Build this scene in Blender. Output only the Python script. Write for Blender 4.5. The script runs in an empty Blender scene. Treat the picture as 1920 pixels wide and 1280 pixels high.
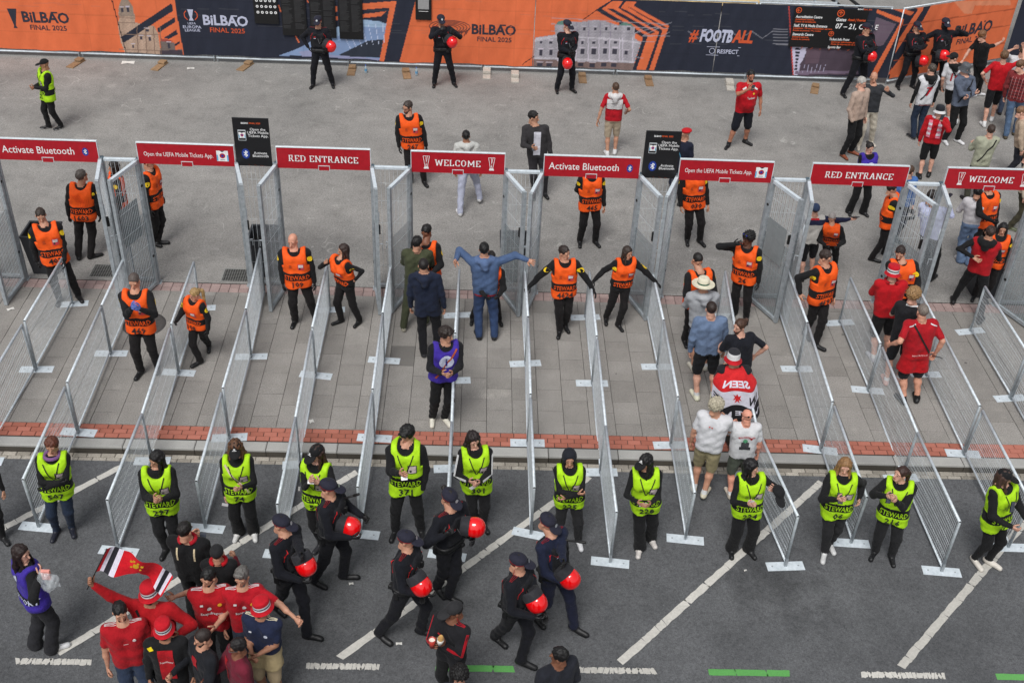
import bpy, math, random
import numpy as np
from mathutils import Vector, Matrix, Euler
random.seed(7)
RNG = np.random.default_rng(11)
scene = bpy.context.scene
COL = scene.collection
# ------------------------------------------------------------------ camera
cd = bpy.data.cameras.new('camera'); cam = bpy.data.objects.new('camera', cd); COL.objects.link(cam)
cd.sensor_width = 36.0; cd.lens = 40.307; cd.clip_end = 600.0; cd.clip_start = 0.5
CR, CU, CF, CP = ((0.999118, -0.012149, 0.040194), (-0.025424, 0.586795, 0.809336), (0.033419, 0.809644, -0.585969), (7.259, -11.9682, 11.8269))
cam.matrix_world = Matrix(((CR[0], CU[0], -CF[0], CP[0]), (CR[1], CU[1], -CF[1], CP[1]), (CR[2], CU[2], -CF[2], CP[2]), (0, 0, 0, 1)))
scene.camera = cam
# ------------------------------------------------------------------ sky, sun, exposure (overcast day)
SUN_EL, SUN_AZ = math.radians(58), math.radians(200)
w = bpy.data.worlds.new('World'); scene.world = w; w.use_nodes = True
nt = w.node_tree; nt.nodes.clear()
o_ = nt.nodes.new('ShaderNodeOutputWorld'); bg = nt.nodes.new('ShaderNodeBackground'); sk = nt.nodes.new('ShaderNodeTexSky')
sk.sky_type = 'NISHITA'; sk.sun_disc = False; sk.sun_elevation = SUN_EL; sk.sun_rotation = SUN_AZ
sk.air_density = 1.0; sk.dust_density = 2.5; sk.ozone_density = 0.6
hs = nt.nodes.new('ShaderNodeHueSaturation'); hs.inputs['Saturation'].default_value = 0.22
nt.links.new(sk.outputs[0], hs.inputs['Color']); nt.links.new(hs.outputs[0], bg.inputs[0]); bg.inputs[1].default_value = 0.086
nt.links.new(bg.outputs[0], o_.inputs[0])
sl = bpy.data.lights.new('sun', 'SUN'); sl.energy = 1.35; sl.angle = math.radians(22); sl.color = (1.0, 0.99, 0.97)
so = bpy.data.objects.new('sun', sl); COL.objects.link(so)
sd = Vector((math.sin(SUN_AZ) * math.cos(SUN_EL), math.cos(SUN_AZ) * math.cos(SUN_EL), math.sin(SUN_EL)))
so.rotation_euler = sd.to_track_quat('Z', 'Y').to_euler()
vs = scene.view_settings; vs.view_transform = 'Standard'; vs.look = 'None'; vs.gamma = 1.0; vs.use_curve_mapping = False; vs.exposure = 0.63
# ------------------------------------------------------------------ small helpers
def lin(c):
    return tuple(((v / 255.0) / 12.92 if v <= 10 else (((v / 255.0) + 0.055) / 1.055) ** 2.4) for v in c)

def tag(o, label=None, cat=None, group=None, kind=None):
    if label: o['label'] = label
    if cat: o['category'] = cat
    if group: o['group'] = group
    if kind: o['kind'] = kind
    return o

def empty(name, loc=(0, 0, 0), rz=0.0):
    o = bpy.data.objects.new(name, None); COL.objects.link(o); o.location = loc; o.rotation_euler = (0, 0, rz); o.empty_display_size = 0.1
    return o

def link(name, me, parent=None, loc=None, rot=None):
    o = bpy.data.objects.new(name, me); COL.objects.link(o)
    if parent is not None: o.parent = parent
    if loc is not None: o.location = loc
    if rot is not None: o.rotation_euler = rot
    return o

class MB:
    """collects polygons with material slots, makes one mesh"""
    def __init__(s): s.v = []; s.f = []; s.m = []; s.mats = []; s.smooth = []
    def mi(s, mat):
        if mat not in s.mats: s.mats.append(mat)
        return s.mats.index(mat)
    def add(s, vs_, fs_, mat, smooth=False):
        b = len(s.v); s.v += [tuple(p) for p in vs_]; k = s.mi(mat)
        for f in fs_: s.f.append(tuple(b + i for i in f)); s.m.append(k); s.smooth.append(smooth)
    def box(s, x0, x1, y0, y1, z0, z1, mat, bev=0.0, M=None):
        if bev > 0:
            b = bev
            vs_ = [(x0, y0, z0), (x1, y0, z0), (x1, y1, z0), (x0, y1, z0), (x0, y0, z1 - b), (x1, y0, z1 - b), (x1, y1, z1 - b), (x0, y1, z1 - b),
                   (x0 + b, y0 + b, z1), (x1 - b, y0 + b, z1), (x1 - b, y1 - b, z1), (x0 + b, y1 - b, z1)]
            fs_ = [(3, 2, 1, 0), (0, 1, 5, 4), (1, 2, 6, 5), (2, 3, 7, 6), (3, 0, 4, 7), (4, 5, 9, 8), (5, 6, 10, 9), (6, 7, 11, 10), (7, 4, 8, 11), (8, 9, 10, 11)]
        else:
            vs_ = [(x0, y0, z0), (x1, y0, z0), (x1, y1, z0), (x0, y1, z0), (x0, y0, z1), (x1, y0, z1), (x1, y1, z1), (x0, y1, z1)]
            fs_ = [(3, 2, 1, 0), (4, 5, 6, 7), (0, 1, 5, 4), (1, 2, 6, 5), (2, 3, 7, 6), (3, 0, 4, 7)]
        if M is not None: vs_ = [M @ Vector(p) for p in vs_]
        s.add(vs_, fs_, mat)
    def tube(s, pts, r, mat, n=6, closed=False, cap=True, rs=None):
        pts = [Vector(p) for p in pts]; N = len(pts); rings = []
        up0 = Vector((0, 0, 1))
        for i, p in enumerate(pts):
            a = pts[(i - 1) % N] if (i > 0 or closed) else pts[i]; b = pts[(i + 1) % N] if (i < N - 1 or closed) else pts[i]
            d = (b - a); d = d.normalized() if d.length > 1e-9 else Vector((0, 0, 1))
            up = up0 if abs(d.dot(up0)) < 0.95 else Vector((0, 1, 0))
            x = d.cross(up).normalized(); y = x.cross(d).normalized()
            rr = rs[i] if rs else r
            rings.append([p + x * (rr * math.cos(2 * math.pi * (k + .5) / n)) + y * (rr * math.sin(2 * math.pi * (k + .5) / n)) for k in range(n)])
        vs_ = [q for rg in rings for q in rg]; fs_ = []
        for i in range(N if closed else N - 1):
            j = (i + 1) % N
            for k in range(n): fs_.append((i * n + k, i * n + (k + 1) % n, j * n + (k + 1) % n, j * n + k))
        if cap and not closed: fs_.append(tuple(range(n))[::-1]); fs_.append(tuple((N - 1) * n + k for k in range(n)))
        s.add(vs_, fs_, mat, smooth=n > 4)
    def lathe(s, prof, mats, n=20, c=(0, 0, 0), sy=1.0, M=None):
        vs_ = []; 
        for (r, z) in prof:
            for k in range(n):
                a = 2 * math.pi * k / n; p = Vector((c[0] + r * math.cos(a), c[1] + sy * r * math.sin(a), c[2] + z))
                vs_.append(M @ p if M is not None else p)
        for i in range(len(prof) - 1):
            fs_ = [(i * n + k, i * n + (k + 1) % n, (i + 1) * n + (k + 1) % n, (i + 1) * n + k) for k in range(n)]
            mt = mats[i] if isinstance(mats, (list, tuple)) else mats
            b = len(s.v); 
            if i == 0: base = b; s.v += [tuple(p) for p in vs_]
            kk = s.mi(mt)
            for f in fs_: s.f.append(tuple(base + q for q in f)); s.m.append(kk); s.smooth.append(True)
    def mesh(s, name):
        me = bpy.data.meshes.new(name); me.from_pydata(s.v, [], s.f)
        for m in s.mats: me.materials.append(m)
        me.polygons.foreach_set('material_index', s.m); me.polygons.foreach_set('use_smooth', s.smooth); me.update()
        return me
    def build(s, name, parent=None, loc=None, rot=None): return link(name, s.mesh(name), parent, loc, rot)

# ------------------------------------------------------------------ materials
MATS = {}
def base_mat(name, rough=0.8, metal=0.0, spec=0.5):
    m = bpy.data.materials.new(name); m.use_nodes = True; b = m.node_tree.nodes['Principled BSDF']
    b.inputs['Roughness'].default_value = rough; b.inputs['Metallic'].default_value = metal; b.inputs['Specular IOR Level'].default_value = spec
    return m, m.node_tree, b

def noise(nt, scale, detail=4, rough=0.6, coord='Object', w=None, vec_scale=None):
    tc = nt.nodes.new('ShaderNodeTexCoord'); n = nt.nodes.new('ShaderNodeTexNoise'); n.inputs['Scale'].default_value = scale
    n.inputs['Detail'].default_value = detail; n.inputs['Roughness'].default_value = rough
    if vec_scale:
        mp = nt.nodes.new('ShaderNodeMapping'); mp.inputs['Scale'].default_value = vec_scale
        nt.links.new(tc.outputs[coord], mp.inputs[0]); nt.links.new(mp.outputs[0], n.inputs['Vector'])
    else: nt.links.new(tc.outputs[coord], n.inputs['Vector'])
    return n

def ramp(nt, src, stops):
    r = nt.nodes.new('ShaderNodeValToRGB'); e = r.color_ramp.elements
    while len(e) < len(stops): e.new(0.5)
    for i, (p, c) in enumerate(stops): e[i].position = p; e[i].color = (c[0], c[1], c[2], 1)
    nt.links.new(src, r.inputs[0]); return r

def mul(nt, a, b, fac=1.0):
    m = nt.nodes.new('ShaderNodeMix'); m.data_type = 'RGBA'; m.blend_type = 'MULTIPLY'; m.inputs[0].default_value = fac
    nt.links.new(a, m.inputs[6]); nt.links.new(b, m.inputs[7]); return m.outputs[2]

def bump(nt, b, src, strength=0.3, dist=0.01):
    bp = nt.nodes.new('ShaderNodeBump'); bp.inputs['Strength'].default_value = strength; bp.inputs['Distance'].default_value = dist
    nt.links.new(src, bp.inputs['Height']); nt.links.new(bp.outputs[0], b.inputs['Normal']); return bp

def cloth(rgb, rough=0.85, key='cloth', var=0.22, spec=0.25):
    k = (key, tuple(rgb), rough)
    if k in MATS: return MATS[k]
    if min(rgb) > 110: var = .09
    m, nt, b = base_mat(key, rough, 0, spec); c = lin(rgb)
    n = noise(nt, 9.0, 5, 0.65)
    lo = tuple(v * (1 - var) for v in c); hi = tuple(min(1, v * (1 + var * 0.7) + 0.002) for v in c)
    r = ramp(nt, n.outputs['Fac'], [(0.3, lo), (0.7, hi)]); nt.links.new(r.outputs[0], b.inputs['Base Color'])
    n2 = noise(nt, 13.0, 5, 0.65, vec_scale=(1.0, 1.0, .7)); bump(nt, b, n2.outputs['Fac'], 0.75, 0.03)
    if 'Sheen Weight' in b.inputs: b.inputs['Sheen Weight'].default_value = 0.04
    MATS[k] = m; return m

def plain(rgb, rough=0.6, metal=0.0, key='plain', spec=0.5, alpha=1.0):
    k = (key, tuple(rgb), rough, metal, alpha)
    if k in MATS: return MATS[k]
    m, nt, b = base_mat(key, rough, metal, spec); c = lin(rgb)
    n = noise(nt, 14.0, 3, 0.6); r = ramp(nt, n.outputs['Fac'], [(0.3, tuple(v * 0.9 for v in c)), (0.7, tuple(min(1, v * 1.08) for v in c))])
    nt.links.new(r.outputs[0], b.inputs['Base Color']); b.inputs['Alpha'].default_value = alpha
    MATS[k] = m; return m

def skin(rgb):
    k = ('skin', tuple(rgb))
    if k in MATS: return MATS[k]
    m, nt, b = base_mat('skin', 0.55, 0, 0.4); c = lin(rgb)
    n = noise(nt, 30.0, 3, 0.6); r = ramp(nt, n.outputs['Fac'], [(0.3, (c[0] * .9, c[1] * .82, c[2] * .8)), (0.7, tuple(min(1, v * 1.08) for v in c))])
    nt.links.new(r.outputs[0], b.inputs['Base Color']); b.inputs['Subsurface Weight'].default_value = 0.0
    MATS[k] = m; return m

def hair(rgb):
    k = ('hair', tuple(rgb))
    if k in MATS: return MATS[k]
    m, nt, b = base_mat('hair', 0.5, 0, 0.45); c = lin(rgb)
    n = noise(nt, 26.0, 4, 0.7, vec_scale=(2.2, 2.2, 0.5)); r = ramp(nt, n.outputs['Fac'], [(0.35, tuple(v * 0.4 for v in c)), (0.7, tuple(min(1, v * .95 + .002) for v in c))])
    nt.links.new(r.outputs[0], b.inputs['Base Color']); bump(nt, b, n.outputs['Fac'], 0.8, 0.01)
    MATS[k] = m; return m

def galv(name='galvanised_steel', lo=(120, 128, 134), hi=(178, 186, 192), rough=0.45, metal=0.65):
    if name in MATS: return MATS[name]
    m, nt, b = base_mat(name, rough, metal)
    n = noise(nt, 11.0, 6, 0.7, coord='Object'); r = ramp(nt, n.outputs['Fac'], [(0.3, lin(lo)), (0.72, lin(hi))])
    nt.links.new(r.outputs[0], b.inputs['Base Color'])
    r2 = ramp(nt, n.outputs['Fac'], [(0.3, (rough + .15,) * 3), (0.7, (rough - .08,) * 3)]); nt.links.new(r2.outputs[0], b.inputs['Roughness'])
    MATS[name] = m; return m
GALV = galv('galvanised_steel', (176, 184, 190), (222, 230, 236), 0.42, 0.15); GALV2 = galv('zinc_frame', (136, 143, 147), (180, 187, 192), 0.48, 0.2); WIRE = galv('wire', (176, 182, 186), (224, 230, 234), 0.5, 0.0)
PLATE = galv('foot_plate_zinc', (188, 198, 204), (222, 230, 236), 0.5, 0.1)

def ground_mat(name, c_lo, c_hi, grain, grain_amt, stain=None, bumpd=0.004, spots=None, scratch=False):
    m, nt, b = base_mat(name, 0.92, 0, 0.25)
    n1 = noise(nt, 0.55, 6, 0.62); r1 = ramp(nt, n1.outputs['Fac'], [(0.3, lin(c_lo)), (0.7, lin(c_hi))])
    n2 = noise(nt, grain, 4, 0.75); g = grain_amt; r2 = ramp(nt, n2.outputs['Fac'], [(0.32, (1 - g,) * 3), (0.5, (1, 1, 1)), (0.72, (1 + g * .8,) * 3)])
    out = mul(nt, r1.outputs[0], r2.outputs[0])
    n3 = noise(nt, 1.9, 5, 0.7); r3 = ramp(nt, n3.outputs['Fac'], [(0.28, (0.80,) * 3), (0.5, (1.0,) * 3), (0.8, (1.1,) * 3)]); out = mul(nt, out, r3.outputs[0])
    n6 = noise(nt, 26.0, 4, 0.8); r6 = ramp(nt, n6.outputs['Fac'], [(0.3, (1 - g * .8,) * 3), (0.5, (1.0,) * 3), (0.7, (1 + g * .6,) * 3)]); out = mul(nt, out, r6.outputs[0])
    n5 = noise(nt, 7.0, 5, 0.7); r5 = ramp(nt, n5.outputs['Fac'], [(0.25, (0.82,) * 3), (0.45, (1.0,) * 3), (0.8, (1.05,) * 3)]); out = mul(nt, out, r5.outputs[0])
    if scratch:   # pale scuffs and chalky marks
        n4 = noise(nt, 1.3, 8, 0.72, vec_scale=(1.0, 1.6, 1)); r4 = ramp(nt, n4.outputs['Fac'], [(0.60, (0, 0, 0)), (0.72, (1, 1, 1))])
        mx = nt.nodes.new('ShaderNodeMix'); mx.data_type = 'RGBA'; mx.inputs[7].default_value = (*lin((185, 182, 176)), 1)
        mm = nt.nodes.new('ShaderNodeMath'); mm.operation = 'MULTIPLY'; mm.inputs[1].default_value = 0.5; nt.links.new(r4.outputs[0], mm.inputs[0])
        nt.links.new(mm.outputs[0], mx.inputs[0]); nt.links.new(out, mx.inputs[6]); out = mx.outputs[2]
    if scratch:
        for sc, th, vsc in ((.9, .0035, (1.0, .7, 1)), (2.3, .005, (.8, 1.3, 1))):
            nA = noise(nt, sc, 2, .5, vec_scale=vsc); nB = noise(nt, 1.1 * sc, 3, .6, vec_scale=(1.3, .9, 1))
            s1 = nt.nodes.new('ShaderNodeMath'); s1.operation = 'SUBTRACT'; s1.inputs[1].default_value = .5; nt.links.new(nA.outputs['Fac'], s1.inputs[0]); s2 = nt.nodes.new('ShaderNodeMath'); s2.operation = 'ABSOLUTE'; nt.links.new(s1.outputs[0], s2.inputs[0])
            rA = ramp(nt, s2.outputs[0], [(th * .4, (1, 1, 1)), (th, (0, 0, 0))]); rB = ramp(nt, nB.outputs['Fac'], [(.55, (0, 0, 0)), (.63, (1, 1, 1))]); mk_ = mul(nt, rA.outputs[0], rB.outputs[0])
            mx = nt.nodes.new('ShaderNodeMix'); mx.data_type = 'RGBA'; mx.inputs[7].default_value = (*lin((196, 194, 188)), 1); mm = nt.nodes.new('ShaderNodeMath'); mm.operation = 'MULTIPLY'; mm.inputs[1].default_value = .5; nt.links.new(mk_, mm.inputs[0]); nt.links.new(mm.outputs[0], mx.inputs[0]); nt.links.new(out, mx.inputs[6]); out = mx.outputs[2]
    if stain:     # small pale and dark grit
        for sc, th, cc in ((9.0, .045, 1.35), (6.0, .04, .55)):
            vo = nt.nodes.new('ShaderNodeTexVoronoi'); vo.inputs['Scale'].default_value = sc; tc = nt.nodes.new('ShaderNodeTexCoord'); nt.links.new(tc.outputs['Object'], vo.inputs['Vector'])
            rv = ramp(nt, vo.outputs['Distance'], [(th, (cc,) * 3), (th * 1.9, (1, 1, 1))]); out = mul(nt, out, rv.outputs[0], .8)
    if stain:     # gum spots, oil marks
        vo = nt.nodes.new('ShaderNodeTexVoronoi'); vo.inputs['Scale'].default_value = 1.6; tc = nt.nodes.new('ShaderNodeTexCoord'); nt.links.new(tc.outputs['Object'], vo.inputs['Vector'])
        rv = ramp(nt, vo.outputs['Distance'], [(0.018, (stain,) * 3), (0.032, (1, 1, 1))]); out = mul(nt, out, rv.outputs[0])
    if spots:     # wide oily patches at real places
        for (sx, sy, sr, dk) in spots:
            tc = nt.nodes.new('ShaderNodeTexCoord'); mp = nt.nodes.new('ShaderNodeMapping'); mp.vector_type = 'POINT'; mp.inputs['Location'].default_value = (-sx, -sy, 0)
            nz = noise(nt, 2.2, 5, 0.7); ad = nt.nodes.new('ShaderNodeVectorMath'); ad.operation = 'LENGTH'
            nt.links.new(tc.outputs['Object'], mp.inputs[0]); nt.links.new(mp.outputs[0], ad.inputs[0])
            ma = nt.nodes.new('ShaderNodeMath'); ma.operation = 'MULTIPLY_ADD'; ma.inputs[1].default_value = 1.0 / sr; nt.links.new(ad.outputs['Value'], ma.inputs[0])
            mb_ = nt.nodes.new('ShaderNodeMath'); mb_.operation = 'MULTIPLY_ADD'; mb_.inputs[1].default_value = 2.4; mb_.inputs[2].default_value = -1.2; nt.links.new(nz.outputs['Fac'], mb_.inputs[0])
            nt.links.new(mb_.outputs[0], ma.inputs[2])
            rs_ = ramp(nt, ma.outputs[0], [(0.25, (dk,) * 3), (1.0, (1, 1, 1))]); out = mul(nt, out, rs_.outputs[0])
    nt.links.new(out, b.inputs['Base Color'])
    nb = noise(nt, grain * 0.7, 4, 0.8); bump(nt, b, nb.outputs['Fac'], 0.6, bumpd)
    return m

def piece_mat(name, c_lo, c_hi, grain=60, amt=0.25, rvar=0.18, gum=False):
    m, nt, b = base_mat(name, 0.88, 0, 0.3)
    oi = nt.nodes.new('ShaderNodeObjectInfo'); rr = ramp(nt, oi.outputs['Random'], [(0.0, lin(c_lo)), (0.5, tuple((a + q) / 2 for a, q in zip(lin(c_lo), lin(c_hi)))), (1.0, lin(c_hi))])
    ge = nt.nodes.new('ShaderNodeNewGeometry')
    n = nt.nodes.new('ShaderNodeTexNoise'); n.inputs['Scale'].default_value = grain; n.inputs['Detail'].default_value = 4; n.inputs['Roughness'].default_value = 0.75; nt.links.new(ge.outputs['Position'], n.inputs['Vector'])
    r = ramp(nt, n.outputs['Fac'], [(0.3, (1 - amt,) * 3), (0.7, (1 + amt * .7,) * 3)])
    n2 = nt.nodes.new('ShaderNodeTexNoise'); n2.inputs['Scale'].default_value = 1.7; n2.inputs['Detail'].default_value = 6; n2.inputs['Roughness'].default_value = 0.7; nt.links.new(ge.outputs['Position'], n2.inputs['Vector'])
    r2 = ramp(nt, n2.outputs['Fac'], [(0.25, (1 - rvar,) * 3), (0.75, (1 + rvar * .6,) * 3)])
    out = mul(nt, mul(nt, rr.outputs[0], r.outputs[0]), r2.outputs[0])
    if gum:
        vo = nt.nodes.new('ShaderNodeTexVoronoi'); vo.inputs['Scale'].default_value = 1.5; nt.links.new(ge.outputs['Position'], vo.inputs['Vector'])
        rv = ramp(nt, vo.outputs['Distance'], [(0.03, (0.45,) * 3), (0.045, (1, 1, 1))]); out = mul(nt, out, rv.outputs[0])
        n4 = nt.nodes.new('ShaderNodeTexNoise'); n4.inputs['Scale'].default_value = 1.1; n4.inputs['Detail'].default_value = 8; n4.inputs['Roughness'].default_value = 0.7; nt.links.new(ge.outputs['Position'], n4.inputs['Vector'])
        r4 = ramp(nt, n4.outputs['Fac'], [(0.6, (1, 1, 1)), (0.72, (1.28, 1.27, 1.25))]); out = mul(nt, out, r4.outputs[0])
    nt.links.new(out, b.inputs['Base Color']); bump(nt, b, n.outputs['Fac'], 0.5, 0.004)
    return m
# ------------------------------------------------------------------ ground, road, pavement
Y_KERB, Y_GUT, ZR = 1.36, 1.19, -0.13
def sheet(name, x0, x1, y0, y1, z, mat):
    b = MB(); b.add([(x0, y0, z), (x1, y0, z), (x1, y1, z), (x0, y1, z)], [(0, 1, 2, 3)], mat); return tag(b.build(name), kind='structure')
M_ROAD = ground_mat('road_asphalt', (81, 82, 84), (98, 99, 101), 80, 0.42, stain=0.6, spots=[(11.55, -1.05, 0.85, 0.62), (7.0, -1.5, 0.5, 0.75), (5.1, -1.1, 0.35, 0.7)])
M_PLAZA = ground_mat('plaza_asphalt', (129, 127, 124), (150, 147, 143), 48, 0.42, stain=0.75, scratch=True, bumpd=0.006)
sheet('road', -160, 180, -160, Y_GUT, ZR, M_ROAD)
sheet('plaza', -160, 180, 5.98, 260, 0.0, M_PLAZA)
M_BED = ground_mat('mortar_bed', (56, 53, 50), (72, 69, 66), 80, 0.2)
pav = sheet('pavement', -160, 180, Y_KERB + 0.03, 5.98, -0.014, M_BED)
gut = sheet('gutter', -160, 180, Y_GUT, Y_KERB + 0.03, ZR - 0.012, M_BED)

def piece_mesh(name, sx, sy, h, mat, bev=0.004):
    b = MB(); b.box(-sx / 2, sx / 2, -sy / 2, sy / 2, -h, 0, mat, bev); return b.mesh(name)
def place(me, name, parent, x, y, z, jit=0.002, rz=0.0):
    return link(name, me, parent, (x, y, z + random.uniform(-jit, jit)), (random.uniform(-.004, .004), random.uniform(-.004, .004), rz + random.uniform(-.004, .004)))
def stuff_rest(spots, sx, sy, h, mat, name, parent, bev=0.004):
    b = MB()
    for q_ in spots:
        x, y, z = q_[:3]; sy_ = q_[3] if len(q_) > 3 else sy
        b.box(x - sx / 2, x + sx / 2, y - sy_ / 2, y + sy_ / 2, z - h + random.uniform(-.001, .001), z + random.uniform(-.002, .002), mat, bev)
    o = b.build(name, parent); o['kind'] = 'stuff'; return o
# slabs
SLX, SLY = 0.415, 0.565
M_SLAB = piece_mat('granite_slab', (141, 137, 132), (153, 149, 144), 60, 0.5, 0.2, gum=True)
M_SLAB_D = piece_mat('dark_granite_slab', (112, 109, 105), (120, 117, 113), 160, 0.5, 0.1)
slab_me = piece_mesh('slab', SLX - .007, SLY - .007, .03, M_SLAB, .002); slab_dk = piece_mesh('slab_dark', SLX - .007, SLY - .007, .03, M_SLAB_D, .003)
half_me = {}
spots, rest = [], []
for i in range(-26, 62):
    x = 5.63 + (i - 9) * SLX; off = (i % 2) * 0.5
    ys = []; y = 1.90 - off * SLY
    while y < 5.69:
        a, b_ = max(y, 1.90), min(y + SLY, 5.69)
        if b_ - a > 0.06: ys.append((a, b_))
        y += SLY
    for (a, b_) in ys:
        full = abs((b_ - a) - SLY) < .001
        if -1.9 < x < 17.2: spots.append((x, a, b_, full))
        elif -8 < x < 26: rest.append((x, (a + b_) / 2, 0, b_ - a - .007))
spots.sort(key=lambda t: abs(t[0] - 7.3) + abs(t[1] - 2) * .3)
for n_, (x, a, b_, full) in enumerate(spots):
    if n_ < 300:
        if full: me = slab_dk if (abs(x - 6.05) < .21 and 3.5 < (a + b_) / 2 < 4.1) else slab_me
        else:
            key = round(b_ - a, 3)
            if key not in half_me: half_me[key] = piece_mesh('slab_cut', SLX - .007, key - .007, .03, M_SLAB, .003)
            me = half_me[key]
        place(me, 'slab', pav, x, (a + b_) / 2, 0, .0018)
    else: rest.append((x, (a + b_) / 2, 0, b_ - a - .007))
stuff_rest(rest, SLX - .009, SLY - .009, .03, M_SLAB, 'slab', pav)
# red brick band, pink tiles, kerb stones, gutter setts
M_BRICK = piece_mat('red_paver', (158, 96, 80), (180, 114, 98), 70, 0.18, 0.12)
bm_ = piece_mesh('paver', .2005, .0935, .03, M_BRICK, .003); rest = []
for r_ in range(3):
    for i in range(-48, 110):
        x = i * .2115 + (r_ % 2) * .106; y = 1.955 - .052 + .0 - r_ * .1035
        y = 1.845 - r_ * .1035 + 0.0
        if -.9 < x < 15.6: place(bm_, 'paver', pav, x, y, 0, .0015)
        elif -8 < x < 22: rest.append((x, y, 0))
stuff_rest(rest, .205, .098, .03, M_BRICK, 'paver', pav, .003)
M_PINK = piece_mat('pink_tile', (152, 130, 126), (174, 152, 147), 50, 0.3, 0.2)
pk = piece_mesh('tile', .168, .132, .03, M_PINK, .005); rest = []
for r_ in range(2):
    for i in range(-46, 130):
        x = i * .176; y = 5.76 + r_ * .14
        if -2.2 < x < 17.8: place(pk, 'tile', pav, x, y, 0, .0025)
        elif -8 < x < 24: rest.append((x, y, 0))
stuff_rest(rest, .168, .132, .03, M_PINK, 'tile', pav)
M_KERB = piece_mat('kerb_granite', (152, 151, 148), (172, 171, 167), 90, 0.25, 0.15)
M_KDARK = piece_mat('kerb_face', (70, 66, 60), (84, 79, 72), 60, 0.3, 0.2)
kerb = tag(empty('kerb', (0, Y_KERB, 0)), kind='structure')
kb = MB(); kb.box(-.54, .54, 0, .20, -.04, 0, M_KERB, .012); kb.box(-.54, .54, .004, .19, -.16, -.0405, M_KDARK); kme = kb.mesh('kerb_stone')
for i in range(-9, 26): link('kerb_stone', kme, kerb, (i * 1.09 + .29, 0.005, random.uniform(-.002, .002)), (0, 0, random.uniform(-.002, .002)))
M_SETT = piece_mat('gutter_sett', (140, 134, 124), (178, 171, 160), 45, 0.35, 0.25)
sm_ = piece_mesh('sett', .205, .082, .03, M_SETT, .008); rest = []
for r_ in range(2):
    for i in range(-34, 105):
        x = i * .2135 + r_ * .1; y = Y_KERB - .044 - r_ * .09
        if -.4 < x < 15.2: place(sm_, 'sett', gut, x, y, ZR + .002, .002, random.uniform(-.015, .015))
        elif -7 < x < 22: rest.append((x, y, ZR + .002))
stuff_rest(rest, .205, .082, .03, M_SETT, 'sett', gut, .008)

# painted lines, broken into worn plates
M_WHITE = piece_mat('road_paint_white', (186, 183, 176), (202, 199, 192), 30, 0.16, 0.15); M_GREEN = piece_mat('road_paint_green', (92, 158, 84), (100, 166, 90), 40, 0.15, 0.1)
def painted(name, p0, p1, wdt, mat, seg=(.06, .2), gap=.005, ragged=.012, wear=0.0, label='', tear=False):
    b = MB(); d = Vector((p1[0] - p0[0], p1[1] - p0[1])); L = d.length; d /= L; n = Vector((-d.y, d.x)); t = 0; z = ZR + .004
    while t < L:
        s_ = random.uniform(*seg); e = min(t + s_, L)
        K = 5
        if random.random() >= wear:
            sk_ = random.uniform(-.02, .02)
            lo, hi = [], []
            for k in range(K + 1):
                q = t + (e - gap - t) * k / K
                w0 = wdt / 2 + random.uniform(-ragged, ragged * .4); w1 = wdt / 2 + random.uniform(-ragged, ragged * .4)
                lo.append((p0[0] + d.x * (q + sk_) - n.x * w0, p0[1] + d.y * (q + sk_) - n.y * w0, z)); hi.append((p0[0] + d.x * (q - sk_) + n.x * w1, p0[1] + d.y * (q - sk_) + n.y * w1, z))
            for k in range(K): b.add([lo[k], lo[k + 1], hi[k + 1], hi[k]], [(0, 1, 2, 3)], mat)
        t = e
    o = b.build(name); return tag(o, kind='structure')
for xs in (-1.47, 2.09, 5.65, 9.25, 12.92): painted('road_line', (xs, -2.44), (xs + 3.44, 1.06), .115, M_WHITE, (.12, .6), .005, .010)
for a, b_ in ((1.6, 2.55), (5.24, 6.17), (8.70, 9.70), (12.36, 13.46)): painted('road_line', (a, -2.57), (b_, -2.57), .10, M_WHITE, (.04, .10), .004, .014, .0)
for a, b_ in ((3.35, 4.3), (6.88, 7.88), (10.38, 11.43), (14.13, 15.2)): painted('green_line', (a, -2.57), (b_, -2.57), .10, M_GREEN, (.3, .5), .0, .004)

# manhole and drains
mh = MB(); M_IRON = plain((86, 82, 80), .6, .3, 'cast_iron'); mh.lathe([(.0, .012), (.30, .012), (.335, .010), (.34, .004), (.37, .004), (.372, -.01)], M_IRON, 40)
for k in range(6): mh.box(-.25, .25, -.22 + k * .085, -.19 + k * .085, .012, .017, M_IRON)
tag(mh.build('manhole_cover', None, (1.47, 4.60, 0.002)), 'round brown iron manhole cover set in the slabs behind the clapping steward', 'manhole cover')
def drain(x, y, label):
    t = tag(empty('drain_grate', (x, y, 0)), label, 'drain grate'); b = MB(); g = plain((150, 150, 146), .6, .3, 'grate_frame'); dk = plain((30, 30, 30), .9, 0, 'drain_pit')
    b.box(-.30, .30, -.22, .22, -.02, .002, dk); b.build('pit', t)
    b = MB()
    for (x0, x1, y0, y1) in ((-.31, .31, -.23, -.205), (-.31, .31, .205, .23), (-.31, -.285, -.205, .205), (.285, .31, -.205, .205)): b.box(x0, x1, y0, y1, -.01, .010, g)
    for k in range(13): b.box(-.27 + k * .045, -.264 + k * .045, -.205, .205, .004, .0095, g)
    for k in range(8): b.box(-.285, .285, -.17 + k * .048, -.164 + k * .048, .0055, .008, g)
    b.build('grate', t)
drain(.38, 6.29, 'square drain grate in the asphalt behind the gate leaf carrying a grey placard'); drain(2.82, 6.26, 'square drain grate in the asphalt left of the post under the first black sign')
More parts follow.
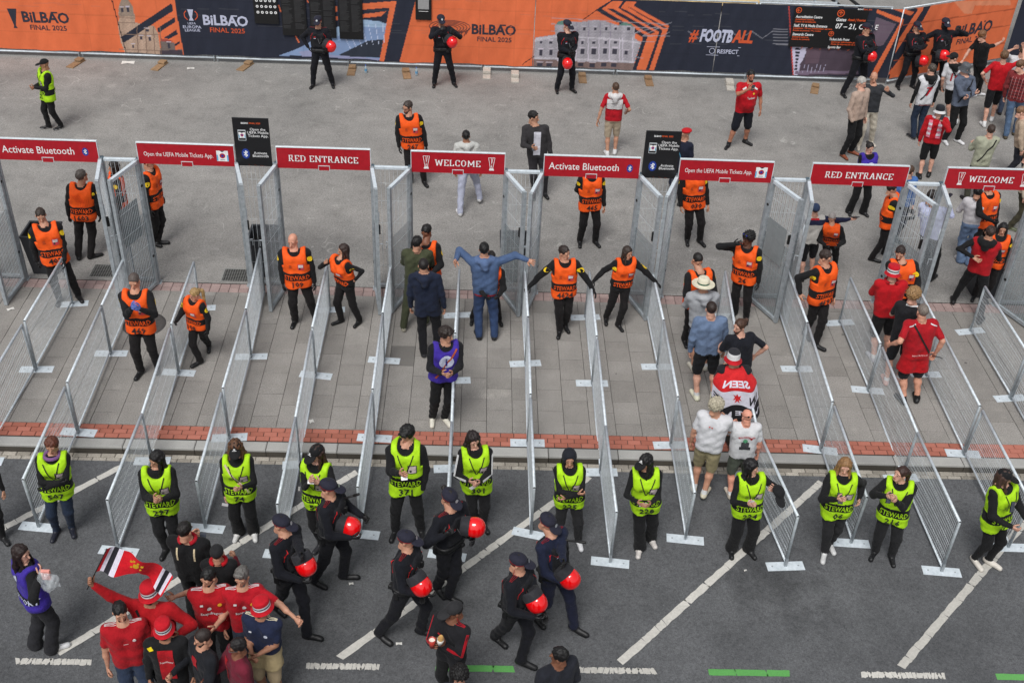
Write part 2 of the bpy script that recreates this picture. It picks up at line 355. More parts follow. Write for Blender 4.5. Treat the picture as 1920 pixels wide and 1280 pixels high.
# ------------------------------------------------------------------ lettering
TXT = {}
def text2d(s, size=1.0, bold=0.0, shear=0.0, sx=1.0, res=2):
    k = (s, bold, shear, res)
    if k not in TXT:
        cu = bpy.data.curves.new('lettering', 'FONT'); cu.body = s; cu.size = 1.0; cu.offset = bold; cu.shear = shear; cu.resolution_u = res; cu.fill_mode = 'FRONT'
        ob = bpy.data.objects.new('lettering', cu); COL.objects.link(ob)
        me = bpy.data.meshes.new_from_object(ob)
        v = np.array([p.co[:2] for p in me.vertices], float).reshape(-1, 2); f = [tuple(p.vertices) for p in me.polygons]
        bpy.data.objects.remove(ob); bpy.data.curves.remove(cu); bpy.data.meshes.remove(me)
        if len(v):
            mn, mx = v.min(0), v.max(0); v = v - np.array([(mn[0] + mx[0]) / 2, 0.36])
        TXT[k] = (v, f)
    v, f = TXT[k]
    return v * np.array([size * sx, size]), f
def text_on(b, s, M, mat, size, bold=0.0, shear=0.0, sx=1.0, off=0.0, width=None):
    """lettering in the local XZ plane of M (x right, z up)"""
    v, f = text2d(s, size, bold, shear, sx)
    if not len(v): return
    if width: v = v * np.array([width / (v[:, 0].max() - v[:, 0].min()), 1])
    b.add([M @ Vector((p[0], -off, p[1])) for p in v], f, mat)
def strokes(s, h, adv=None):
    """slab-serif capitals from strokes: list of quads in 2-D"""
    G = {'R': (.72, [('v', .16, 0, 1), ('h', .06, .56, 1), ('h', .16, .56, .52), ('a', .50, .78, .22), ('d', .36, .5, .62, 0)], [(.04, 0), (.50, 0)]),
         'E': (.64, [('v', .16, 0, 1), ('h', .04, .60, 1), ('h', .16, .46, .53), ('h', .04, .60, .09), ('v', .57, .0, .26), ('v', .57, .76, 1)], []),
         'D': (.76, [('v', .16, 0, 1), ('h', .04, .44, 1), ('h', .04, .44, .09), ('v', .64, .2, .8), ('d', .42, .96, .66, .74), ('d', .42, .04, .66, .26)], []),
         'N': (.82, [('v', .16, 0, 1), ('v', .68, 0, 1), ('d', .14, 1, .70, 0)], [(.03, 0), (.03, .91), (.56, .91)]),
         'T': (.70, [('v', .36, 0, 1), ('h', .04, .68, 1), ('v', .07, .74, 1), ('v', .65, .74, 1)], [(.23, 0)]),
         'A': (.78, [('d', .14, 0, .38, 1), ('d', .66, 0, .42, 1), ('h', .26, .56, .38)], [(.02, 0), (.52, 0)]),
         'C': (.68, [('v', .14, .22, .78), ('h', .24, .54, 1), ('h', .24, .54, .09), ('d', .12, .76, .28, .95), ('d', .12, .24, .28, .05), ('v', .58, .70, 1), ('v', .58, .0, .26)], []),
         'W': (1.06, [('d', .12, 1, .30, 0), ('d', .30, 0, .52, .9), ('d', .52, .9, .76, 0), ('d', .76, 0, .94, 1)], [(.00, .91), (.82, .91)]),
         'L': (.62, [('v', .16, 0, 1), ('h', .04, .58, .09), ('v', .55, 0, .28)], [(.03, .91)]),
         'O': (.78, [('v', .13, .24, .76), ('v', .63, .24, .76), ('h', .26, .50, 1), ('h', .26, .50, .09), ('d', .11, .72, .30, .96), ('d', .65, .72, .46, .96), ('d', .11, .28, .30, .04), ('d', .65, .28, .46, .04)], []),
         'M': (.98, [('v', .15, 0, 1), ('v', .83, 0, 1), ('d', .16, .97, .49, .25), ('d', .49, .25, .82, .97)], [(.02, 0), (.70, 0)])}
    T = .14; out = []; x = 0
    for ch in s:
        if ch == ' ': x += .36; continue
        w_, st, sf = G[ch]
        for q in st:
            if q[0] == 'v': out.append([(x + q[1] - T / 2, q[2]), (x + q[1] + T / 2, q[2]), (x + q[1] + T / 2, q[3]), (x + q[1] - T / 2, q[3])])
            elif q[0] == 'h': out.append([(x + q[1], q[3] - .09), (x + q[2], q[3] - .09), (x + q[2], q[3]), (x + q[1], q[3])])
            elif q[0] == 'a': out.append([(x + q[1] - .06, q[2] - q[3]), (x + q[1] + .07, q[2] - q[3] + .04), (x + q[1] + .07, q[2] + q[3] - .04), (x + q[1] - .06, q[2] + q[3])])
            else: out.append([(x + q[1] - T / 2, q[2]), (x + q[1] + T / 2, q[2]), (x + q[3] + T / 2, q[4]), (x + q[3] - T / 2, q[4])])
        for (a, c) in sf: out.append([(x + a, c), (x + a + .26, c), (x + a + .26, c + .09), (x + a, c + .09)])
        x += w_ + .08
    return [[((px - x / 2) * h, (py - .5) * h) for px, py in q] for q in out], x * h
def strokes_on(b, s, M, mat, h, off):
    qs, _ = strokes(s, h)
    for i, q in enumerate(qs): b.add([M @ Vector((p[0], -off - i * .00025, p[1])) for p in q], [(0, 1, 2, 3)], mat)
def poly_on(b, pts, M, mat, off): b.add([M @ Vector((p[0], -off, p[1])) for p in pts], [tuple(range(len(pts)))], mat)
def disc(r, n=20, c=(0, 0), sx=1.0): return [(c[0] + sx * r * math.cos(2 * math.pi * k / n), c[1] + r * math.sin(2 * math.pi * k / n)) for k in range(n)]
def ring_on(b, r0, r1, M, mat, off, n=20, c=(0, 0), a0=0, a1=2 * math.pi):
    for k in range(n):
        a, e = a0 + (a1 - a0) * k / n, a0 + (a1 - a0) * (k + 1) / n
        poly_on(b, [(c[0] + r0 * math.cos(a), c[1] + r0 * math.sin(a)), (c[0] + r1 * math.cos(a), c[1] + r1 * math.sin(a)), (c[0] + r1 * math.cos(e), c[1] + r1 * math.sin(e)), (c[0] + r0 * math.cos(e), c[1] + r0 * math.sin(e))], M, mat, off)
def stroke_line(b, pts, w_, M, mat, off):
    for i in range(len(pts) - 1):
        a = Vector(pts[i]); c = Vector(pts[i + 1]); d = (c - a).normalized(); n = Vector((-d.y, d.x)) * w_ / 2
        poly_on(b, [tuple(a - n), tuple(c - n), tuple(c + n), tuple(a + n)], M, mat, off + i * .0003)

# ------------------------------------------------------------------ barrier panels of the queue lanes
BARR = [([[0.057, 5.19, 0], [0.035, 3.218, 0], [-0.085, 1.075, -0.13]], [1, 1, 1]), ([[1.096, 5.659, 0], [1.127, 3.709, 0], [1.178, 1.659, 0], [1.151, -0.259, -0.13]], [0, 1, 1, -0.08]), ([[2.333, 5.161, 0], [2.371, 3.225, 0], [2.404, 1.18, -0.13], [2.388, -0.69, -0.13]], [1, 1, 1, -0.1]), ([[3.4, 5.667, 0], [3.485, 3.717, 0], [3.507, 1.613, 0], [3.493, -0.215, -0.13]], [0, 1, 1, -0.08]), ([[4.648, 5.218, 0], [4.637, 3.243, 0], [4.653, 1.18, -0.13], [4.665, -0.701, -0.13]], [1, 1, 1, -0.1]), ([[5.77, 5.654, 0], [5.739, 3.704, 0], [5.747, 1.678, 0], [5.71, -0.27, -0.13]], [0, 1, 1, -0.08]), ([[6.975, 5.156, 0], [6.954, 3.19, 0], [6.964, 1.158, -0.13], [6.96, -0.652, -0.13]], [1, 1, 1, -0.15]), ([[8.123, 5.663, 0], [8.154, 3.713, 0], [8.143, 1.645, 0], [8.153, -0.204, -0.13]], [0, 1, 1, -0.25]), ([[9.276, 5.193, 0], [9.266, 3.208, 0], [9.259, 1.146, -0.13], [9.263, -0.725, -0.13]], [1, 1, 1, -0.12]), ([[10.4, 5.665, 0], [10.425, 3.715, 0], [10.401, 1.671, 0], [10.394, -0.249, -0.13]], [0, 1, 1, -0.1]), ([[11.726, 5.34, 0], [11.57, 3.153, 0], [11.539, 1.145, -0.13], [11.759, -0.732, -0.13]], [1, 1, 1, -0.05]), ([[12.88, 5.703, 0], [12.86, 3.753, 0], [12.779, 1.637, 0], [12.82, -0.258, -0.13]], [0, 1, 1, -0.08]), ([[13.961, 5.236, 0], [13.955, 3.201, 0], [13.97, 1.161, -0.13], [13.99, -0.777, -0.13]], [1, 1, 1, -0.1]), ([[15.111, 5.641, 0], [15.095, 3.691, 0], [15.067, 1.624, 0], [15.135, -0.282, -0.13]], [0, 1, 1, -0.05]), ([[16.343, 5.071, 0], [16.361, 3.076, 0], [16.411, 1.031, -0.13]], [1, 1, 1])]
PL, HF = 1.966, 0.978
def panel_meshes():
    fr = MB(); r = .0185
    fr.tube([(0, .02, HF), (0, PL - .02, HF)], .022, GALV, 8)
    fr.tube([(0, .02, .075), (0, PL - .02, .075)], r * .9, GALV, 8)
    fr.tube([(0, .022, .02), (0, .022, HF)], r * 1.1, GALV2, 8); fr.tube([(0, PL - .022, .02), (0, PL - .022, HF)], r * 1.1, GALV2, 8)
    ca = MB(); dk = plain((20, 20, 20), .7, 0, 'plastic_cap')
    ca.tube([(0, .012, HF), (0, .022, HF)], .019, dk, 8); ca.tube([(0, PL - .022, HF), (0, PL - .012, HF)], .019, dk, 8)
    wi = MB(); n = 44
    for k in range(1, n):
        y = .022 + (PL - .044) * k / n; wi.tube([(0, y, .09), (0, y, HF - .018)], .0037, WIRE, 4, cap=False)
    for z in (.25, .48, .72): wi.tube([(.003, .03, z), (.003, PL - .03, z)], .0026, WIRE, 4, cap=False)
    fp = MB(); fp.box(-.27, .27, -.085, .085, 0.001, .009, PLATE, .002); fp.box(-.018, .018, -.018, .018, .009, .16, GALV2)
    fp.lathe([(.0, .013), (.012, .013), (.014, .009)], GALV2, 8, (.19, 0, 0)); fp.lathe([(.0, .013), (.012, .013), (.014, .009)], GALV2, 8, (-.19, 0, 0))
    return fr.mesh('frame'), ca.mesh('end_cap'), wi.mesh('wire_mesh'), fp.mesh('foot_plate')
FRM, CAP, WIM, FPM = panel_meshes()
ORDW = ['first', 'second', 'third', 'fourth', 'fifth', 'sixth', 'seventh', 'eighth', 'ninth', 'tenth', 'eleventh', 'twelfth', 'thirteenth', 'fourteenth', 'fifteenth']
for k, (pts, feet) in enumerate(BARR):
    for j in range(len(pts) - 1):
        a = Vector(pts[j + 1]); c = Vector(pts[j]); d = c - a; L = d.length    # a = the end nearer the camera
        t = empty('barrier_panel', a); t.rotation_euler = (math.asin(max(-1, min(1, d.z / L))), 0, math.atan2(-d.x, d.y))
        t.scale = (1, L / PL, 1)
        where = ['nearest the gates', 'over the slabs', 'over the kerb'][min(j, 2)] if len(pts) > 3 else ['nearest the gates', 'over the kerb'][min(j, 1)]
        tag(t, 'galvanised wire barrier panel %s in the %s lane fence from the left' % (where, ORDW[k]), 'barrier', 'barrier panels of the queue lanes')
        link('frame', FRM, t); link('end_cap', CAP, t)
        wm = link('wire_mesh', WIM, t); wm['kind'] = 'stuff'
        if feet[j + 1]:
            link('foot_plate', FPM, t, (0, 0.02, 0.0), (-t.rotation_euler[0], 0, random.uniform(-.12, .12) if feet[j + 1] == 1 else feet[j + 1]))
        if j == 0 and feet[0]: link('foot_plate', FPM, t, (0, PL - .02, 0.0), (-t.rotation_euler[0], 0, random.uniform(.1, .25)))

# ------------------------------------------------------------------ entrance gates
YG, HG = 5.93, 2.545
POSTS = [(-1.62, -1.02), (.77, 1.40), (3.09, 3.77), (5.42, 6.08), (7.74, 8.38), (10.09, 10.74), (12.42, 13.06), (14.80, 15.44), (17.12, 17.78)]
M_SHEET, nts, bs = base_mat('clear_sheet', .25, 0, .5); bs.inputs['Base Color'].default_value = (*lin((150, 160, 164)), 1); bs.inputs['Alpha'].default_value = .30
DKP = plain((18, 18, 18), .6, 0, 'black_plastic')
def leaf_frame(W, H, side):
    b = MB(); t = .062; d = .03
    b.box(0, t, -d, d, 0, H, GALV2, .004); b.box(W - t, W, -d, d, 0, H, GALV2, .004)
    b.box(t, W - t, -d, d, H - t, H - .003, PLATE, .003); b.box(t, W - t, -d, d, 0.02, .02 + t, GALV2, .003)
    return b.mesh('leaf')
def leaf_infill(W, H):
    b = MB(); n = 15
    for k in range(1, n): x = .062 + (W - .124) * k / n; b.tube([(x, .012, .08), (x, .012, H - .06)], .0032, WIRE, 4, cap=False)
    for z in (.45, .9, 1.35, 1.8, 2.2): b.tube([(.06, .016, z), (W - .06, .016, z)], .0028, WIRE, 4, cap=False)
    return b.mesh('wire_infill')
def leaf_sheet(W, H):
    b = MB(); b.box(.064, W - .064, -.004, .000, .084, 1.52, M_SHEET); return b.mesh('clear_sheet')
LW = .835
LF, LI, LSH = leaf_frame(LW, HG, 1), leaf_infill(LW, HG), leaf_sheet(LW, HG)
lk = MB(); lk.box(-.02, .02, -.045, .045, -.09, .09, DKP, .008); LOCK = lk.mesh('lock_box')
hd = MB(); hd.tube([(0, .03, .0), (0, -.09, .0), (0, -.09, -.12)], .009, GALV, 6); hd.tube([(0, .03, .42), (0, -.04, .42), (0, -.04, .62)], .007, GALV, 6); HAND = hd.mesh('handle')
pg = MB(); pg.lathe([(0, .002), (.028, .002), (.03, -.004)], DKP, 14, M=Matrix.Rotation(math.pi / 2, 4, 'X')); PLUG = pg.mesh('black_plug')
GREY = plain((136, 142, 144), .6, .1, 'grey_placard'); GREYL = plain((150, 156, 158), .6, .1, 'grey_print')
def placard(parent, W, x=.14, z=1.5):
    b = MB(); M = Matrix.Translation((x + .26, -.038, z)); b.box(x, x + .52, -.036, -.032, z - .38, z + .36, GREY)
    text_on(b, 'SCAN TO', M @ Matrix.Translation((0, 0, .27)), GREYL, .05, 0, 0, 1, .0) if False else None
    for q in range(2): poly_on(b, [(-.13, -.28 - q * .03), (.13, -.28 - q * .03), (.13, -.275 - q * .03), (-.13, -.275 - q * .03)], M, GREYL, .001)
    poly_on(b, [(-.07, .27), (.07, .27), (.07, .285), (-.07, .285)], M, GREYL, .001); poly_on(b, disc(.02, 10, (0, .31)), M, GREYL, .001)
    o = b.build('placard', parent); o['label'] = 'grey printed placard behind the wires'
def leaf(parent, hx, hy, fx, fy, side, plac=False):
    """hinge at (hx,hy), free end at (fx,fy); side 1: outer face looks +x"""
    a = math.atan2(fy - hy, fx - hx)
    o = link('leaf', LF, parent, (hx, hy, .015), (0, 0, a))
    f = link('wire_infill', LI, o); f['kind'] = 'stuff'
    link('clear_sheet', LSH, o, (0, -.006 if side > 0 else .006, 0))
    link('lock_box', LOCK, o, (LW - .12, -.02 * side, 1.15 + .55), (0, 0, 0)) if side < 0 else None
    h_ = link('handle', HAND, o, (LW - .05, 0, 1.45), (0, 0, 0 if side > 0 else math.pi))
    for z in (.62, 2.05):
        for s_ in (-1, 1): link('black_plug', PLUG, o, (.031, .031 * s_, z), (0, 0, 0 if s_ < 0 else math.pi))
    if plac: placard(o, LW)
OPEN = [(-1.02, .77, -1.08, 5.12, .93, 5.10, 0, 0), (1.40, 3.09, 1.14, 5.14, 3.32, 5.10, 1, 0), (3.77, 5.42, 3.61, 5.12, 5.55, 5.13, 0, 0), (6.08, 7.74, 5.78, 5.17, 8.05, 5.16, 0, 0), (8.38, 10.09, 8.17, 5.14, 10.36, 5.15, 0, 0),
        (10.74, 12.42, 10.47, 5.16, 12.76, 5.18, 0, 1), (13.06, 14.80, 12.95, 5.18, 15.06, 5.20, 0, 0), (15.44, 17.12, 15.33, 5.20, 17.42, 5.22, 0, 0)]
SIGNT = ['bt', 'app', 'red', 'wel', 'bt', 'app', 'red', 'wel']
RED = plain((170, 22, 36), .4, 0, 'sign_red', .5); SILV = plain((214, 220, 224), .35, .2, 'sign_edge'); WHT = plain((236, 236, 236), .6, 0, 'white_print'); BLUE = plain((28, 60, 150), .4, 0, 'blue_print'); LBL = plain((90, 175, 215), .5, 0, 'light_blue_print')
BLK = plain((22, 22, 25), .45, 0, 'sign_black'); ORP = plain((226, 92, 40), .5, 0, 'orange_print')
def bt_icon(b, M, c, h, off=0.002):
    poly_on(b, disc(h * .5, 20, c, .72), M, BLUE, off); w_ = h * .07; q = h * .17; e = h * .30
    stroke_line(b, [(c[0] - q, c[1] - q), (c[0] + q, c[1] + q * .95), (c[0], c[1] + e), (c[0], c[1] - e), (c[0] + q, c[1] - q * .95), (c[0] - q, c[1] + q)], w_, M, WHT, off + .001)
def cup(b, M, c, h, mat, off=.002):
    x, z = c; u = h
    stroke_line(b, [(x - .22 * u, z + .5 * u), (x - .09 * u, z - .3 * u), (x - .16 * u, z - .5 * u), (x + .18 * u, z - .5 * u), (x + .10 * u, z - .3 * u), (x + .24 * u, z + .5 * u), (x - .22 * u, z + .5 * u)], .035 * u, M, mat, off)
    stroke_line(b, [(x - .02 * u, z + .5 * u), (x + .02 * u, z - .3 * u)], .03 * u, M, mat, off); stroke_line(b, [(x + .1 * u, z + .5 * u), (x - .04 * u, z - .3 * u)], .03 * u, M, mat, off)
    poly_on(b, [(x - .15 * u, z - .5 * u), (x + .17 * u, z - .5 * u), (x + .12 * u, z - .34 * u), (x - .1 * u, z - .34 * u)], M, mat, off + .001)
def app_icon(b, M, c, h, off=.002):
    x, z = c; poly_on(b, [(x - h * .5, z - h * .5), (x + h * .5, z - h * .5), (x + h * .5, z + h * .5), (x - h * .5, z + h * .5)], M, WHT, off)
    for s_ in (-1, 1): poly_on(b, [(x + s_ * h * .5, z - h * .46), (x + s_ * h * .5, z + .1 * h), (x + s_ * h * .38, z + .1 * h), (x + s_ * h * .38, z - h * .46)][::s_], M, LBL, off + .001)
    poly_on(b, [(x - .22 * h, z + .5 * h), (x, z + .36 * h), (x + .22 * h, z + .5 * h)], M, plain((40, 44, 60), .5, 0, 'dark_print'), off + .001)
    poly_on(b, disc(h * .24, 18, (x, z + .02 * h)), M, plain((176, 32, 40), .5, 0, 'badge_red'), off + .0015); poly_on(b, disc(h * .12, 14, (x, z + .02 * h)), M, BLUE, off + .002)
    poly_on(b, [(x - .2 * h, z - .4 * h), (x + .2 * h, z - .4 * h), (x + .2 * h, z - .34 * h), (x - .2 * h, z - .34 * h)], M, plain((120, 120, 126), .5, 0, 'grey_text'), off + .001)
GL = {'bt': 'red header sign reading Activate Bluetooth with a blue symbol, %s', 'app': 'red header sign reading Open the UEFA Mobile Tickets App., %s', 'red': 'red header sign reading RED ENTRANCE, %s', 'wel': 'red header sign reading WELCOME between two cup outlines, %s'}
GP = ['at the left edge', 'right beside the left black sign', 'above the bald steward numbered 109', 'above the man in grey sweatpants', 'above the steward numbered 465', 'right beside the second black sign', 'above the woman in a purple tabard', 'cut by right edge']
for i, (xl, xr, lx, ly, rx, ry, pl, pr) in enumerate(OPEN):
    ct = (xl + xr) / 2
    g = tag(empty('entrance_gate', (ct, YG, 0)), 'open galvanised gate leaves under the %s red sign from the left' % ORDW[i] + (', one with grey placard' if pl or pr else ''), 'gate', 'entrance gates in the row')
    leaf(g, xl - ct, -.035, lx - ct, ly - YG, 1, pl); leaf(g, xr - ct, -.035, rx - ct, ry - YG, -1, pr)
    # header sign
    w_ = (xr - xl) - .05; k = SIGNT[i]
    sgn = tag(empty('header_sign', (ct, YG, 2.66)), GL[k] % GP[i], 'sign', 'red header signs over the gates'); sgn.rotation_euler = (0, random.uniform(-.004, .004), 0)
    b = MB(); b.box(-w_ / 2, w_ / 2, -.018, .018, -.195, .195, RED, 0); b.build('board', sgn)
    b = MB(); b.box(-w_ / 2 - .01, w_ / 2 + .01, -.024, .024, .196, .212, SILV, .002); b.box(-w_ / 2 - .012, -w_ / 2 - .001, -.022, .022, -.2, .195, SILV); b.box(w_ / 2 + .001, w_ / 2 + .012, -.022, .022, -.2, .195, SILV); b.build('trim', sgn)
    b = MB(); sy = MB(); M = Matrix.Translation((0, -.018, 0))
    if k == 'bt': text_on(b, 'Activate Bluetooth', M @ Matrix.Translation((-.14, 0, .01)), WHT, .19, .004, 0, 1, .002, width=1.22); bt_icon(sy, M, (.66, 0), .15)
    if k == 'app': text_on(b, 'Open the UEFA Mobile Tickets App.', M @ Matrix.Translation((-.13, 0, 0)), WHT, .115, .0, 0, 1, .002, width=1.18); app_icon(sy, M, (.62, 0), .2)
    if k == 'red': strokes_on(b, 'RED ENTRANCE', M @ Matrix.Scale(1.12, 4, (1, 0, 0)), WHT, .118, .002)
    if k == 'wel': strokes_on(b, 'WELCOME', M @ Matrix.Translation((.0, 0, 0)) @ Matrix.Scale(1.14, 4, (1, 0, 0)), WHT, .118, .002); cup(sy, M, (-.55, 0), .24, WHT); sy.build('symbol', sgn); sy = MB(); cup(sy, M, (.58, 0), .24, WHT)
    b.build('lettering', sgn)
    if sy.v: sy.build('symbol', sgn)
    b = MB(); s_ = -.06 if i != 3 else -.0; zb = -.19
    for (x0, x1, z0, z1) in ((-.10, .10, -.135, -.125), (-.10, -.09, -.215, -.135), (.09, .10, -.215, -.135)): b.box(x0, x1, -.03, -.0185, z0, z1, SILV)
    b.box(-.09, .09, -.026, -.0185, -.215, -.136, RED); b.build('latch_plate', sgn)
# fixed screens between the gates
for i, (xa, xb) in enumerate(POSTS):
    ct = (xa + xb) / 2; W = xb - xa
    g = tag(empty('gate_screen', (ct, YG, 0)), 'tall narrow wire screen between posts, %s in the row of gates' % (ORDW[i] + ' from the left'), 'fence', 'tall wire screens between the gates')
    for x in (xa, xb):
        b = MB(); s_ = -1 if x == xa else 1; b.box(-.035, .035, -.035, .035, 0, HG - .02, GALV2, .005); b.box(-.06, .06, -.07, .07, 0.001, .012, GALV2, .003)
        b.box(-.037, .037, -.037, .037, HG - .02, HG + .01, plain((84, 100, 110), .5, .3, 'post_cap'), .004); b.build('post', g, (x - ct, 0.03, 0))
    b = MB(); b.box(-W / 2 + .036, W / 2 - .036, 0.0, .06, HG - .06, HG - .01, PLATE, .004); b.build('rail', g); b = MB(); b.box(-W / 2 + .036, W / 2 - .036, .0, .06, .05, .1, GALV2, .004); b.build('rail', g)
    b = MB(); n = 9
    for k in range(1, n): x = -W / 2 + W * k / n; b.tube([(x, .03, .1), (x, .03, HG - .06)], .0034, WIRE, 4, cap=False)
    for z in (.5, .95, 1.4, 1.85, 2.2): b.tube([(-W / 2 + .04, .034, z), (W / 2 - .04, .034, z)], .0028, WIRE, 4, cap=False)
    o = b.build('wire_infill', g); o['kind'] = 'stuff'
# black totem signs
for (x, lb) in ((3.405, 'between the first two red signs, top left'), (10.41, 'beside the man in a red beret')):
    t = tag(empty('black_sign', (x, YG - .03, 2.5)), 'tall black sign with app and Bluetooth instructions %s' % lb, 'sign', 'black instruction signs')
    b = MB(); b.box(-.305, .305, -.012, .012, 0, .89, BLK, .0); b.build('board', t)
    b = MB(); M = Matrix.Translation((0, -.012, 0))
    text_on(b, 'BiLBAO', M @ Matrix.Translation((-.10, 0, .80)), WHT, .045, .02, 0, 1, .002, width=.12); text_on(b, 'FINAL 2025', M @ Matrix.Translation((.07, 0, .80)), ORP, .042, .015, 0, 1, .002, width=.19)
    for q, s_ in enumerate(('Open the', 'UEFA Mobile', 'Tickets App.')): text_on(b, s_, M @ Matrix.Translation((.11, 0, .69 - q * .06)), WHT, .068, .004, 0, 1, .002)
    for q, s_ in enumerate(('Activate', 'Bluetooth')): text_on(b, s_, M @ Matrix.Translation((.12, 0, .25 - q * .055)), WHT, .068, .004, 0, 1, .002)
    stroke_line(b, [(-.225, .48), (-.225, .67), (-.10, .67), (-.10, .48), (-.225, .48)], .008, M, SILV, .002); poly_on(b, [(-.225, .655), (-.10, .655), (-.10, .67), (-.225, .67)], M, SILV, .003); app_icon(b, M, (-.162, .575), .11)
    sy = MB(); bt_icon(sy, M, (-.13, .23), .19); sy.build('symbol', t)
    for q in range(3): stroke_line(b, [(-.1 + q * .1, .035 - .01 * q), (-.08 + q * .12, .005)], .006, M, plain((120, 50, 25), .6, 0, 'dark_orange_print'), .002)
    b.build('lettering', t)

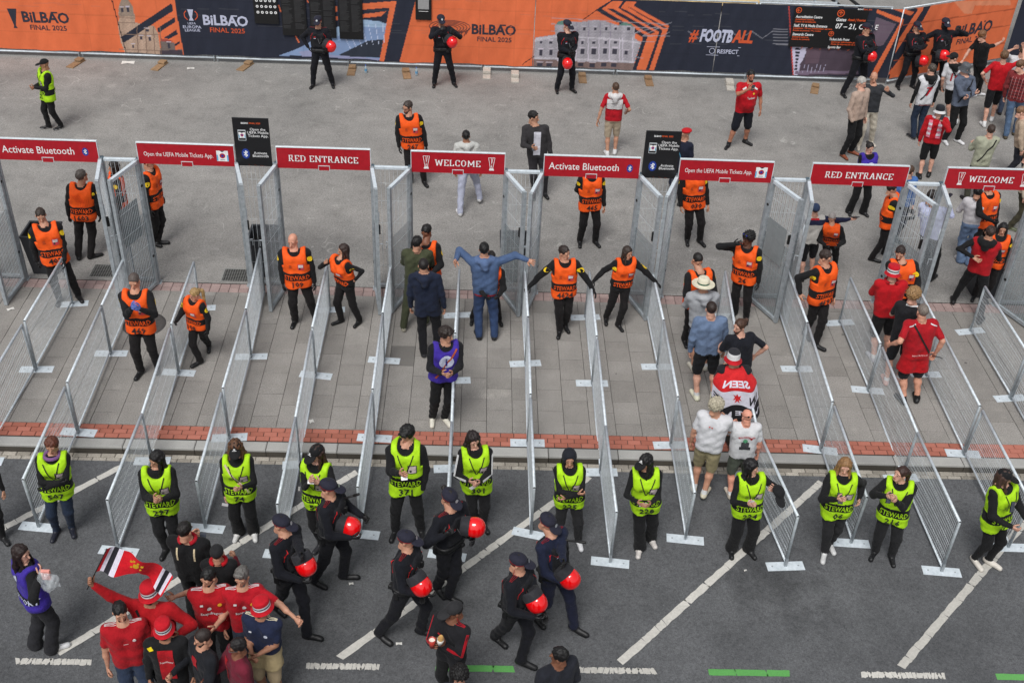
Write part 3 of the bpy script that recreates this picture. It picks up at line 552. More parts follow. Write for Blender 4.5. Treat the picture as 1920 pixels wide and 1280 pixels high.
# ------------------------------------------------------------------ printed banners on the site fence
ART = {'main': [([(-0.427, 1.969), (-0.401, 0.116), (5.148, 0.139), (5.74, 2.391)], (40, 44, 58)), ([(-1.975, 1.846), (-1.829, 0.095), (-0.362, 0.103), (-0.427, 1.969)], (222, 112, 70)), ([(-1.927, 0.452), (-1.934, 0.961), (-1.843, 1.105), (-1.863, 1.225), (-1.825, 1.405), (-1.744, 1.547), (-1.69, 1.647), (-1.613, 1.65), (-1.571, 1.553), (-1.512, 1.436), (-1.501, 1.258), (-1.458, 1.159), (-1.492, 0.997), (-1.351, 0.962), (-1.338, 0.922), (-1.025, 0.933), (-0.953, 0.753), (-0.94, 0.569), (-0.958, 0.154), (-1.85, 0.133)], (176, 150, 132)), ([(-1.719, 1.646), (-1.613, 1.65), (-1.496, 1.417), (-1.477, 1.159), (-1.864, 1.155), (-1.853, 1.285)], (150, 132, 118)), ([(-0.916, 0.529), (-0.575, 0.51), (-0.574, 0.293), (-0.4, 0.34), (-0.373, 0.164), (-0.958, 0.154)], (112, 100, 96)), ([(-0.916, 0.601), (-0.685, 0.568), (-0.563, 0.521), (-0.888, 0.519)], (156, 74, 66)), ([(-0.96, 0.279), (-0.404, 0.309), (-0.373, 0.164), (-0.958, 0.15)], (70, 62, 72)), ([(-1.905, 0.596), (-0.498, 1.532), (-0.486, 1.334), (-1.872, 0.433)], (40, 44, 58)), ([(-0.958, 0.854), (-0.468, 1.175), (-0.469, 1.05), (-0.931, 0.741)], (40, 44, 58)), ([(-0.815, 0.618), (-0.462, 0.848), (-0.452, 0.726), (-0.702, 0.586)], (40, 44, 58)), ([(-0.557, 0.463), (-0.429, 0.546), (-0.416, 0.493), (-0.559, 0.405)], (40, 44, 58)), ([(2.06, 0.243), (2.482, 0.41), (2.781, 0.571), (3.574, 1.048), (4.249, 1.268), (4.629, 1.258), (4.853, 1.18), (4.77, 0.211), (3.389, 0.239), (2.761, 0.262)], (132, 154, 192)), ([(2.781, 0.571), (3.076, 0.682), (3.574, 1.048), (4.249, 1.268), (4.605, 1.252), (4.842, 1.187), (4.827, 1.092), (4.148, 1.093), (3.562, 0.799)], (158, 184, 212)), ([(3.598, 0.317), (4.006, 0.534), (4.374, 0.728), (4.76, 0.779), (4.662, 0.278), (3.875, 0.276)], (48, 54, 66)), ([(2.575, 0.362), (2.916, 0.425), (3.393, 0.315), (4.601, 0.256), (4.6, 0.21), (2.664, 0.249)], (150, 154, 188)), ([(4.229, 1.681), (5.115, 1.785), (4.764, 0.185), (4.643, 0.193), (4.934, 1.605), (4.235, 1.531)], (222, 112, 70)), ([(4.243, 1.415), (4.849, 1.509), (4.728, 1.378), (4.251, 1.317)], (222, 112, 70)), ([(3.542, 1.584), (3.62, 1.591), (3.622, 1.451), (3.546, 1.438)], (222, 112, 70)), ([(3.546, 1.336), (3.612, 1.343), (3.623, 1.231), (3.549, 1.219)], (222, 112, 70)), ([(2.142, 1.582), (2.17, 1.583), (2.227, 1.403), (2.194, 1.402)], (222, 112, 70)), ([(2.86, 1.775), (2.895, 1.777), (2.917, 1.646), (2.882, 1.68)], (222, 112, 70)), ([(2.508, 0.782), (2.544, 0.783), (2.628, 0.604), (2.592, 0.602)], (222, 112, 70)), ([(10.703, 2.37), (10.472, 1.984), (10.118, 1.726), (10.729, 1.402), (11.381, 1.018), (11.208, 0.163), (11.418, 0.023), (19.624, -0.076), (18.891, 2.666)], (40, 44, 58)), ([(10.528, 1.984), (10.274, 1.759), (11.506, 1.104), (11.305, 0.164), (11.549, 0.159), (11.783, 1.216), (10.682, 1.804), (10.783, 1.977)], (222, 112, 70)), ([(10.41, 1.774), (10.547, 1.779), (11.694, 1.203), (11.56, 1.157)], (40, 44, 58)), ([(10.861, 1.98), (10.75, 1.816), (11.866, 1.27), (11.631, 0.158), (11.763, 0.158), (12.02, 1.398), (11.067, 1.878), (11.127, 1.969)], (222, 112, 70)), ([(10.893, 1.852), (11.016, 1.806), (11.977, 1.336), (11.9, 1.32)], (40, 44, 58)), ([(10.619, 1.429), (10.747, 1.434), (10.725, 1.348)], (222, 112, 70)), ([(11.181, 1.164), (11.39, 1.069), (11.376, 1.016), (11.211, 1.062)], (222, 112, 70)), ([(8.63, 0.176), (8.615, 0.867), (8.649, 0.961), (9.141, 1.05), (9.107, 1.274), (9.18, 1.378), (9.333, 1.444), (9.513, 1.41), (9.789, 1.42), (10.14, 1.477), (10.42, 1.443), (10.765, 1.343), (10.856, 1.428), (11.057, 1.404), (11.166, 1.307), (11.174, 1.04), (11.356, 0.923), (11.324, 0.755), (11.242, 0.374), (11.221, 0.193), (9.359, 0.159)], (164, 160, 168)), ([(9.135, 1.305), (9.179, 1.398), (9.333, 1.448), (9.515, 1.39), (9.401, 1.325)], (96, 130, 120)), ([(10.744, 1.363), (10.855, 1.438), (11.046, 1.412), (11.144, 1.322)], (96, 130, 120)), ([(8.62, 0.377), (9.345, 0.371), (11.243, 0.37), (11.221, 0.186), (9.359, 0.155), (8.63, 0.176)], (128, 108, 104)), ([(8.637, 0.44), (9.34, 0.45), (11.238, 0.416), (11.239, 0.37), (9.343, 0.396), (8.629, 0.387)], (192, 188, 196)), ([(9.161, 1.051), (9.699, 1.033), (10.297, 1.03), (11.345, 0.933), (11.339, 0.891), (10.301, 0.978), (9.165, 0.985)], (194, 190, 198)), ([(8.615, 0.867), (8.65, 0.951), (9.162, 1.031), (9.166, 0.969), (8.635, 0.851)], (192, 188, 196)), ([(15.251, 0.944), (15.671, 0.952), (15.536, 0.171), (15.439, 0.163)], (196, 192, 214)), ([(15.663, 0.936), (16.858, 0.979), (17.149, 0.246), (15.558, 0.172), (15.546, 0.47), (15.637, 0.677)], (80, 68, 80)), ([(15.633, 0.924), (16.031, 0.938), (16.036, 0.532), (15.67, 0.508)], (98, 80, 92)), ([(15.467, 0.307), (17.102, 0.36), (17.129, 0.285), (15.473, 0.215)], (124, 108, 128)), ([(17.254, 1.808), (17.806, 1.642), (17.598, 1.061), (17.297, 1.05)], (108, 92, 106)), ([(17.241, 2.001), (17.977, 1.779), (17.985, 1.703), (17.626, 0.279), (17.473, 0.274), (17.894, 1.678), (17.246, 1.915)], (222, 112, 70)), ([(17.49, 2.075), (18.125, 2.087), (18.178, 1.873), (17.998, 1.91)], (222, 112, 70)), ([(17.91, 0.289), (18.254, 1.483), (18.313, 1.331), (18.345, 0.316)], (222, 112, 70))], 'ang': [([(-0.127, 0.279), (0.298, 0.875), (0.668, 1.692), (0.868, 2.158), (-0.348, 2.268), (-0.266, 0.301)], (40, 44, 58)), ([(0.56, 2.176), (0.2, 2.16), (0.411, 1.994), (0.023, 1.331), (-0.478, 0.397), (-0.279, 0.345), (0.214, 1.304), (0.575, 1.973)], (222, 112, 70)), ([(-0.309, 2.144), (-0.226, 2.124), (0.309, 1.946), (0.217, 1.867), (-0.277, 2.04)], (222, 112, 70)), ([(1.606, 2.068), (3.681, 1.855), (3.79, 1.694), (2.42, 1.854), (2.39, 1.64), (2.101, 1.677)], (224, 140, 104))], 'bld': [([(-1.927, 0.452), (-1.934, 0.961), (-1.843, 1.105), (-1.863, 1.225), (-1.825, 1.405), (-1.744, 1.547), (-1.69, 1.647), (-1.613, 1.65), (-1.571, 1.553), (-1.512, 1.436), (-1.501, 1.258), (-1.458, 1.159), (-1.492, 0.997), (-1.351, 0.962), (-1.338, 0.922), (-1.025, 0.933), (-0.953, 0.753), (-0.94, 0.569), (-0.958, 0.154), (-1.85, 0.133)], [(-1.619, 1.303, 0.03, 0.06), (-1.753, 1.308, 0.025, 0.05), (-1.388, 0.584, 0.03, 0.05), (-1.184, 0.57, 0.03, 0.05), (-1.618, 0.359, 0.02, 0.04), (-0.715, 0.412, 0.035, 0.07), (-1.219, 0.804, 0.05, 0.03)]), ([(-0.916, 0.529), (-0.575, 0.51), (-0.574, 0.293), (-0.4, 0.34), (-0.373, 0.164), (-0.958, 0.154)], []), ([(8.63, 0.176), (8.615, 0.867), (8.649, 0.961), (9.141, 1.05), (9.107, 1.274), (9.18, 1.378), (9.333, 1.444), (9.513, 1.41), (9.789, 1.42), (10.14, 1.477), (10.42, 1.443), (10.765, 1.343), (10.856, 1.428), (11.057, 1.404), (11.166, 1.307), (11.174, 1.04), (11.356, 0.923), (11.324, 0.755), (11.242, 0.374), (11.221, 0.193), (9.359, 0.159)], [(9.869, 0.631, 0.055, 0.075), (10.16, 0.641, 0.055, 0.075), (10.45, 0.651, 0.055, 0.075), (10.7, 0.66, 0.055, 0.075), (8.791, 0.561, 0.04, 0.075), (9.051, 0.57, 0.04, 0.075), (9.851, 0.869, 0.035, 0.035), (10.14, 0.88, 0.035, 0.035), (10.449, 0.891, 0.035, 0.035), (10.698, 0.899, 0.035, 0.035), (8.786, 0.832, 0.035, 0.035), (9.045, 0.841, 0.035, 0.035), (9.863, 1.23, 0.032, 0.035), (10.15, 1.24, 0.032, 0.035), (10.437, 1.25, 0.032, 0.035), (10.674, 1.258, 0.032, 0.035), (11.001, 1.27, 0.032, 0.035), (9.857, 0.266, 0.07, 0.05), (10.149, 0.276, 0.07, 0.05), (10.441, 0.286, 0.07, 0.05), (10.704, 0.296, 0.07, 0.05), (9.031, 0.237, 0.07, 0.05), (8.789, 0.228, 0.07, 0.05), (11.004, 0.639, 0.045, 0.05)])], 'lines': [(-2.001, 1.845, -1.826, 0.109, 0.012, (40, 30, 34)), (10.139, 1.725, 9.824, 1.478, 0.01, (60, 34, 34)), (8.636, 0.461, 8.345, 0.234, 0.01, (60, 34, 34)), (14.989, 1.983, 15.43, 0.193, 0.014, (196, 70, 60)), (3.669, 1.051, 3.909, 0.511, 0.007, (196, 206, 230)), (3.849, 1.077, 4.055, 0.541, 0.007, (196, 206, 230)), (4.029, 1.103, 4.2, 0.571, 0.007, (196, 206, 230)), (4.209, 1.129, 4.346, 0.602, 0.007, (196, 206, 230)), (4.388, 1.156, 4.491, 0.632, 0.007, (196, 206, 230)), (4.568, 1.182, 4.636, 0.662, 0.007, (196, 206, 230)), (4.747, 1.208, 4.782, 0.692, 0.007, (196, 206, 230)), (-1.461, 0.877, -1.531, 0.155, 0.01, (120, 98, 86)), (-1.246, 0.885, -1.312, 0.162, 0.01, (120, 98, 86)), (-1.041, 0.892, -1.104, 0.17, 0.01, (120, 98, 86)), (-0.874, 0.898, -0.935, 0.176, 0.01, (120, 98, 86)), (-1.871, 1.114, -1.485, 1.104, 0.01, (132, 110, 96)), (-1.892, 0.983, -1.505, 0.972, 0.01, (132, 110, 96)), (-1.941, 0.677, -0.923, 0.688, 0.01, (132, 110, 96)), (-2.007, 0.263, -0.981, 0.274, 0.01, (132, 110, 96)), (9.226, 0.971, 9.258, 0.346, 0.01, (208, 200, 214)), (9.504, 0.981, 9.539, 0.356, 0.01, (208, 200, 214)), (9.683, 0.987, 9.72, 0.363, 0.01, (208, 200, 214)), (9.991, 0.998, 10.032, 0.374, 0.01, (208, 200, 214)), (10.269, 1.008, 10.314, 0.384, 0.01, (208, 200, 214)), (10.537, 1.018, 10.586, 0.393, 0.01, (208, 200, 214)), (10.796, 1.027, 10.847, 0.402, 0.01, (208, 200, 214)), (10.875, 1.03, 10.928, 0.405, 0.01, (208, 200, 214)), (11.134, 1.039, 11.19, 0.414, 0.01, (208, 200, 214)), (9.672, 1.396, 9.699, 1.029, 0.008, (140, 132, 150)), (9.968, 1.406, 9.997, 1.04, 0.008, (140, 132, 150)), (10.264, 1.417, 10.295, 1.05, 0.008, (140, 132, 150)), (10.52, 1.426, 10.553, 1.059, 0.008, (140, 132, 150)), (15.379, 0.893, 15.467, 0.887, 0.03, (40, 40, 52)), (15.396, 0.804, 15.467, 0.797, 0.03, (40, 40, 52)), (15.413, 0.714, 15.466, 0.707, 0.03, (40, 40, 52)), (15.43, 0.624, 15.466, 0.617, 0.03, (40, 40, 52)), (15.446, 0.534, 15.465, 0.526, 0.03, (40, 40, 52)), (15.463, 0.444, 15.465, 0.435, 0.03, (40, 40, 52)), (15.48, 0.353, 15.465, 0.343, 0.03, (40, 40, 52)), (15.568, 0.47, 15.563, 0.264, 0.008, (170, 166, 190)), (15.676, 0.474, 15.667, 0.268, 0.008, (170, 166, 190)), (15.785, 0.478, 15.772, 0.272, 0.008, (170, 166, 190)), (15.893, 0.482, 15.877, 0.275, 0.008, (170, 166, 190)), (16.002, 0.486, 15.981, 0.279, 0.008, (170, 166, 190)), (16.11, 0.489, 16.086, 0.283, 0.008, (170, 166, 190)), (16.219, 0.493, 16.191, 0.286, 0.008, (170, 166, 190))], 'truss': [(9.015, 1.489, 12.006, 1.428), (9.025, 1.332, 12.019, 1.317), (11.18, 1.174, 12.079, 1.482), (11.366, 1.109, 12.084, 1.114), (11.203, 0.948, 11.701, 0.966), (11.181, 1.164, 11.528, 1.442), (11.403, 1.131, 11.779, 1.328), (11.845, 1.105, 12.069, 1.237), (11.308, 0.524, 11.47, 0.519), (9.016, 1.148, 9.136, 1.132), (12.515, 1.27, 12.814, 1.083), (12.814, 1.083, 13.059, 1.289), (13.059, 1.289, 13.36, 1.103), (13.36, 1.103, 13.604, 1.309), (13.604, 1.309, 13.907, 1.122), (13.907, 1.122, 14.148, 1.328), (14.148, 1.328, 14.454, 1.141), (14.454, 1.141, 14.694, 1.348), (14.684, 1.403, 15.068, 1.403), (14.694, 1.348, 15.078, 1.347), (14.708, 1.264, 15.093, 1.263), (14.723, 1.179, 15.109, 1.179), (14.738, 1.095, 15.124, 1.094), (14.753, 1.01, 15.14, 1.009)], 'bil1': (-3.708, 1.052, 1.172), 'cupL': (-4.513, 0.996, 0.5), 'bil2': (0.794, 1.131, 1.125), 'el': (-0.061, 1.224), 'bil3': (7.571, 1.136, 1.124), 'circ': (6.448, 1.166), 'foot': (13.486, 1.178), 'resp': (13.521, 0.766), 'boards': [(1.542, 2.142, 1.098, 2.06), (2.225, 2.84, 0.816, 2.06), (2.934, 3.576, 0.785, 2.06), (3.657, 4.259, 0.768, 2.06), (5.588, 5.989, 1.337, 2.06), (15.144, 17.025, 0.969, 2.008)]}
def inpoly(X, Z, pts):
    c = np.zeros(X.shape, bool); n = len(pts)
    for i in range(n):
        x1, z1 = pts[i]; x2, z2 = pts[(i + 1) % n]
        if z1 == z2: continue
        q = ((Z < z1) != (Z < z2)) & (X < (x2 - x1) * (Z - z1) / (z2 - z1) + x1); c ^= q
    return c
def nlin(a): a = np.asarray(a, float) / 255; return np.where(a <= .04045, a / 12.92, ((a + .055) / 1.055) ** 2.4)
def wav(x, z, ph=0.0):
    return .012 * np.sin(3.1 * x + ph) * (.4 + .6 * np.sin(z * 1.7 + x * .6)) + .006 * np.sin(9.0 * x + 2 * z + ph) + .005 * np.sin(17 * x - 5 * z) * np.cos(2.3 * x)
bm, bnt, bb = base_mat('printed_mesh_banner', .75, 0, .3)
at_ = bnt.nodes.new('ShaderNodeVertexColor'); at_.layer_name = 'print'
bn = noise(bnt, 1.6, 5, .7, vec_scale=(1, 1, .6)); br = ramp(bnt, bn.outputs['Fac'], [(.3, (.86,) * 3), (.7, (1.08,) * 3)]); bnt.links.new(mul(bnt, at_.outputs[0], br.outputs[0]), bb.inputs['Base Color'])
bn2 = noise(bnt, 5.0, 4, .6); bump(bnt, bb, bn2.outputs['Fac'], .4, .02)
def banner(label, P0, P1, zb, zt, art, polys, bgc, u0=0.0, step=.02, ph=0.0, extra=None):
    P0 = Vector(P0); P1 = Vector(P1); L = (P1 - P0).length; ang = math.atan2(P1.y - P0.y, P1.x - P0.x)
    nu, nz = int(L / step) + 1, int((zt - zb) / step) + 1
    U = np.linspace(0, L, nu); Zv = np.linspace(zb, zt, nz); UU, ZZ = np.meshgrid(U, Zv, indexing='ij'); A = UU + u0
    C = np.zeros((nu, nz, 3)); C[:] = nlin(bgc)
    for pts, col in polys: C[inpoly(A, ZZ, pts)] = nlin(col)
    if extra: extra(A, ZZ, C)
    zz = ZZ + np.where(Zv[None, :] < zb + .05, .012 * np.sin(UU * 2.1 + ph) + .008 * np.sin(UU * 7), 0)
    V = np.stack([UU, wav(A, ZZ, ph), zz], -1).reshape(-1, 3)
    i = np.arange(nu - 1)[:, None] * nz + np.arange(nz - 1)[None, :]; F = np.stack([i, i + nz, i + nz + 1, i + 1], -1).reshape(-1, 4)
    me = np_mesh('banner', V, F, [bm], None, True)
    ca_ = me.color_attributes.new('print', 'FLOAT_COLOR', 'POINT'); ca_.data.foreach_set('color', np.concatenate([C.reshape(-1, 3), np.ones((nu * nz, 1))], 1).astype(np.float32).ravel())
    o = bpy.data.objects.new('banner', me); COL.objects.link(o); o.location = (P0.x, P0.y, 0); o.rotation_euler = (0, 0, ang); tag(o, label, 'banner')
    return o
def np_mesh(name, V, F, mats, mi=None, smooth=True):
    me = bpy.data.meshes.new(name); n, m = len(V), len(F); K = F.shape[1]
    me.vertices.add(n); me.vertices.foreach_set('co', np.asarray(V, np.float32).ravel())
    me.loops.add(m * K); me.loops.foreach_set('vertex_index', np.asarray(F, np.int32).ravel())
    me.polygons.add(m); me.polygons.foreach_set('loop_start', np.arange(0, m * K, K, dtype=np.int32))
    me.polygons.foreach_set('use_smooth', np.full(m, smooth))
    for q in mats: me.materials.append(q)
    if mi is not None: me.polygons.foreach_set('material_index', np.asarray(mi, np.int32))
    me.update(calc_edges=True); return me
def bprint(o, u0, items, name='lettering', ph=0.0):
    b = MB()
    for it in items:
        kind = it[0]; tmp = MB()
        if kind == 't': _, s_, u, z, size, mat, bold, shear, width = it; text_on(tmp, s_, Matrix.Translation((u, 0, z)), mat, size, bold, shear, 1, 0, width)
        elif kind == 'l': _, pts, w_, mat = it; stroke_line(tmp, pts, w_, Matrix.Identity(4), mat, 0)
        elif kind == 'p': _, pts, mat = it; poly_on(tmp, pts, Matrix.Identity(4), mat, 0)
        lvl = .005 + (it[-1] if isinstance(it[-1], float) and kind == 'z' else 0) + (.001 * items.index(it)) * .15
        b.add([(p[0] - u0, float(wav(p[0], p[2], ph)) - lvl + p[1], p[2]) for p in tmp.v], tmp.f, tmp.mats[0]) if tmp.v else None
    if b.v:
        q = b.build(name, o)
        return q
YB = 16.3
NAVY = plain((40, 42, 56), .7, 0, 'navy_print'); WPR = plain((186, 190, 212), .7, 0, 'pale_print'); OPR = plain((204, 84, 44), .7, 0, 'orange_letters')
def bilbao(items, cx, cz, w_, mat, fm, fs=None, sh=0.0):
    h = w_ * .235
    items.append(('t', 'BiLBAO', cx, cz, h * 1.36, mat, .03, sh, w_))
    items.append(('l', [(cx + .13 * w_, cz + h * .46), (cx + .27 * w_, cz + h * .46)], h * .12, mat))
    items.append(('t', 'FINAL 2025', cx + .02 * w_, cz - h * .98, h * .66, fm, .012, sh, w_ * .78))
def art_extra(A, Z, C):
    r = np.random.default_rng(3)
    # faint scaffold and sky seen through the mesh
    for k in range(60):
        x0 = r.uniform(-8, 18); z0 = r.uniform(.9, 1.9); m_ = (np.abs(Z - z0 - .04 * np.sin(A)) < .006) & (A > x0) & (A < x0 + r.uniform(.5, 2.5)); C[m_] = C[m_] * .82 + .03
    m_ = (np.abs((A / 0.9) % 1.0) < .012) & (Z > .0); C[m_] *= .9
    for z0 in (.65, 1.15, 1.62): m_ = np.abs(Z - z0) < .012; C[m_] *= .88
    pale = (A > 10.2) & (A < 14.5)
    for (x1, z1, x2, z2) in ART['truss']:
        t = np.clip((A - x1) / (x2 - x1 + 1e-6), 0, 1); d = np.abs(Z - (z1 + (z2 - z1) * t)); m_ = (d < .011) & (A > min(x1, x2)) & (A < max(x1, x2)); C[m_] = C[m_] * .45 + nlin((165, 165, 175)) * .55
    # stone texture and windows of the two printed buildings
    for poly, wins in ART['bld']:
        m_ = inpoly(A, Z, poly); nz_ = np.sin(A * 61) * np.sin(Z * 83) * .08 + np.sin(A * 23 + 2) * .06 + r.normal(0, .08, A.shape); C[m_] *= (1 + nz_[m_])[:, None]
        for (cx, cz, hw, hh) in wins: q = (np.abs(A - cx) < hw) & (np.abs(Z - cz) < hh); C[q] = nlin((62, 60, 72)); q = (np.abs(A - cx) < hw + .025) & (np.abs(Z - cz - hh - .03) < .012); C[q] = nlin((196, 188, 200))
    for (x1, z1, x2, z2, wd, col) in ART['lines']:
        dx, dz = x2 - x1, z2 - z1; L2 = dx * dx + dz * dz; t = np.clip(((A - x1) * dx + (Z - z1) * dz) / L2, 0, 1); d = np.hypot(A - x1 - t * dx, Z - z1 - t * dz); C[d < wd] = nlin(col)
cuts = [(-9.0, 3.0), (3.0, 8.6), (8.6, 13.3), (13.3, 18.0)]
labs = ['orange and navy banner printed with a church and Europa League Bilbao Final 2025', 'navy and orange banner with a pale blue dome print and Bilbao Final 2025', 'printed banner showing a white theatre facade and orange chevrons behind the officer with clasped hands', 'dark navy printed banner reading football and respect behind the man filming himself']
BAN = []
for q, (a, e) in enumerate(cuts): BAN.append(banner(labs[q], (a + .01, YB), (e - .01, YB), .19, 2.03, ART, ART['main'], (222, 112, 70), u0=a + .01, extra=art_extra))
it = []; bilbao(it, *ART['bil1'], NAVY, NAVY); x, z, u = ART['cupL']; it += [('p', [(x - .11 * u * 2, z + .5 * u), (x + .12 * u * 2, z + .5 * u), (x + .05 * u, z - .36 * u), (x + .12 * u, z - .5 * u), (x - .08 * u, z - .5 * u), (x - .04 * u, z - .36 * u)], NAVY)]
bilbao(it, *ART['bil2'], WPR, OPR); x, z = ART['el']
it += [('p', [(x - .075, z + .16), (x + .075, z + .16), (x + .025, z - .05), (x + .06, z - .13), (x - .06, z - .13), (x - .025, z - .05)], WPR), ('l', [(x - .11, z + .12), (x - .16, z + .06), (x - .16, z - .03), (x - .09, z - .11)], .022, OPR), ('l', [(x + .11, z + .12), (x + .16, z + .06), (x + .16, z - .03), (x + .09, z - .11)], .022, OPR),
       ('t', 'UEFA', x, z - .2, .085, WPR, .01, 0, .2), ('t', 'EUROPA', x, z - .29, .1, WPR, .015, 0, .46), ('t', 'LEAGUE', x, z - .375, .1, WPR, .015, 0, .38)]
bprint(BAN[0], cuts[0][0] + .01, it)
it = []; bilbao(it, *ART['bil3'], NAVY, NAVY); cx, cz = ART['circ']
for k in range(5): it.append(('l', [(cx + (.52 - .08 * k) * math.cos(t * .35), cz - .05 * k + .04 * k + (.17 - .022 * k) * math.sin(t * .35)) for t in range(19)], .012, NAVY))
for k in range(9): a = -math.pi * (k + .5) / 9; it.append(('l', [(cx + .5 * math.cos(a), cz + .16 * math.sin(a)), (cx + .42 * math.cos(a), cz - .16 + .15 * math.sin(a))], .014, NAVY))
bprint(BAN[1], cuts[1][0] + .01, it)
it = [('t', '#', ART['foot'][0] - .80, ART['foot'][1], .44, OPR, .03, .25, .24), ('t', 'FOOTB', ART['foot'][0] - .22, ART['foot'][1], .44, WPR, .045, .2, .84), ('t', 'ALL', ART['foot'][0] + .46, ART['foot'][1], .44, OPR, .045, .2, .54),
      ('t', 'RESPECT', ART['resp'][0] + .1, ART['resp'][1], .15, WPR, .02, 0, .55), ('l', [(ART['resp'][0] - .46, ART['resp'][1] + .11), (ART['resp'][0] + .42, ART['resp'][1] + .11)], .012, WPR), ('l', [(ART['resp'][0] - .46, ART['resp'][1] - .11), (ART['resp'][0] + .42, ART['resp'][1] - .11)], .012, WPR),
      ('l', [(ART['resp'][0] - .31 + .07 * math.cos(t * .35), ART['resp'][1] + .07 * math.sin(t * .35)) for t in range(19)], .014, WPR)]
splitA = [t for t in it]
bprint(BAN[2], cuts[2][0] + .01, [t for t in it if (t[0] == 't' and t[1] in ('#',))]); bprint(BAN[3], cuts[3][0] + .01, [t for t in it if not (t[0] == 't' and t[1] in ('#',))])
# angled banner to the right and the navy one behind it
A0, A1 = (17.95, 16.22), (21.55, 17.98)
ban = banner('orange banner with navy chevrons angled away behind the officers on the right', A0, A1, .19, 2.05, ART, ART['ang'], (222, 112, 70), ph=1.0, extra=lambda A, Z, C: [C.__setitem__(np.abs(Z - z0 + .02 * A) < .014, nlin((176, 84, 52))) for z0 in (.7, 1.2, 1.65)])
it = []; bilbao(it, 2.62, 1.22, 1.35, NAVY, NAVY); bprint(ban, 0, it, ph=1.0)
bn_ = banner('dark navy banner beyond the orange one at the top right corner', (21.7, 18.0), (26.5, 25.0), .19, 2.05, ART, [], (38, 40, 56), ph=2.0, step=.08)
bn2_ = banner('navy banner running off toward the right edge beyond the reaching fans', (21.62, 17.9), (27.5, 17.2), .19, 2.0, ART, [], (36,40,54), ph=.5, step=.08)

# site fence carrying the banners
def site_panel(L):
    b = MB(); b.tube([(0, -.03, .12), (L, -.03, .12)], .024, PLATE, 8); b.tube([(0, 0, 2.05), (L, 0, 2.05)], .02, GALV, 8); b.tube([(.02, 0, -.0), (.02, 0, 2.05)], .02, GALV, 8); b.tube([(L - .02, 0, 0), (L - .02, 0, 2.05)], .02, GALV, 8)
    c = MB()
    for k in range(int(L / .1)): c.tube([(.1 + k * .1, 0, .1), (.1 + k * .1, 0, 2.05)], .0025, WIRE, 3, cap=False)
    for k in range(8): c.tube([(.02, 0, .15 + k * .26), (L - .02, 0, .15 + k * .26)], .0025, WIRE, 3, cap=False)
    return b.mesh('frame'), c.mesh('wire_mesh')
sf, sw = site_panel(3.4)
FX = [-10.6, -7.14, -3.68, -.22, 3.24, 6.9, 8.9, 11.58, 14.6]
FX = [-9.9, -6.45, -3.0, .45, 3.9, 7.35, 10.8, 14.25]
M_TIMB = piece_mat('timber', (140, 112, 84), (172, 142, 108), 20, .3, .2); M_CONC = piece_mat('concrete_foot', (176, 170, 160), (196, 190, 180), 30, .25, .2)
fsec = ['far left, out of frame', 'by the yellow-vest steward', 'under the church print', 'under the Europa League print', 'behind the officer with hand on hip', 'behind the officer covering his mouth', 'under the theatre print', 'under the football print']
for q, x in enumerate(FX):
    t = tag(empty('site_fence_panel', (x, YB + .06, 0)), 'tall steel site fence panel holding the banner, %s' % fsec[q], 'fence', 'site fence panels behind the banners'); link('frame', sf, t, (0, 0, 0)); o = link('wire_mesh', sw, t); o['kind'] = 'stuff'
t = tag(empty('site_fence_panel', (17.9, 16.3, 0), math.atan2(1.76, 3.6)), 'tall steel site fence panel angled behind the orange banner on the right', 'fence'); link('frame', sf, t).scale = (1.15, 1, 1); o = link('wire_mesh', sw, t); o['kind'] = 'stuff'; o.scale = (1.15, 1, 1)
blocks = [(-3.0, 15.98, .3, M_TIMB, 'worn timber board under the fence foot below the Bilbao lettering'), (-.9, 16.0, .25, M_TIMB, 'worn timber board under the fence foot below the church print'), (1.25, 16.15, .35, M_TIMB, 'worn timber board under the fence foot below the Final 2025 print'), (3.95, 16.1, .0, M_TIMB, 'timber board behind the legs of the officer with a hand on his hip'),
          (5.35, 16.0, -.15, M_TIMB, 'timber board beside the clear water bottle'), (7.42, 16.15, .0, M_CONC, 'pale concrete block under the fence right of the officer covering his mouth'), (8.15, 16.0, 0, M_CONC, 'pale concrete block between the legs of the officer with clasped hands'), (9.9, 16.1, 0, M_TIMB, 'brown timber board below the orange chevrons'), (11.62, 16.05, 0, M_TIMB, 'rust brown board below the right end of the theatre print'), (13.72, 15.95, .05, M_CONC, 'pale concrete block left of the man filming himself'), (15.95, 15.9, .3, M_TIMB, 'timber board below the direction sign'), (17.5, 15.95, .6, M_CONC, 'pale board at the corner where the fence turns')]
for x, y, a, m_, lb in blocks:
    b = MB(); b.box(-.10, .10, -.36, .2, 0, .030, m_, .006); b.box(-.09, .09, .0, .18, .045, .09, m_, .008) if m_ is M_TIMB else b.box(-.1, .1, -.1, .18, .045, .12, m_, .01)
    tag(b.build('fence_block', None, (x, y, 0), (0, 0, -a)), lb, 'block', 'blocks under the site fence feet')
def hung(name, label, x0, x1, z0, z1, draw, y=YB - .045, tilt=0.0, cat='sign'):
    t = tag(empty(name, ((x0 + x1) / 2, y, (z0 + z1) / 2)), label, cat); t.rotation_euler = (0, tilt, 0); w_, h = x1 - x0, z1 - z0
    b = MB(); b.box(-w_ / 2, w_ / 2, -.004, .004, -h / 2, h / 2, plain((16, 16, 18), .5, 0, 'board_black')); b.build('board', t)
    b = MB(); draw(b, Matrix.Translation((0, -.004, 0)), w_, h); b.build('lettering', t); return t
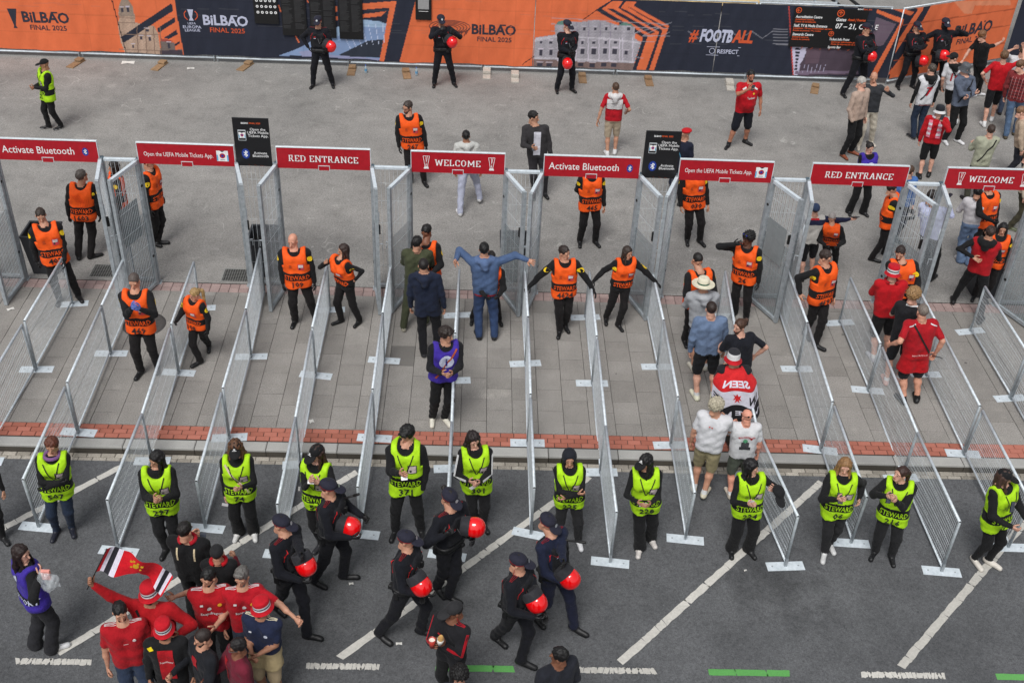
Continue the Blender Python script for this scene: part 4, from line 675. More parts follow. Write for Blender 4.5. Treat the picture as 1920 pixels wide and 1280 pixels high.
def d_icons(b, M, w_, h):
    for r_, n in enumerate((2, 5, 5, 5)):
        for k in range(n): poly_on(b, disc(.035, 12, (-.22 + (k + (1.0 if n == 2 else 0)) * .11 + r_ * .006, h / 2 - .22 - r_ * .15)), M, WHT, .002); poly_on(b, disc(.016, 6, (-.22 + (k + (1.0 if n == 2 else 0)) * .11 + r_ * .006, h / 2 - .22 - r_ * .15)), M, BLK, .003)
def d_list(b, M, w_, h):
    g = plain((62, 62, 64), .6, 0, 'faint_print'); n = int((h - .25) / .03)
    for k in range(n):
        for (a, e) in ((-w_ / 2 + .03, -.02), (.02, w_ / 2 - .03)):
            if random.random() < .9: e2 = a + (e - a) * random.uniform(.6, 1); poly_on(b, [(a, h / 2 - .1 - k * .03), (e2, h / 2 - .1 - k * .03), (e2, h / 2 - .088 - k * .03), (a, h / 2 - .088 - k * .03)], M, g, .002)
I = ART['boards']
hung('icon_board', 'black board with rows of round white symbols hung on the banner', *I[0], d_icons)
hung('rules_board', 'black board of fine print left of the officer with a hand on his hip', *I[1], d_list)
hung('rules_board', 'black board of fine print behind the head of the officer with hand on hip', *I[2], d_list)
hung('rules_board', 'black board of fine print right of the officer with a hand on his hip', *I[3], d_list)
def d_small(b, M, w_, h):
    text_on(b, 'SCAN', M @ Matrix.Translation((0, 0, h / 2 - .07)), WHT, .01, 0, 0, 1, .002) if False else None
    poly_on(b, [(-w_ * .34, -h * .12), (w_ * .34, -h * .12), (w_ * .34, h * .32), (-w_ * .34, h * .32)], M, plain((150, 150, 150), .6, 0, 'blank_panel'), .002)
    poly_on(b, [(-w_ * .3, -h * .2), (w_ * .3, -h * .2), (w_ * .3, -h * .185), (-w_ * .3, -h * .185)], M, WHT, .002)
hung('black_notice', 'small black notice with a blank grey square above the officer covering his mouth', *I[4], d_small)
def d_dir(b, M, w_, h):
    T = lambda s_, x, z, sz, mt, wd=None: text_on(b, s_, M @ Matrix.Translation((x, 0, z)), mt, sz, .02, .12, 1, .002, wd)
    dk = ORP
    for (x, z, r_, left) in ((-.84, .44, .075, 1), (.24, .40, .095, 0), (.10, -.14, .07, 0)):
        ring_on(b, r_ * .78, r_, M, ORP, .002, 18, (x, z)); q = r_ * .5
        if left: stroke_line(b, [(x + q, z), (x - q, z)], r_ * .22, M, ORP, .002); stroke_line(b, [(x, z + q), (x - q, z), (x, z - q)], r_ * .22, M, ORP, .003)
        else: stroke_line(b, [(x, z - q), (x, z + q)], r_ * .22, M, ORP, .002); stroke_line(b, [(x - q, z), (x, z + q), (x + q, z)], r_ * .22, M, ORP, .003)
    T('Accreditation Centre', -.55, .28, .1, WHT, .68); T('Acreditazio zentroa', -.65, .21, .06, dk, .48); T('Centro de acreditación', -.62, .15, .06, dk, .54)
    T('Staff, TV & Media Entrance', -.47, .05, .1, WHT, .86); T('Langileen, TB eta hedabideen sarrera', -.40, -.02, .055, dk, 1.0); T('Entrada de personal, TV y medios', -.54, -.08, .055, dk, .72)
    T('Stewards Centre', -.62, -.18, .1, WHT, .54); T('Steward zentroa', -.68, -.25, .06, dk, .42); T('Centro de stewards', -.66, -.31, .06, dk, .46)
    T('Gates', .28, .24, .12, WHT, .26); T('Ateak | Puertas', .68, .24, .09, dk, .46); T('07 – 21, C, D, E', .72, .07, .19, WHT, 1.1)
    T('Ticket Info Point', .34, -.28, .09, WHT, .52); T('Sarreren informazio gunea', .50, -.35, .06, dk, .72); T('Punto de información de entradas', .55, -.41, .06, dk, .80); T('Sports Bar', .25, -.49, .09, WHT, .34)
    T('BiLBAO', .72, .52, .05, WHT, .15); T('FINAL 2025', .90, .52, .05, ORP, .22)
    for k in range(7): stroke_line(b, [(-.6 + k * .24, -.57), (-.57 + k * .24 + .03 * (k % 2), -.50 - .02 * (k % 3))], .018, M, plain((150, 66, 34), .6, 0, 'orange_dash'), .002)
d_ = hung('direction_sign', 'wide black direction sign reading Gates 07-21 behind the officers on the right', *I[5], d_dir)
# beyond the fence
tb = tag(empty('timber_stack', (14.0, 21.8, 0)), 'stack of pale timber boards lying beyond the fence behind the theatre print', 'timber'); mt = piece_mat('pale_timber', (206, 178, 128), (226, 200, 150), 14, .2, .12)
for k in range(3):
    for r_ in range(4):
        b = MB(); b.box(-5.2, 1.2, -.12, .12, 0, .05, mt, .004); b.build('board', tb, (.12 * k, -.5 + .26 * r_, .25 + .055 * k), (0, 0, random.uniform(-.006, .006)))
for k in range(4): b = MB(); b.box(-.05, .05, -.6, .6, 0, .25, M_TIMB, .004); b.build('bearer', tb, (-4.6 + 1.7 * k, 0, 0))
sc = tag(empty('steel_rack', (16.4, 21.4, 0)), 'galvanised steel rack lying beyond the fence above the direction sign', 'rack')
b = MB()
for z in (.35, .55, .75): b.box(-1.3, 1.4, -.02, .02, z, z + .05, GALV)
for x in (-1.3, -.8, 0, .7, 1.35): b.box(x, x + .06, .02, .06, 0, .9, GALV2)
b.build('frame', sc)
for k in range(2): b = MB(); b.tube([(18.6 + .6 * k, 20.0, .02), (18.1 + .6 * k, 22.5, .02), (17.6 + .6 * k, 25, .02)], .05, DKP, 8); tag(b.build('cable'), 'thick black cable on the ground beyond the fence, %s of the pair' % ('left' if k == 0 else 'right'), 'cable', 'cables beyond the fence')
# bins and small litter
def binn(x, y, label, rz=0.0):
    t = tag(empty('litter_bin', (x, y, 0), rz), label, 'bin'); b = MB(); m_ = plain((52, 54, 58), .6, 0, 'bin_plastic')
    pr = [(.22, 0, .30, .0), (.26, .78, .30, .0)]
    vs_ = []
    for (hx, z) in ((.22, 0), (.29, .80)): vs_ += [(-hx, -hx, z), (hx, -hx, z), (hx, hx, z), (-hx, hx, z)]
    b.add(vs_, [(3, 2, 1, 0), (0, 1, 5, 4), (1, 2, 6, 5), (2, 3, 7, 6), (3, 0, 4, 7)], m_); b.build('body', t)
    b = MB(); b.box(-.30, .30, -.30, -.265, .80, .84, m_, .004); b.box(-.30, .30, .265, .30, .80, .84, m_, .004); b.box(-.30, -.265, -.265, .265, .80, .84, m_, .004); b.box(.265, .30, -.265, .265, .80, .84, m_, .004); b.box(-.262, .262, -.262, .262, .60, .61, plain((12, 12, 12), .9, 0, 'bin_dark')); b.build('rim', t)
binn(3.35, 6.45, 'dark plastic bin behind the wire screen under the left black sign'); binn(-.72, 6.35, 'dark plastic bin behind the gate at the left edge'); binn(8.0, 6.5, 'dark plastic bin behind the wire screen right of the WELCOME sign'); binn(17.0, 6.4, 'dark plastic bin behind the gate at the right edge')
def bottle(x, y, z, label, s=1.0):
    t = tag(empty('water_bottle', (x, y, z)), label, 'bottle'); b = MB(); m_ = plain((185, 205, 215), .15, 0, 'clear_plastic', .6, .55); b.lathe([(0, 0), (.03, .002), (.034, .03), (.033, .12), (.034, .15), (.016, .19), (.014, .205)], m_, 12); b.build('body', t)
    b = MB(); b.lathe([(.0348, .06), (.0348, .115)], plain((90, 150, 190), .5, 0, 'bottle_label'), 12); b.build('paper_label', t); b = MB(); b.lathe([(.0155, .2), (.0155, .222), (0, .223)], plain((60, 90, 170), .5, 0, 'bottle_cap'), 10); b.build('cap', t)
bottle(5.62, 15.9, 0, 'clear water bottle standing beside a timber board at the fence'); bottle(4.32, 15.95, 0, 'clear water bottle behind the right foot of the officer with hand on hip')
M_PAP = plain((214, 212, 206), .8, 0, 'paper')
def litter(x, y, z, label, sx=.06, sy=.03, a=0.0, mat=None):
    b = MB(); b.add([(-sx, -sy, .004), (0, -sy * .8, .016), (sx, -sy, .005), (sx, sy, .012), (0, sy, .006), (-sx, sy, .014)], [(0, 1, 4, 5), (1, 2, 3, 4)], mat or M_PAP); tag(b.build('paper_scrap', None, (x, y, z), (0, 0, a)), label, 'litter')
for l_ in [(-0.97, 4.96, 0, 'crumpled white paper lying in front of the first gate', 0.06, 0.035, 0.6), (4.72, 2.07, 0, 'small white paper scrap on the slabs near the brick band', 0.035, 0.04, 0.4), (4.71, 0.65, -0.13, 'thin white strip of paper on the road left of an officer', 0.015, 0.05, 0.1), (11.17, -0.81, -0.13, 'tiny white paper scrap on the open road', 0.02, 0.015, 0.3), (5.67, -1.19, -0.13, 'small yellow scrap near the walking officers', 0.03, 0.02, 0.2), (6.39, -2.2, -0.13, 'small orange scrap on the road near the white line', 0.04, 0.02, 0.1), (9.77, 16.66, 0, 'pale scrap on the asphalt near the fence', 0.03, 0.02, 0.1), (-0.12, 15.86, 0, 'pale scraps lying on the asphalt below the church print', 0.09, 0.05, 0.2), (4.77, 16.1, 0, 'small dark leaf near the timber board', 0.02, 0.02, 0.1), (4.84, -0.88, -0.13, 'white scrap beside the leftmost walking officer', 0.02, 0.02, 0.4), (13.4, 13.09, 0, 'small scrap behind the man filming', 0.02, 0.02, 0.4), (-1.76, 16.1, 0, 'flattened grey cardboard under the church print', 0.16, 0.09, 0.1), (5.09, 1.1, -0.13, 'small brown scrap near the second cap wearing steward', 0.02, 0.01, 0.1)]: litter(*l_)
# ------------------------------------------------------------------ people: signed-distance bodies turned into one continuous mesh each
def surface_nets(D, org, h):
    ins = D < 0; nx, ny, nz = D.shape
    C = [(i, j, k) for i in (0, 1) for j in (0, 1) for k in (0, 1)]
    S = sum(ins[i:nx - 1 + i, j:ny - 1 + j, k:nz - 1 + k].astype(np.int8) for i, j, k in C)
    act = (S > 0) & (S < 8); idx = np.argwhere(act); n = len(idx)
    if n == 0: return np.zeros((0, 3)), np.zeros((0, 4), int)
    dv = {c: D[idx[:, 0] + c[0], idx[:, 1] + c[1], idx[:, 2] + c[2]] for c in C}
    P = np.zeros((n, 3)); W = np.zeros(n)
    for a in C:
        for ax in range(3):
            if a[ax] == 0:
                b = list(a); b[ax] = 1; b = tuple(b); da, db = dv[a], dv[b]; cr = (da < 0) != (db < 0)
                t = np.where(cr, da / np.where(cr, da - db, 1), 0); q = np.zeros((n, 3)); q[:] = a; q[:, ax] += t
                P += q * cr[:, None]; W += cr
    P = (P / W[:, None] + idx) * h + org
    vid = -np.ones(D.shape, np.int64); vid[idx[:, 0], idx[:, 1], idx[:, 2]] = np.arange(n); F = []
    for ax in range(3):
        s0 = [slice(1, -1)] * 3; s1 = [slice(1, -1)] * 3; s0[ax] = slice(0, -1); s1[ax] = slice(1, None)
        a, b = ins[tuple(s0)], ins[tuple(s1)]; e = np.argwhere(a != b)
        if not len(e): continue
        fl = a[e[:, 0], e[:, 1], e[:, 2]]; base = e.copy()
        for q in range(3):
            if q != ax: base[:, q] += 1
        u, v = [(1, 2), (2, 0), (0, 1)][ax]
        def g(du, dv_):
            c = base.copy(); c[:, u] -= du; c[:, v] -= dv_; return vid[c[:, 0], c[:, 1], c[:, 2]]
        quad = np.stack([g(1, 1), g(0, 1), g(0, 0), g(1, 0)], 1)
        quad = np.where(fl[:, None], quad, quad[:, ::-1]); F.append(quad)
    F = np.concatenate(F); F = F[(F >= 0).all(1)]
    return P, F
def smin(a, b, k): h = np.maximum(k - np.abs(a - b), 0) / k; return np.minimum(a, b) - h * h * k * .25
class Field:
    def __init__(s, lo, hi, h):
        s.h = h; s.lo = np.array(lo, float); s.n = (np.ceil((np.array(hi) - s.lo) / h)).astype(int) + 1
        s.ax = [s.lo[i] + np.arange(s.n[i]) * h for i in range(3)]
    def new(s): return np.full(s.n, .5, np.float32)
    def sl(s, lo, hi):
        a = np.clip(np.floor((np.array(lo) - s.lo) / s.h).astype(int), 0, s.n - 1); b = np.clip(np.ceil((np.array(hi) - s.lo) / s.h).astype(int) + 1, 1, s.n); return tuple(slice(int(a[i]), int(max(b[i], a[i] + 1))) for i in range(3))
    def pts(s, sl): return [s.ax[0][sl[0]][:, None, None], s.ax[1][sl[1]][None, :, None], s.ax[2][sl[2]][None, None, :]]
def d_cone(X, Y, Z, a, b, ra, rb):
    ba = [b[i] - a[i] for i in range(3)]; L2 = sum(q * q for q in ba) + 1e-9
    px, py, pz = X - a[0], Y - a[1], Z - a[2]; t = np.clip((px * ba[0] + py * ba[1] + pz * ba[2]) / L2, 0, 1)
    return np.sqrt((px - t * ba[0]) ** 2 + (py - t * ba[1]) ** 2 + (pz - t * ba[2]) ** 2) - (ra + (rb - ra) * t)
def d_ell(X, Y, Z, c, r):
    x, y, z = (X - c[0]), (Y - c[1]), (Z - c[2]); k0 = np.sqrt((x / r[0]) ** 2 + (y / r[1]) ** 2 + (z / r[2]) ** 2); k1 = np.sqrt((x / r[0] ** 2) ** 2 + (y / r[1] ** 2) ** 2 + (z / r[2] ** 2) ** 2) + 1e-9
    return k0 * (k0 - 1) / k1
def put(F, G, prim, k, M=.09):
    a, b, ra, rb = prim[:4]; r = max(ra, rb) + M
    lo = [min(a[i], b[i]) - r for i in range(3)]; hi = [max(a[i], b[i]) + r for i in range(3)]; sl = F.sl(lo, hi); X, Y, Z = F.pts(sl)
    G[sl] = smin(G[sl], d_cone(X, Y, Z, a, b, ra, rb).astype(np.float32), k)
def sample(F, G, P):
    q = (P - F.lo) / F.h; i = np.clip(np.floor(q).astype(int), 0, F.n - 2); f = np.clip(q - i, 0, 1); r = 0
    for a in (0, 1):
        for b in (0, 1):
            for c in (0, 1): r = r + G[i[:, 0] + a, i[:, 1] + b, i[:, 2] + c] * (f[:, 0] if a else 1 - f[:, 0]) * (f[:, 1] if b else 1 - f[:, 1]) * (f[:, 2] if c else 1 - f[:, 2])
    return r
# head prototype: chin at z=0, crown at .235, face toward -y
def mk_head():
    F = Field((-.11, -.14, -.02), (.11, .13, .26), .0085); X, Y, Z = F.pts((slice(None),) * 3)
    d = d_ell(X, Y, Z, (0, .012, .150), (.073, .092, .085)); d = smin(d, d_ell(X, Y, Z, (0, -.028, .085), (.056, .060, .080)), .03)
    d = smin(d, d_cone(X, Y, Z, (-.02, -.062, .022), (.02, -.062, .022), .022, .022), .03)
    d = smin(d, d_cone(X, Y, Z, (0, .02, .05), (0, .03, -.03), .05, .052), .03)
    d = np.maximum(d, -(np.sqrt((np.abs(X) - .03) ** 2 + (Y + .104) ** 2 + (Z - .118) ** 2) - .021)); d = smin(d, d_cone(X, Y, Z, (-.045, -.074, .138), (.045, -.074, .138), .011, .011), .012)
    d = smin(d, d_cone(X, Y, Z, (0, -.086, .118), (0, -.106, .080), .008, .0145), .012)
    d = smin(d, np.sqrt((np.abs(X) - .03) ** 2 + (Y + .078) ** 2 + (Z - .117) ** 2) - .0135, .004)
    d = smin(d, d_cone(X, Y, Z, (-.017, -.086, .053), (.017, -.086, .053), .0085, .0085), .01)
    d = smin(d, np.sqrt(((np.abs(X) - .076) / .5) ** 2 + (Y - .008) ** 2 + ((Z - .105) / 1.5) ** 2) * .6 - .012, .006)
    V, Q = surface_nets(d.astype(np.float32), F.lo, F.h); c = V[Q].mean(1)
    mi = np.zeros(len(Q), int)      # 0 skin 1 eye 2 hair(brow) 3 lip 4 beard
    ax = np.abs(c[:, 0]); beard = (c[:, 1] < .015) & (c[:, 2] < .060 + np.clip((c[:, 1] + .06) * .5, 0, .03)) & (c[:, 2] > -.02) & ~((ax < .03) & (c[:, 2] > .068)); mi[beard] = 4
    mi[(ax < .026) & (np.abs(c[:, 2] - .053) < .009) & (c[:, 1] < -.075)] = 3
    mi[(np.hypot(ax - .03, (c[:, 2] - .117) * 1.4) < .010) & (c[:, 1] < -.07)] = 1
    mi[(np.abs(c[:, 2] - .141) < .0048) & (ax > .012) & (ax < .046) & (c[:, 1] < -.06)] = 2
    return V, Q, mi
HEADV, HEADQ, HEADM = mk_head()
rn = np.random.default_rng(5)
def nz3(X, Y, Z, f, ph): return np.sin(f * X + ph) * np.sin(f * 1.13 * Y + 2 * ph) + np.sin(f * .9 * Z + ph * .7) * np.sin(f * 1.2 * X - ph) + .5 * np.sin(f * 2.1 * (X + Y) + ph) * np.sin(f * 1.9 * Z)
def mk_hair(kind):
    F = Field((-.17, -.15, -.42 if kind in ('long', 'pony', 'longw') else -.06), (.17, .22, .30), .0105 if kind not in ('curly',) else .0095); X, Y, Z = F.pts((slice(None),) * 3)
    g = {'buzz': .0075, 'short': .011, 'thick': .018, 'curly': .030, 'long': .012, 'longw': .018, 'pony': .008, 'bun': .009, 'fringe': .004, 'quiff': .014, 'mop': .021}[kind]
    side = .45 if kind in ('short', 'quiff', 'buzz') else 1.0
    d = d_ell(X, Y, Z, (0, .014, .152), (.0745 + g * side, .092 + g * .85, .085 + g))
    fy = np.interp(Y.ravel(), [-.13, -.075, -.058, -.045, .0, .02, .055, .1, .14], [.186, .182, .176, .12, .112, .115, .06, .045, .045]).reshape(Y.shape)
    if kind in ('long', 'longw', 'pony', 'bun'): fy = np.interp(Y.ravel(), [-.13, -.08, -.06, -.04, .0, .14], [.19, .185, .16, .10, .07, .04]).reshape(Y.shape)
    if kind in ('mop', 'curly'): fy = fy - .012
    d = np.maximum(d, (fy - Z) * .8)
    if kind == 'fringe': d = np.maximum(d, Z - .135); d = np.maximum(d, -(Y + .02))
    if kind == 'quiff': d = smin(d, d_cone(X, Y, Z, (-.035, -.06, .225), (.035, -.06, .225), .026, .026), .03)
    if kind == 'mop': d = smin(d, d_cone(X, Y, Z, (-.045, -.078, .185), (.045, -.082, .190), .024, .024), .02)
    if kind in ('long', 'longw'):
        w_ = .012 if kind == 'longw' else 0
        for s in (-1, 1):
            d = smin(d, d_cone(X, Y, Z, (s * .062, .03, .14), (s * .085, .055, -.05), .036, .036 + w_), .03); d = smin(d, d_cone(X, Y, Z, (s * .085, .055, -.05), (s * .075, .07, -.27), .036 + w_, .018), .03)
            d = smin(d, d_cone(X, Y, Z, (s * .078, -.015, .13), (s * .088, -.045, -.07), .018, .022), .02); d = smin(d, d_cone(X, Y, Z, (s * .088, -.045, -.07), (s * .075, -.075, -.28), .022, .013), .02)
        d = smin(d, d_cone(X, Y, Z, (0, .075, .12), (0, .085, -.22), .045, .03), .03)
    if kind == 'pony':
        d = smin(d, d_cone(X, Y, Z, (0, .10, .165), (0, .15, .11), .028, .032), .02); d = smin(d, d_cone(X, Y, Z, (0, .15, .11), (.01, .155, -.10), .034, .026), .02); d = smin(d, d_cone(X, Y, Z, (.01, .155, -.10), (.02, .14, -.24), .026, .010), .02)
    if kind == 'bun': d = smin(d, np.sqrt(X ** 2 + (Y - .125) ** 2 + (Z - .175) ** 2) - .038, .008)
    amp = {'curly': .011, 'mop': .006, 'thick': .005, 'buzz': .0006, 'longw': .006, 'fringe': .001}.get(kind, .0042)
    d = d + amp * nz3(X, Y, Z * (.5 if 'long' in kind or kind == 'pony' else 1), 95 if kind != 'curly' else 120, 1.3)
    V, Q = surface_nets(d.astype(np.float32), F.lo, F.h); return V, Q
HAIR = {}
HRAW = {}
def hair_mesh(kind, pitch=0.0):
    hang = kind in ('long', 'longw', 'pony'); k = (kind, round(pitch / 8) * 8 if hang else 0)
    if k not in HAIR:
        if kind not in HRAW: HRAW[kind] = mk_hair(kind)
        V, Q = HRAW[kind]
        if hang and k[1]:      # locks hang straight down however the head is tilted
            V = V.copy(); a = -math.radians(k[1]); w_ = np.clip((.11 - V[:, 2]) / .06, 0, 1) * a; y, z = V[:, 1] - .04, V[:, 2] - .10
            V[:, 1] = .04 + y * np.cos(w_) - z * np.sin(w_); V[:, 2] = .10 + y * np.sin(w_) + z * np.cos(w_)
        HAIR[k] = np_mesh('hair', V, Q, [hair((20, 16, 14))])
    return HAIR[k]
def ell_mesh(c, r, cut=None, h=.011, lo=None, hi=None, extra=None):
    F = Field([c[i] - r[i] - .03 for i in range(3)] if lo is None else lo, [c[i] + r[i] + .03 for i in range(3)] if hi is None else hi, h); X, Y, Z = F.pts((slice(None),) * 3); d = d_ell(X, Y, Z, c, r)
    if cut: d = cut(X, Y, Z, d)
    return surface_nets(d.astype(np.float32), F.lo, F.h)
HATS = {}
def hat_mesh(kind, c1, c2=None, c3=None):
    k = (kind, c1, c2, c3)
    if k in HATS: return HATS[k]
    m1 = cloth(c1, .8, 'hat_cloth'); m2 = cloth(c2, .8, 'hat_band') if c2 else m1; m3 = cloth(c3, .8, 'hat_stripe') if c3 else m1; b = MB()
    if kind in ('cap', 'backcap', 'pcap'):
        s = -1 if kind != 'backcap' else 1
        top = (.012, .172, .095, .112, .072) if kind == 'pcap' else (.012, .158, .088, .106, .092)
        V, Q = ell_mesh((0, top[0], top[1]), top[2:], lambda X, Y, Z, d: np.maximum(d, .150 + .1 * Y * (-s) - Z)); b.add(V.tolist(), Q.tolist(), m1, True)
        V, Q = ell_mesh((0, s * .115, .158), (.080, .100, .012), lambda X, Y, Z, d: np.maximum(d, s * -1 * (Y - s * .06)), h=.008); V[:, 2] -= 1.8 * V[:, 0] ** 2 + .22 * (np.abs(V[:, 1]) - .08); b.add(V.tolist(), Q.tolist(), m1, True)
        if kind == 'pcap': b.lathe([(.091, .147), (.094, .157), (.091, .162)], cloth((150, 26, 32), .7, 'cap_piping'), 24, (0, .010, 0), 1.16); M = Matrix.Translation((0, -.108, .190)) @ Matrix.Rotation(-.5, 4, 'X'); poly_on(b, disc(.024, 12), M, plain((190, 195, 200), .35, .5, 'cap_badge'), .006)
        elif c2: M = Matrix.Translation((0, -.098, .195)) @ Matrix.Rotation(-.55, 4, 'X'); poly_on(b, disc(.016, 10, (0, .012)), M, m2, .008); poly_on(b, [(-.03, -.014), (.03, -.014), (.03, -.004), (-.03, -.004)], M, m2, .008)
    elif kind == 'bucket':
        b.lathe([(.126, .098), (.106, .122), (.094, .140), (.093, .162), (.0925, .180), (.092, .202), (.089, .240), (.080, .254), (.04, .260), (0, .261)], [m1, m1, m2, m3, m2, m1, m1, m1, m1], 26, (0, .012, 0), 1.13)
        b.lathe([(.126, .097), (.10, .124), (.09, .135)], m1, 26, (0, .012, 0), 1.13)
    elif kind == 'bucket3':    # band colours: c1 crown, c2 side, c3 brim
        b.lathe([(.128, .085), (.106, .112), (.094, .134), (.093, .160), (.090, .205), (.086, .222), (.074, .240), (.04, .248), (0, .249)], [m3, m3, m2, m2, m2, m1, m1, m1], 26, (0, .012, 0), 1.13)
    elif kind == 'straw':
        b.lathe([(.178, .142), (.172, .134), (.12, .135), (.094, .145), (.093, .152), (.092, .176), (.088, .23), (.070, .252), (.035, .246), (0, .244)], [m1, m1, m1, m1, m2, m1, m1, m1, m1], 30, (0, .012, 0), 1.12)
    elif kind == 'beret':
        V, Q = ell_mesh((.014, .020, .200), (.108, .112, .042), None); b.add(V.tolist(), Q.tolist(), m1, True); b.lathe([(.083, .165), (.086, .185)], m1, 22, (0, .012, 0), 1.13)
    elif kind == 'beanie':
        V, Q = ell_mesh((0, .014, .155), (.088, .106, .100), lambda X, Y, Z, d: np.maximum(d, .128 - Z)); b.add(V.tolist(), Q.tolist(), m1, True)
    elif kind == 'hood':
        V, Q = ell_mesh((0, .022, .128), (.108, .128, .135), lambda X, Y, Z, d: np.maximum(np.maximum(d, -(np.sqrt((X / .85) ** 2 + (Y + .11) ** 2 + ((Z - .095) / 1.25) ** 2) - .088)), -.04 - Z)); b.add(V.tolist(), Q.tolist(), m1, True)
    elif kind == 'sunglasses':
        for s in (-1, 1): V, Q = ell_mesh((s * .033, -.070, .205), (.026, .010, .017), None, h=.006); b.add(V.tolist(), Q.tolist(), m1, True)
        b.tube([(-.08, .03, .16), (-.065, -.065, .205), (.065, -.065, .205), (.08, .03, .16)], .004, m1, 5)
    elif kind == 'shades_back':
        for s in (-1, 1): V, Q = ell_mesh((s * .03, .094, .165), (.024, .012, .016), None, h=.006); b.add(V.tolist(), Q.tolist(), m1, True)
        b.tube([(-.085, -.02, .13), (-.06, .088, .165), (.06, .088, .165), (.085, -.02, .13)], .004, m1, 5)
    elif kind == 'glasses':
        for s in (-1, 1): ringp = [(s * .032 + .021 * math.cos(t), -.104, .117 + .015 * math.sin(t)) for t in np.linspace(0, 2 * math.pi, 9)[:-1]]; b.tube(ringp, .0026, m1, 4, closed=True)
        b.tube([(-.078, .0, .122), (-.055, -.10, .122)], .0026, m1, 4); b.tube([(.078, .0, .122), (.055, -.10, .122)], .0026, m1, 4)
    elif kind == 'mask':
        V, Q = ell_mesh((0, -.012, .045), (.075, .088, .085), lambda X, Y, Z, d: np.maximum(d, Z - .095)); b.add(V.tolist(), Q.tolist(), m1, True)
    HATS[k] = b.mesh(kind); return HATS[k]
# hands: five fingers, wrist at origin, fingers toward -z, palm toward +y (mirrored for the other hand)
def mk_hand(curl, spread=.12, thumb=.5, point=False):
    b = MB(); m = None; v_all = []; f_all = []
    def tube(pts, rs, n=6):
        bb = MB(); bb.tube(pts, 1, 'x', n, rs=rs); o = len(v_all); v_all.extend(bb.v); 
        for f in bb.f:
            if len(f) == 4: f_all.append(tuple(o + i for i in f))
            else:
                for q in range(1, len(f) - 1, 2): f_all.append((o + f[0], o + f[q], o + f[min(q + 1, len(f) - 1)], o + f[min(q + 2, len(f) - 1)]) if q + 2 < len(f) else (o + f[0], o + f[q], o + f[q + 1], o + f[q + 1]))
    # palm as a flattened loft
    n = 8; rings = [(.0, .022, .018), (-.03, .033, .017), (-.065, .042, .016), (-.092, .041, .013)]; o = len(v_all)
    for (z, rx, ry) in rings:
        for k in range(n): a = 2 * math.pi * (k + .5) / n; v_all.append((rx * math.cos(a), ry * math.sin(a), z))
    for i in range(3):
        for k in range(n): f_all.append((o + i * n + k, o + (i + 1) * n + k, o + (i + 1) * n + (k + 1) % n, o + i * n + (k + 1) % n))
    f_all.append((o + 24, o + 27, o + 26, o + 25)); f_all.append((o + 24, o + 31, o + 28, o + 27)); f_all.append((o + 31, o + 30, o + 29, o + 28))
    for q, (x, L) in enumerate(((-.031, .072), (-.0105, .080), (.0105, .074), (.030, .058))):
        c = curl * (1.0 + .06 * q) if not (point and q == 0) else .08; p = Vector((x, 0, -.086)); ang = c * .5; pts = [p.copy()]; sd_ = (x / .03) * spread
        for j, l in enumerate((.42, .32, .26)):
            p = p + Vector((math.sin(sd_) * L * l * math.cos(ang), math.sin(ang) * L * l, -math.cos(ang) * L * l)); pts.append(p.copy()); ang += c * (.9, .7, 0)[j]
        tube(pts, [.0105, .0098, .009, .0065])
    p = Vector((-.026, .006, -.022)); d1 = Vector((-.75, .35 + .4 * curl * .5, -.7)).normalized(); d2 = (d1 + Vector((.5 * thumb, .3 * curl, -.35))).normalized(); d3 = (d2 + Vector((.45 * thumb, .35 * curl, -.2))).normalized()
    tube([p, p + d1 * .036, p + d1 * .036 + d2 * .032, p + d1 * .036 + d2 * .032 + d3 * .024], [.014, .0125, .011, .008])
    return np.array(v_all, float), np.array(f_all, int)
HANDS = {'relax': mk_hand(.55), 'flat': mk_hand(.12, .25), 'grip': mk_hand(1.35, .05), 'hold': mk_hand(.95, .08), 'point': mk_hand(1.2, .05, point=True)}

PRE = {'down': (.150, .02, .485), 'clasp': (.014, .160, .640), 'clasplow': (.014, .175, .560), 'cross': (-.060, .140, .690), 'crossl': (-.045, .170, .665), 'hip': (.155, .01, .575), 'pocket': (.125, .05, .50),
       'phone': (.05, .21, .66), 'chest': (.035, .19, .68), 'face': (.03, .15, .855), 'back': (.04, -.11, .53), 'hold': (.09, .20, .64), 'out': (.30, .06, .60), 'helmet': (.11, .19, .62), 'front': (.07, .22, .64), 'bag': (.02, .2, .62)}
POLE = {'hip': (1.0, -.6, .1), 'cross': (1.0, .1, -.6), 'crossl': (1.0, .1, -.6), 'pocket': (.7, -.9, .2), 'face': (.9, .2, -.6), 'back': (1, -.3, -.2)}
def ik(a, c, l1, l2, pole):
    a, c, pole = Vector(a), Vector(c), Vector(pole); d = c - a; L = d.length
    if L > (l1 + l2) * .995: s = L / ((l1 + l2) * .995); l1 *= s; l2 *= s
    if L < abs(l1 - l2) + .02: L = abs(l1 - l2) + .02
    x = (l1 * l1 - l2 * l2 + L * L) / (2 * L); h = math.sqrt(max(0, l1 * l1 - x * x)); n = d.normalized(); p = pole - n * pole.dot(n); p = p.normalized() if p.length > 1e-6 else Vector((0, -1, 0))
    return a + n * x + p * h
def aim(d, pn):
    """rotation whose -z is d and +y is as near pn as possible"""
    z = -Vector(d).normalized(); y = Vector(pn) - z * Vector(pn).dot(z); y = y.normalized() if y.length > 1e-5 else z.orthogonal().normalized(); x = y.cross(z); return np.array([[x[0], y[0], z[0]], [x[1], y[1], z[1]], [x[2], y[2], z[2]]])

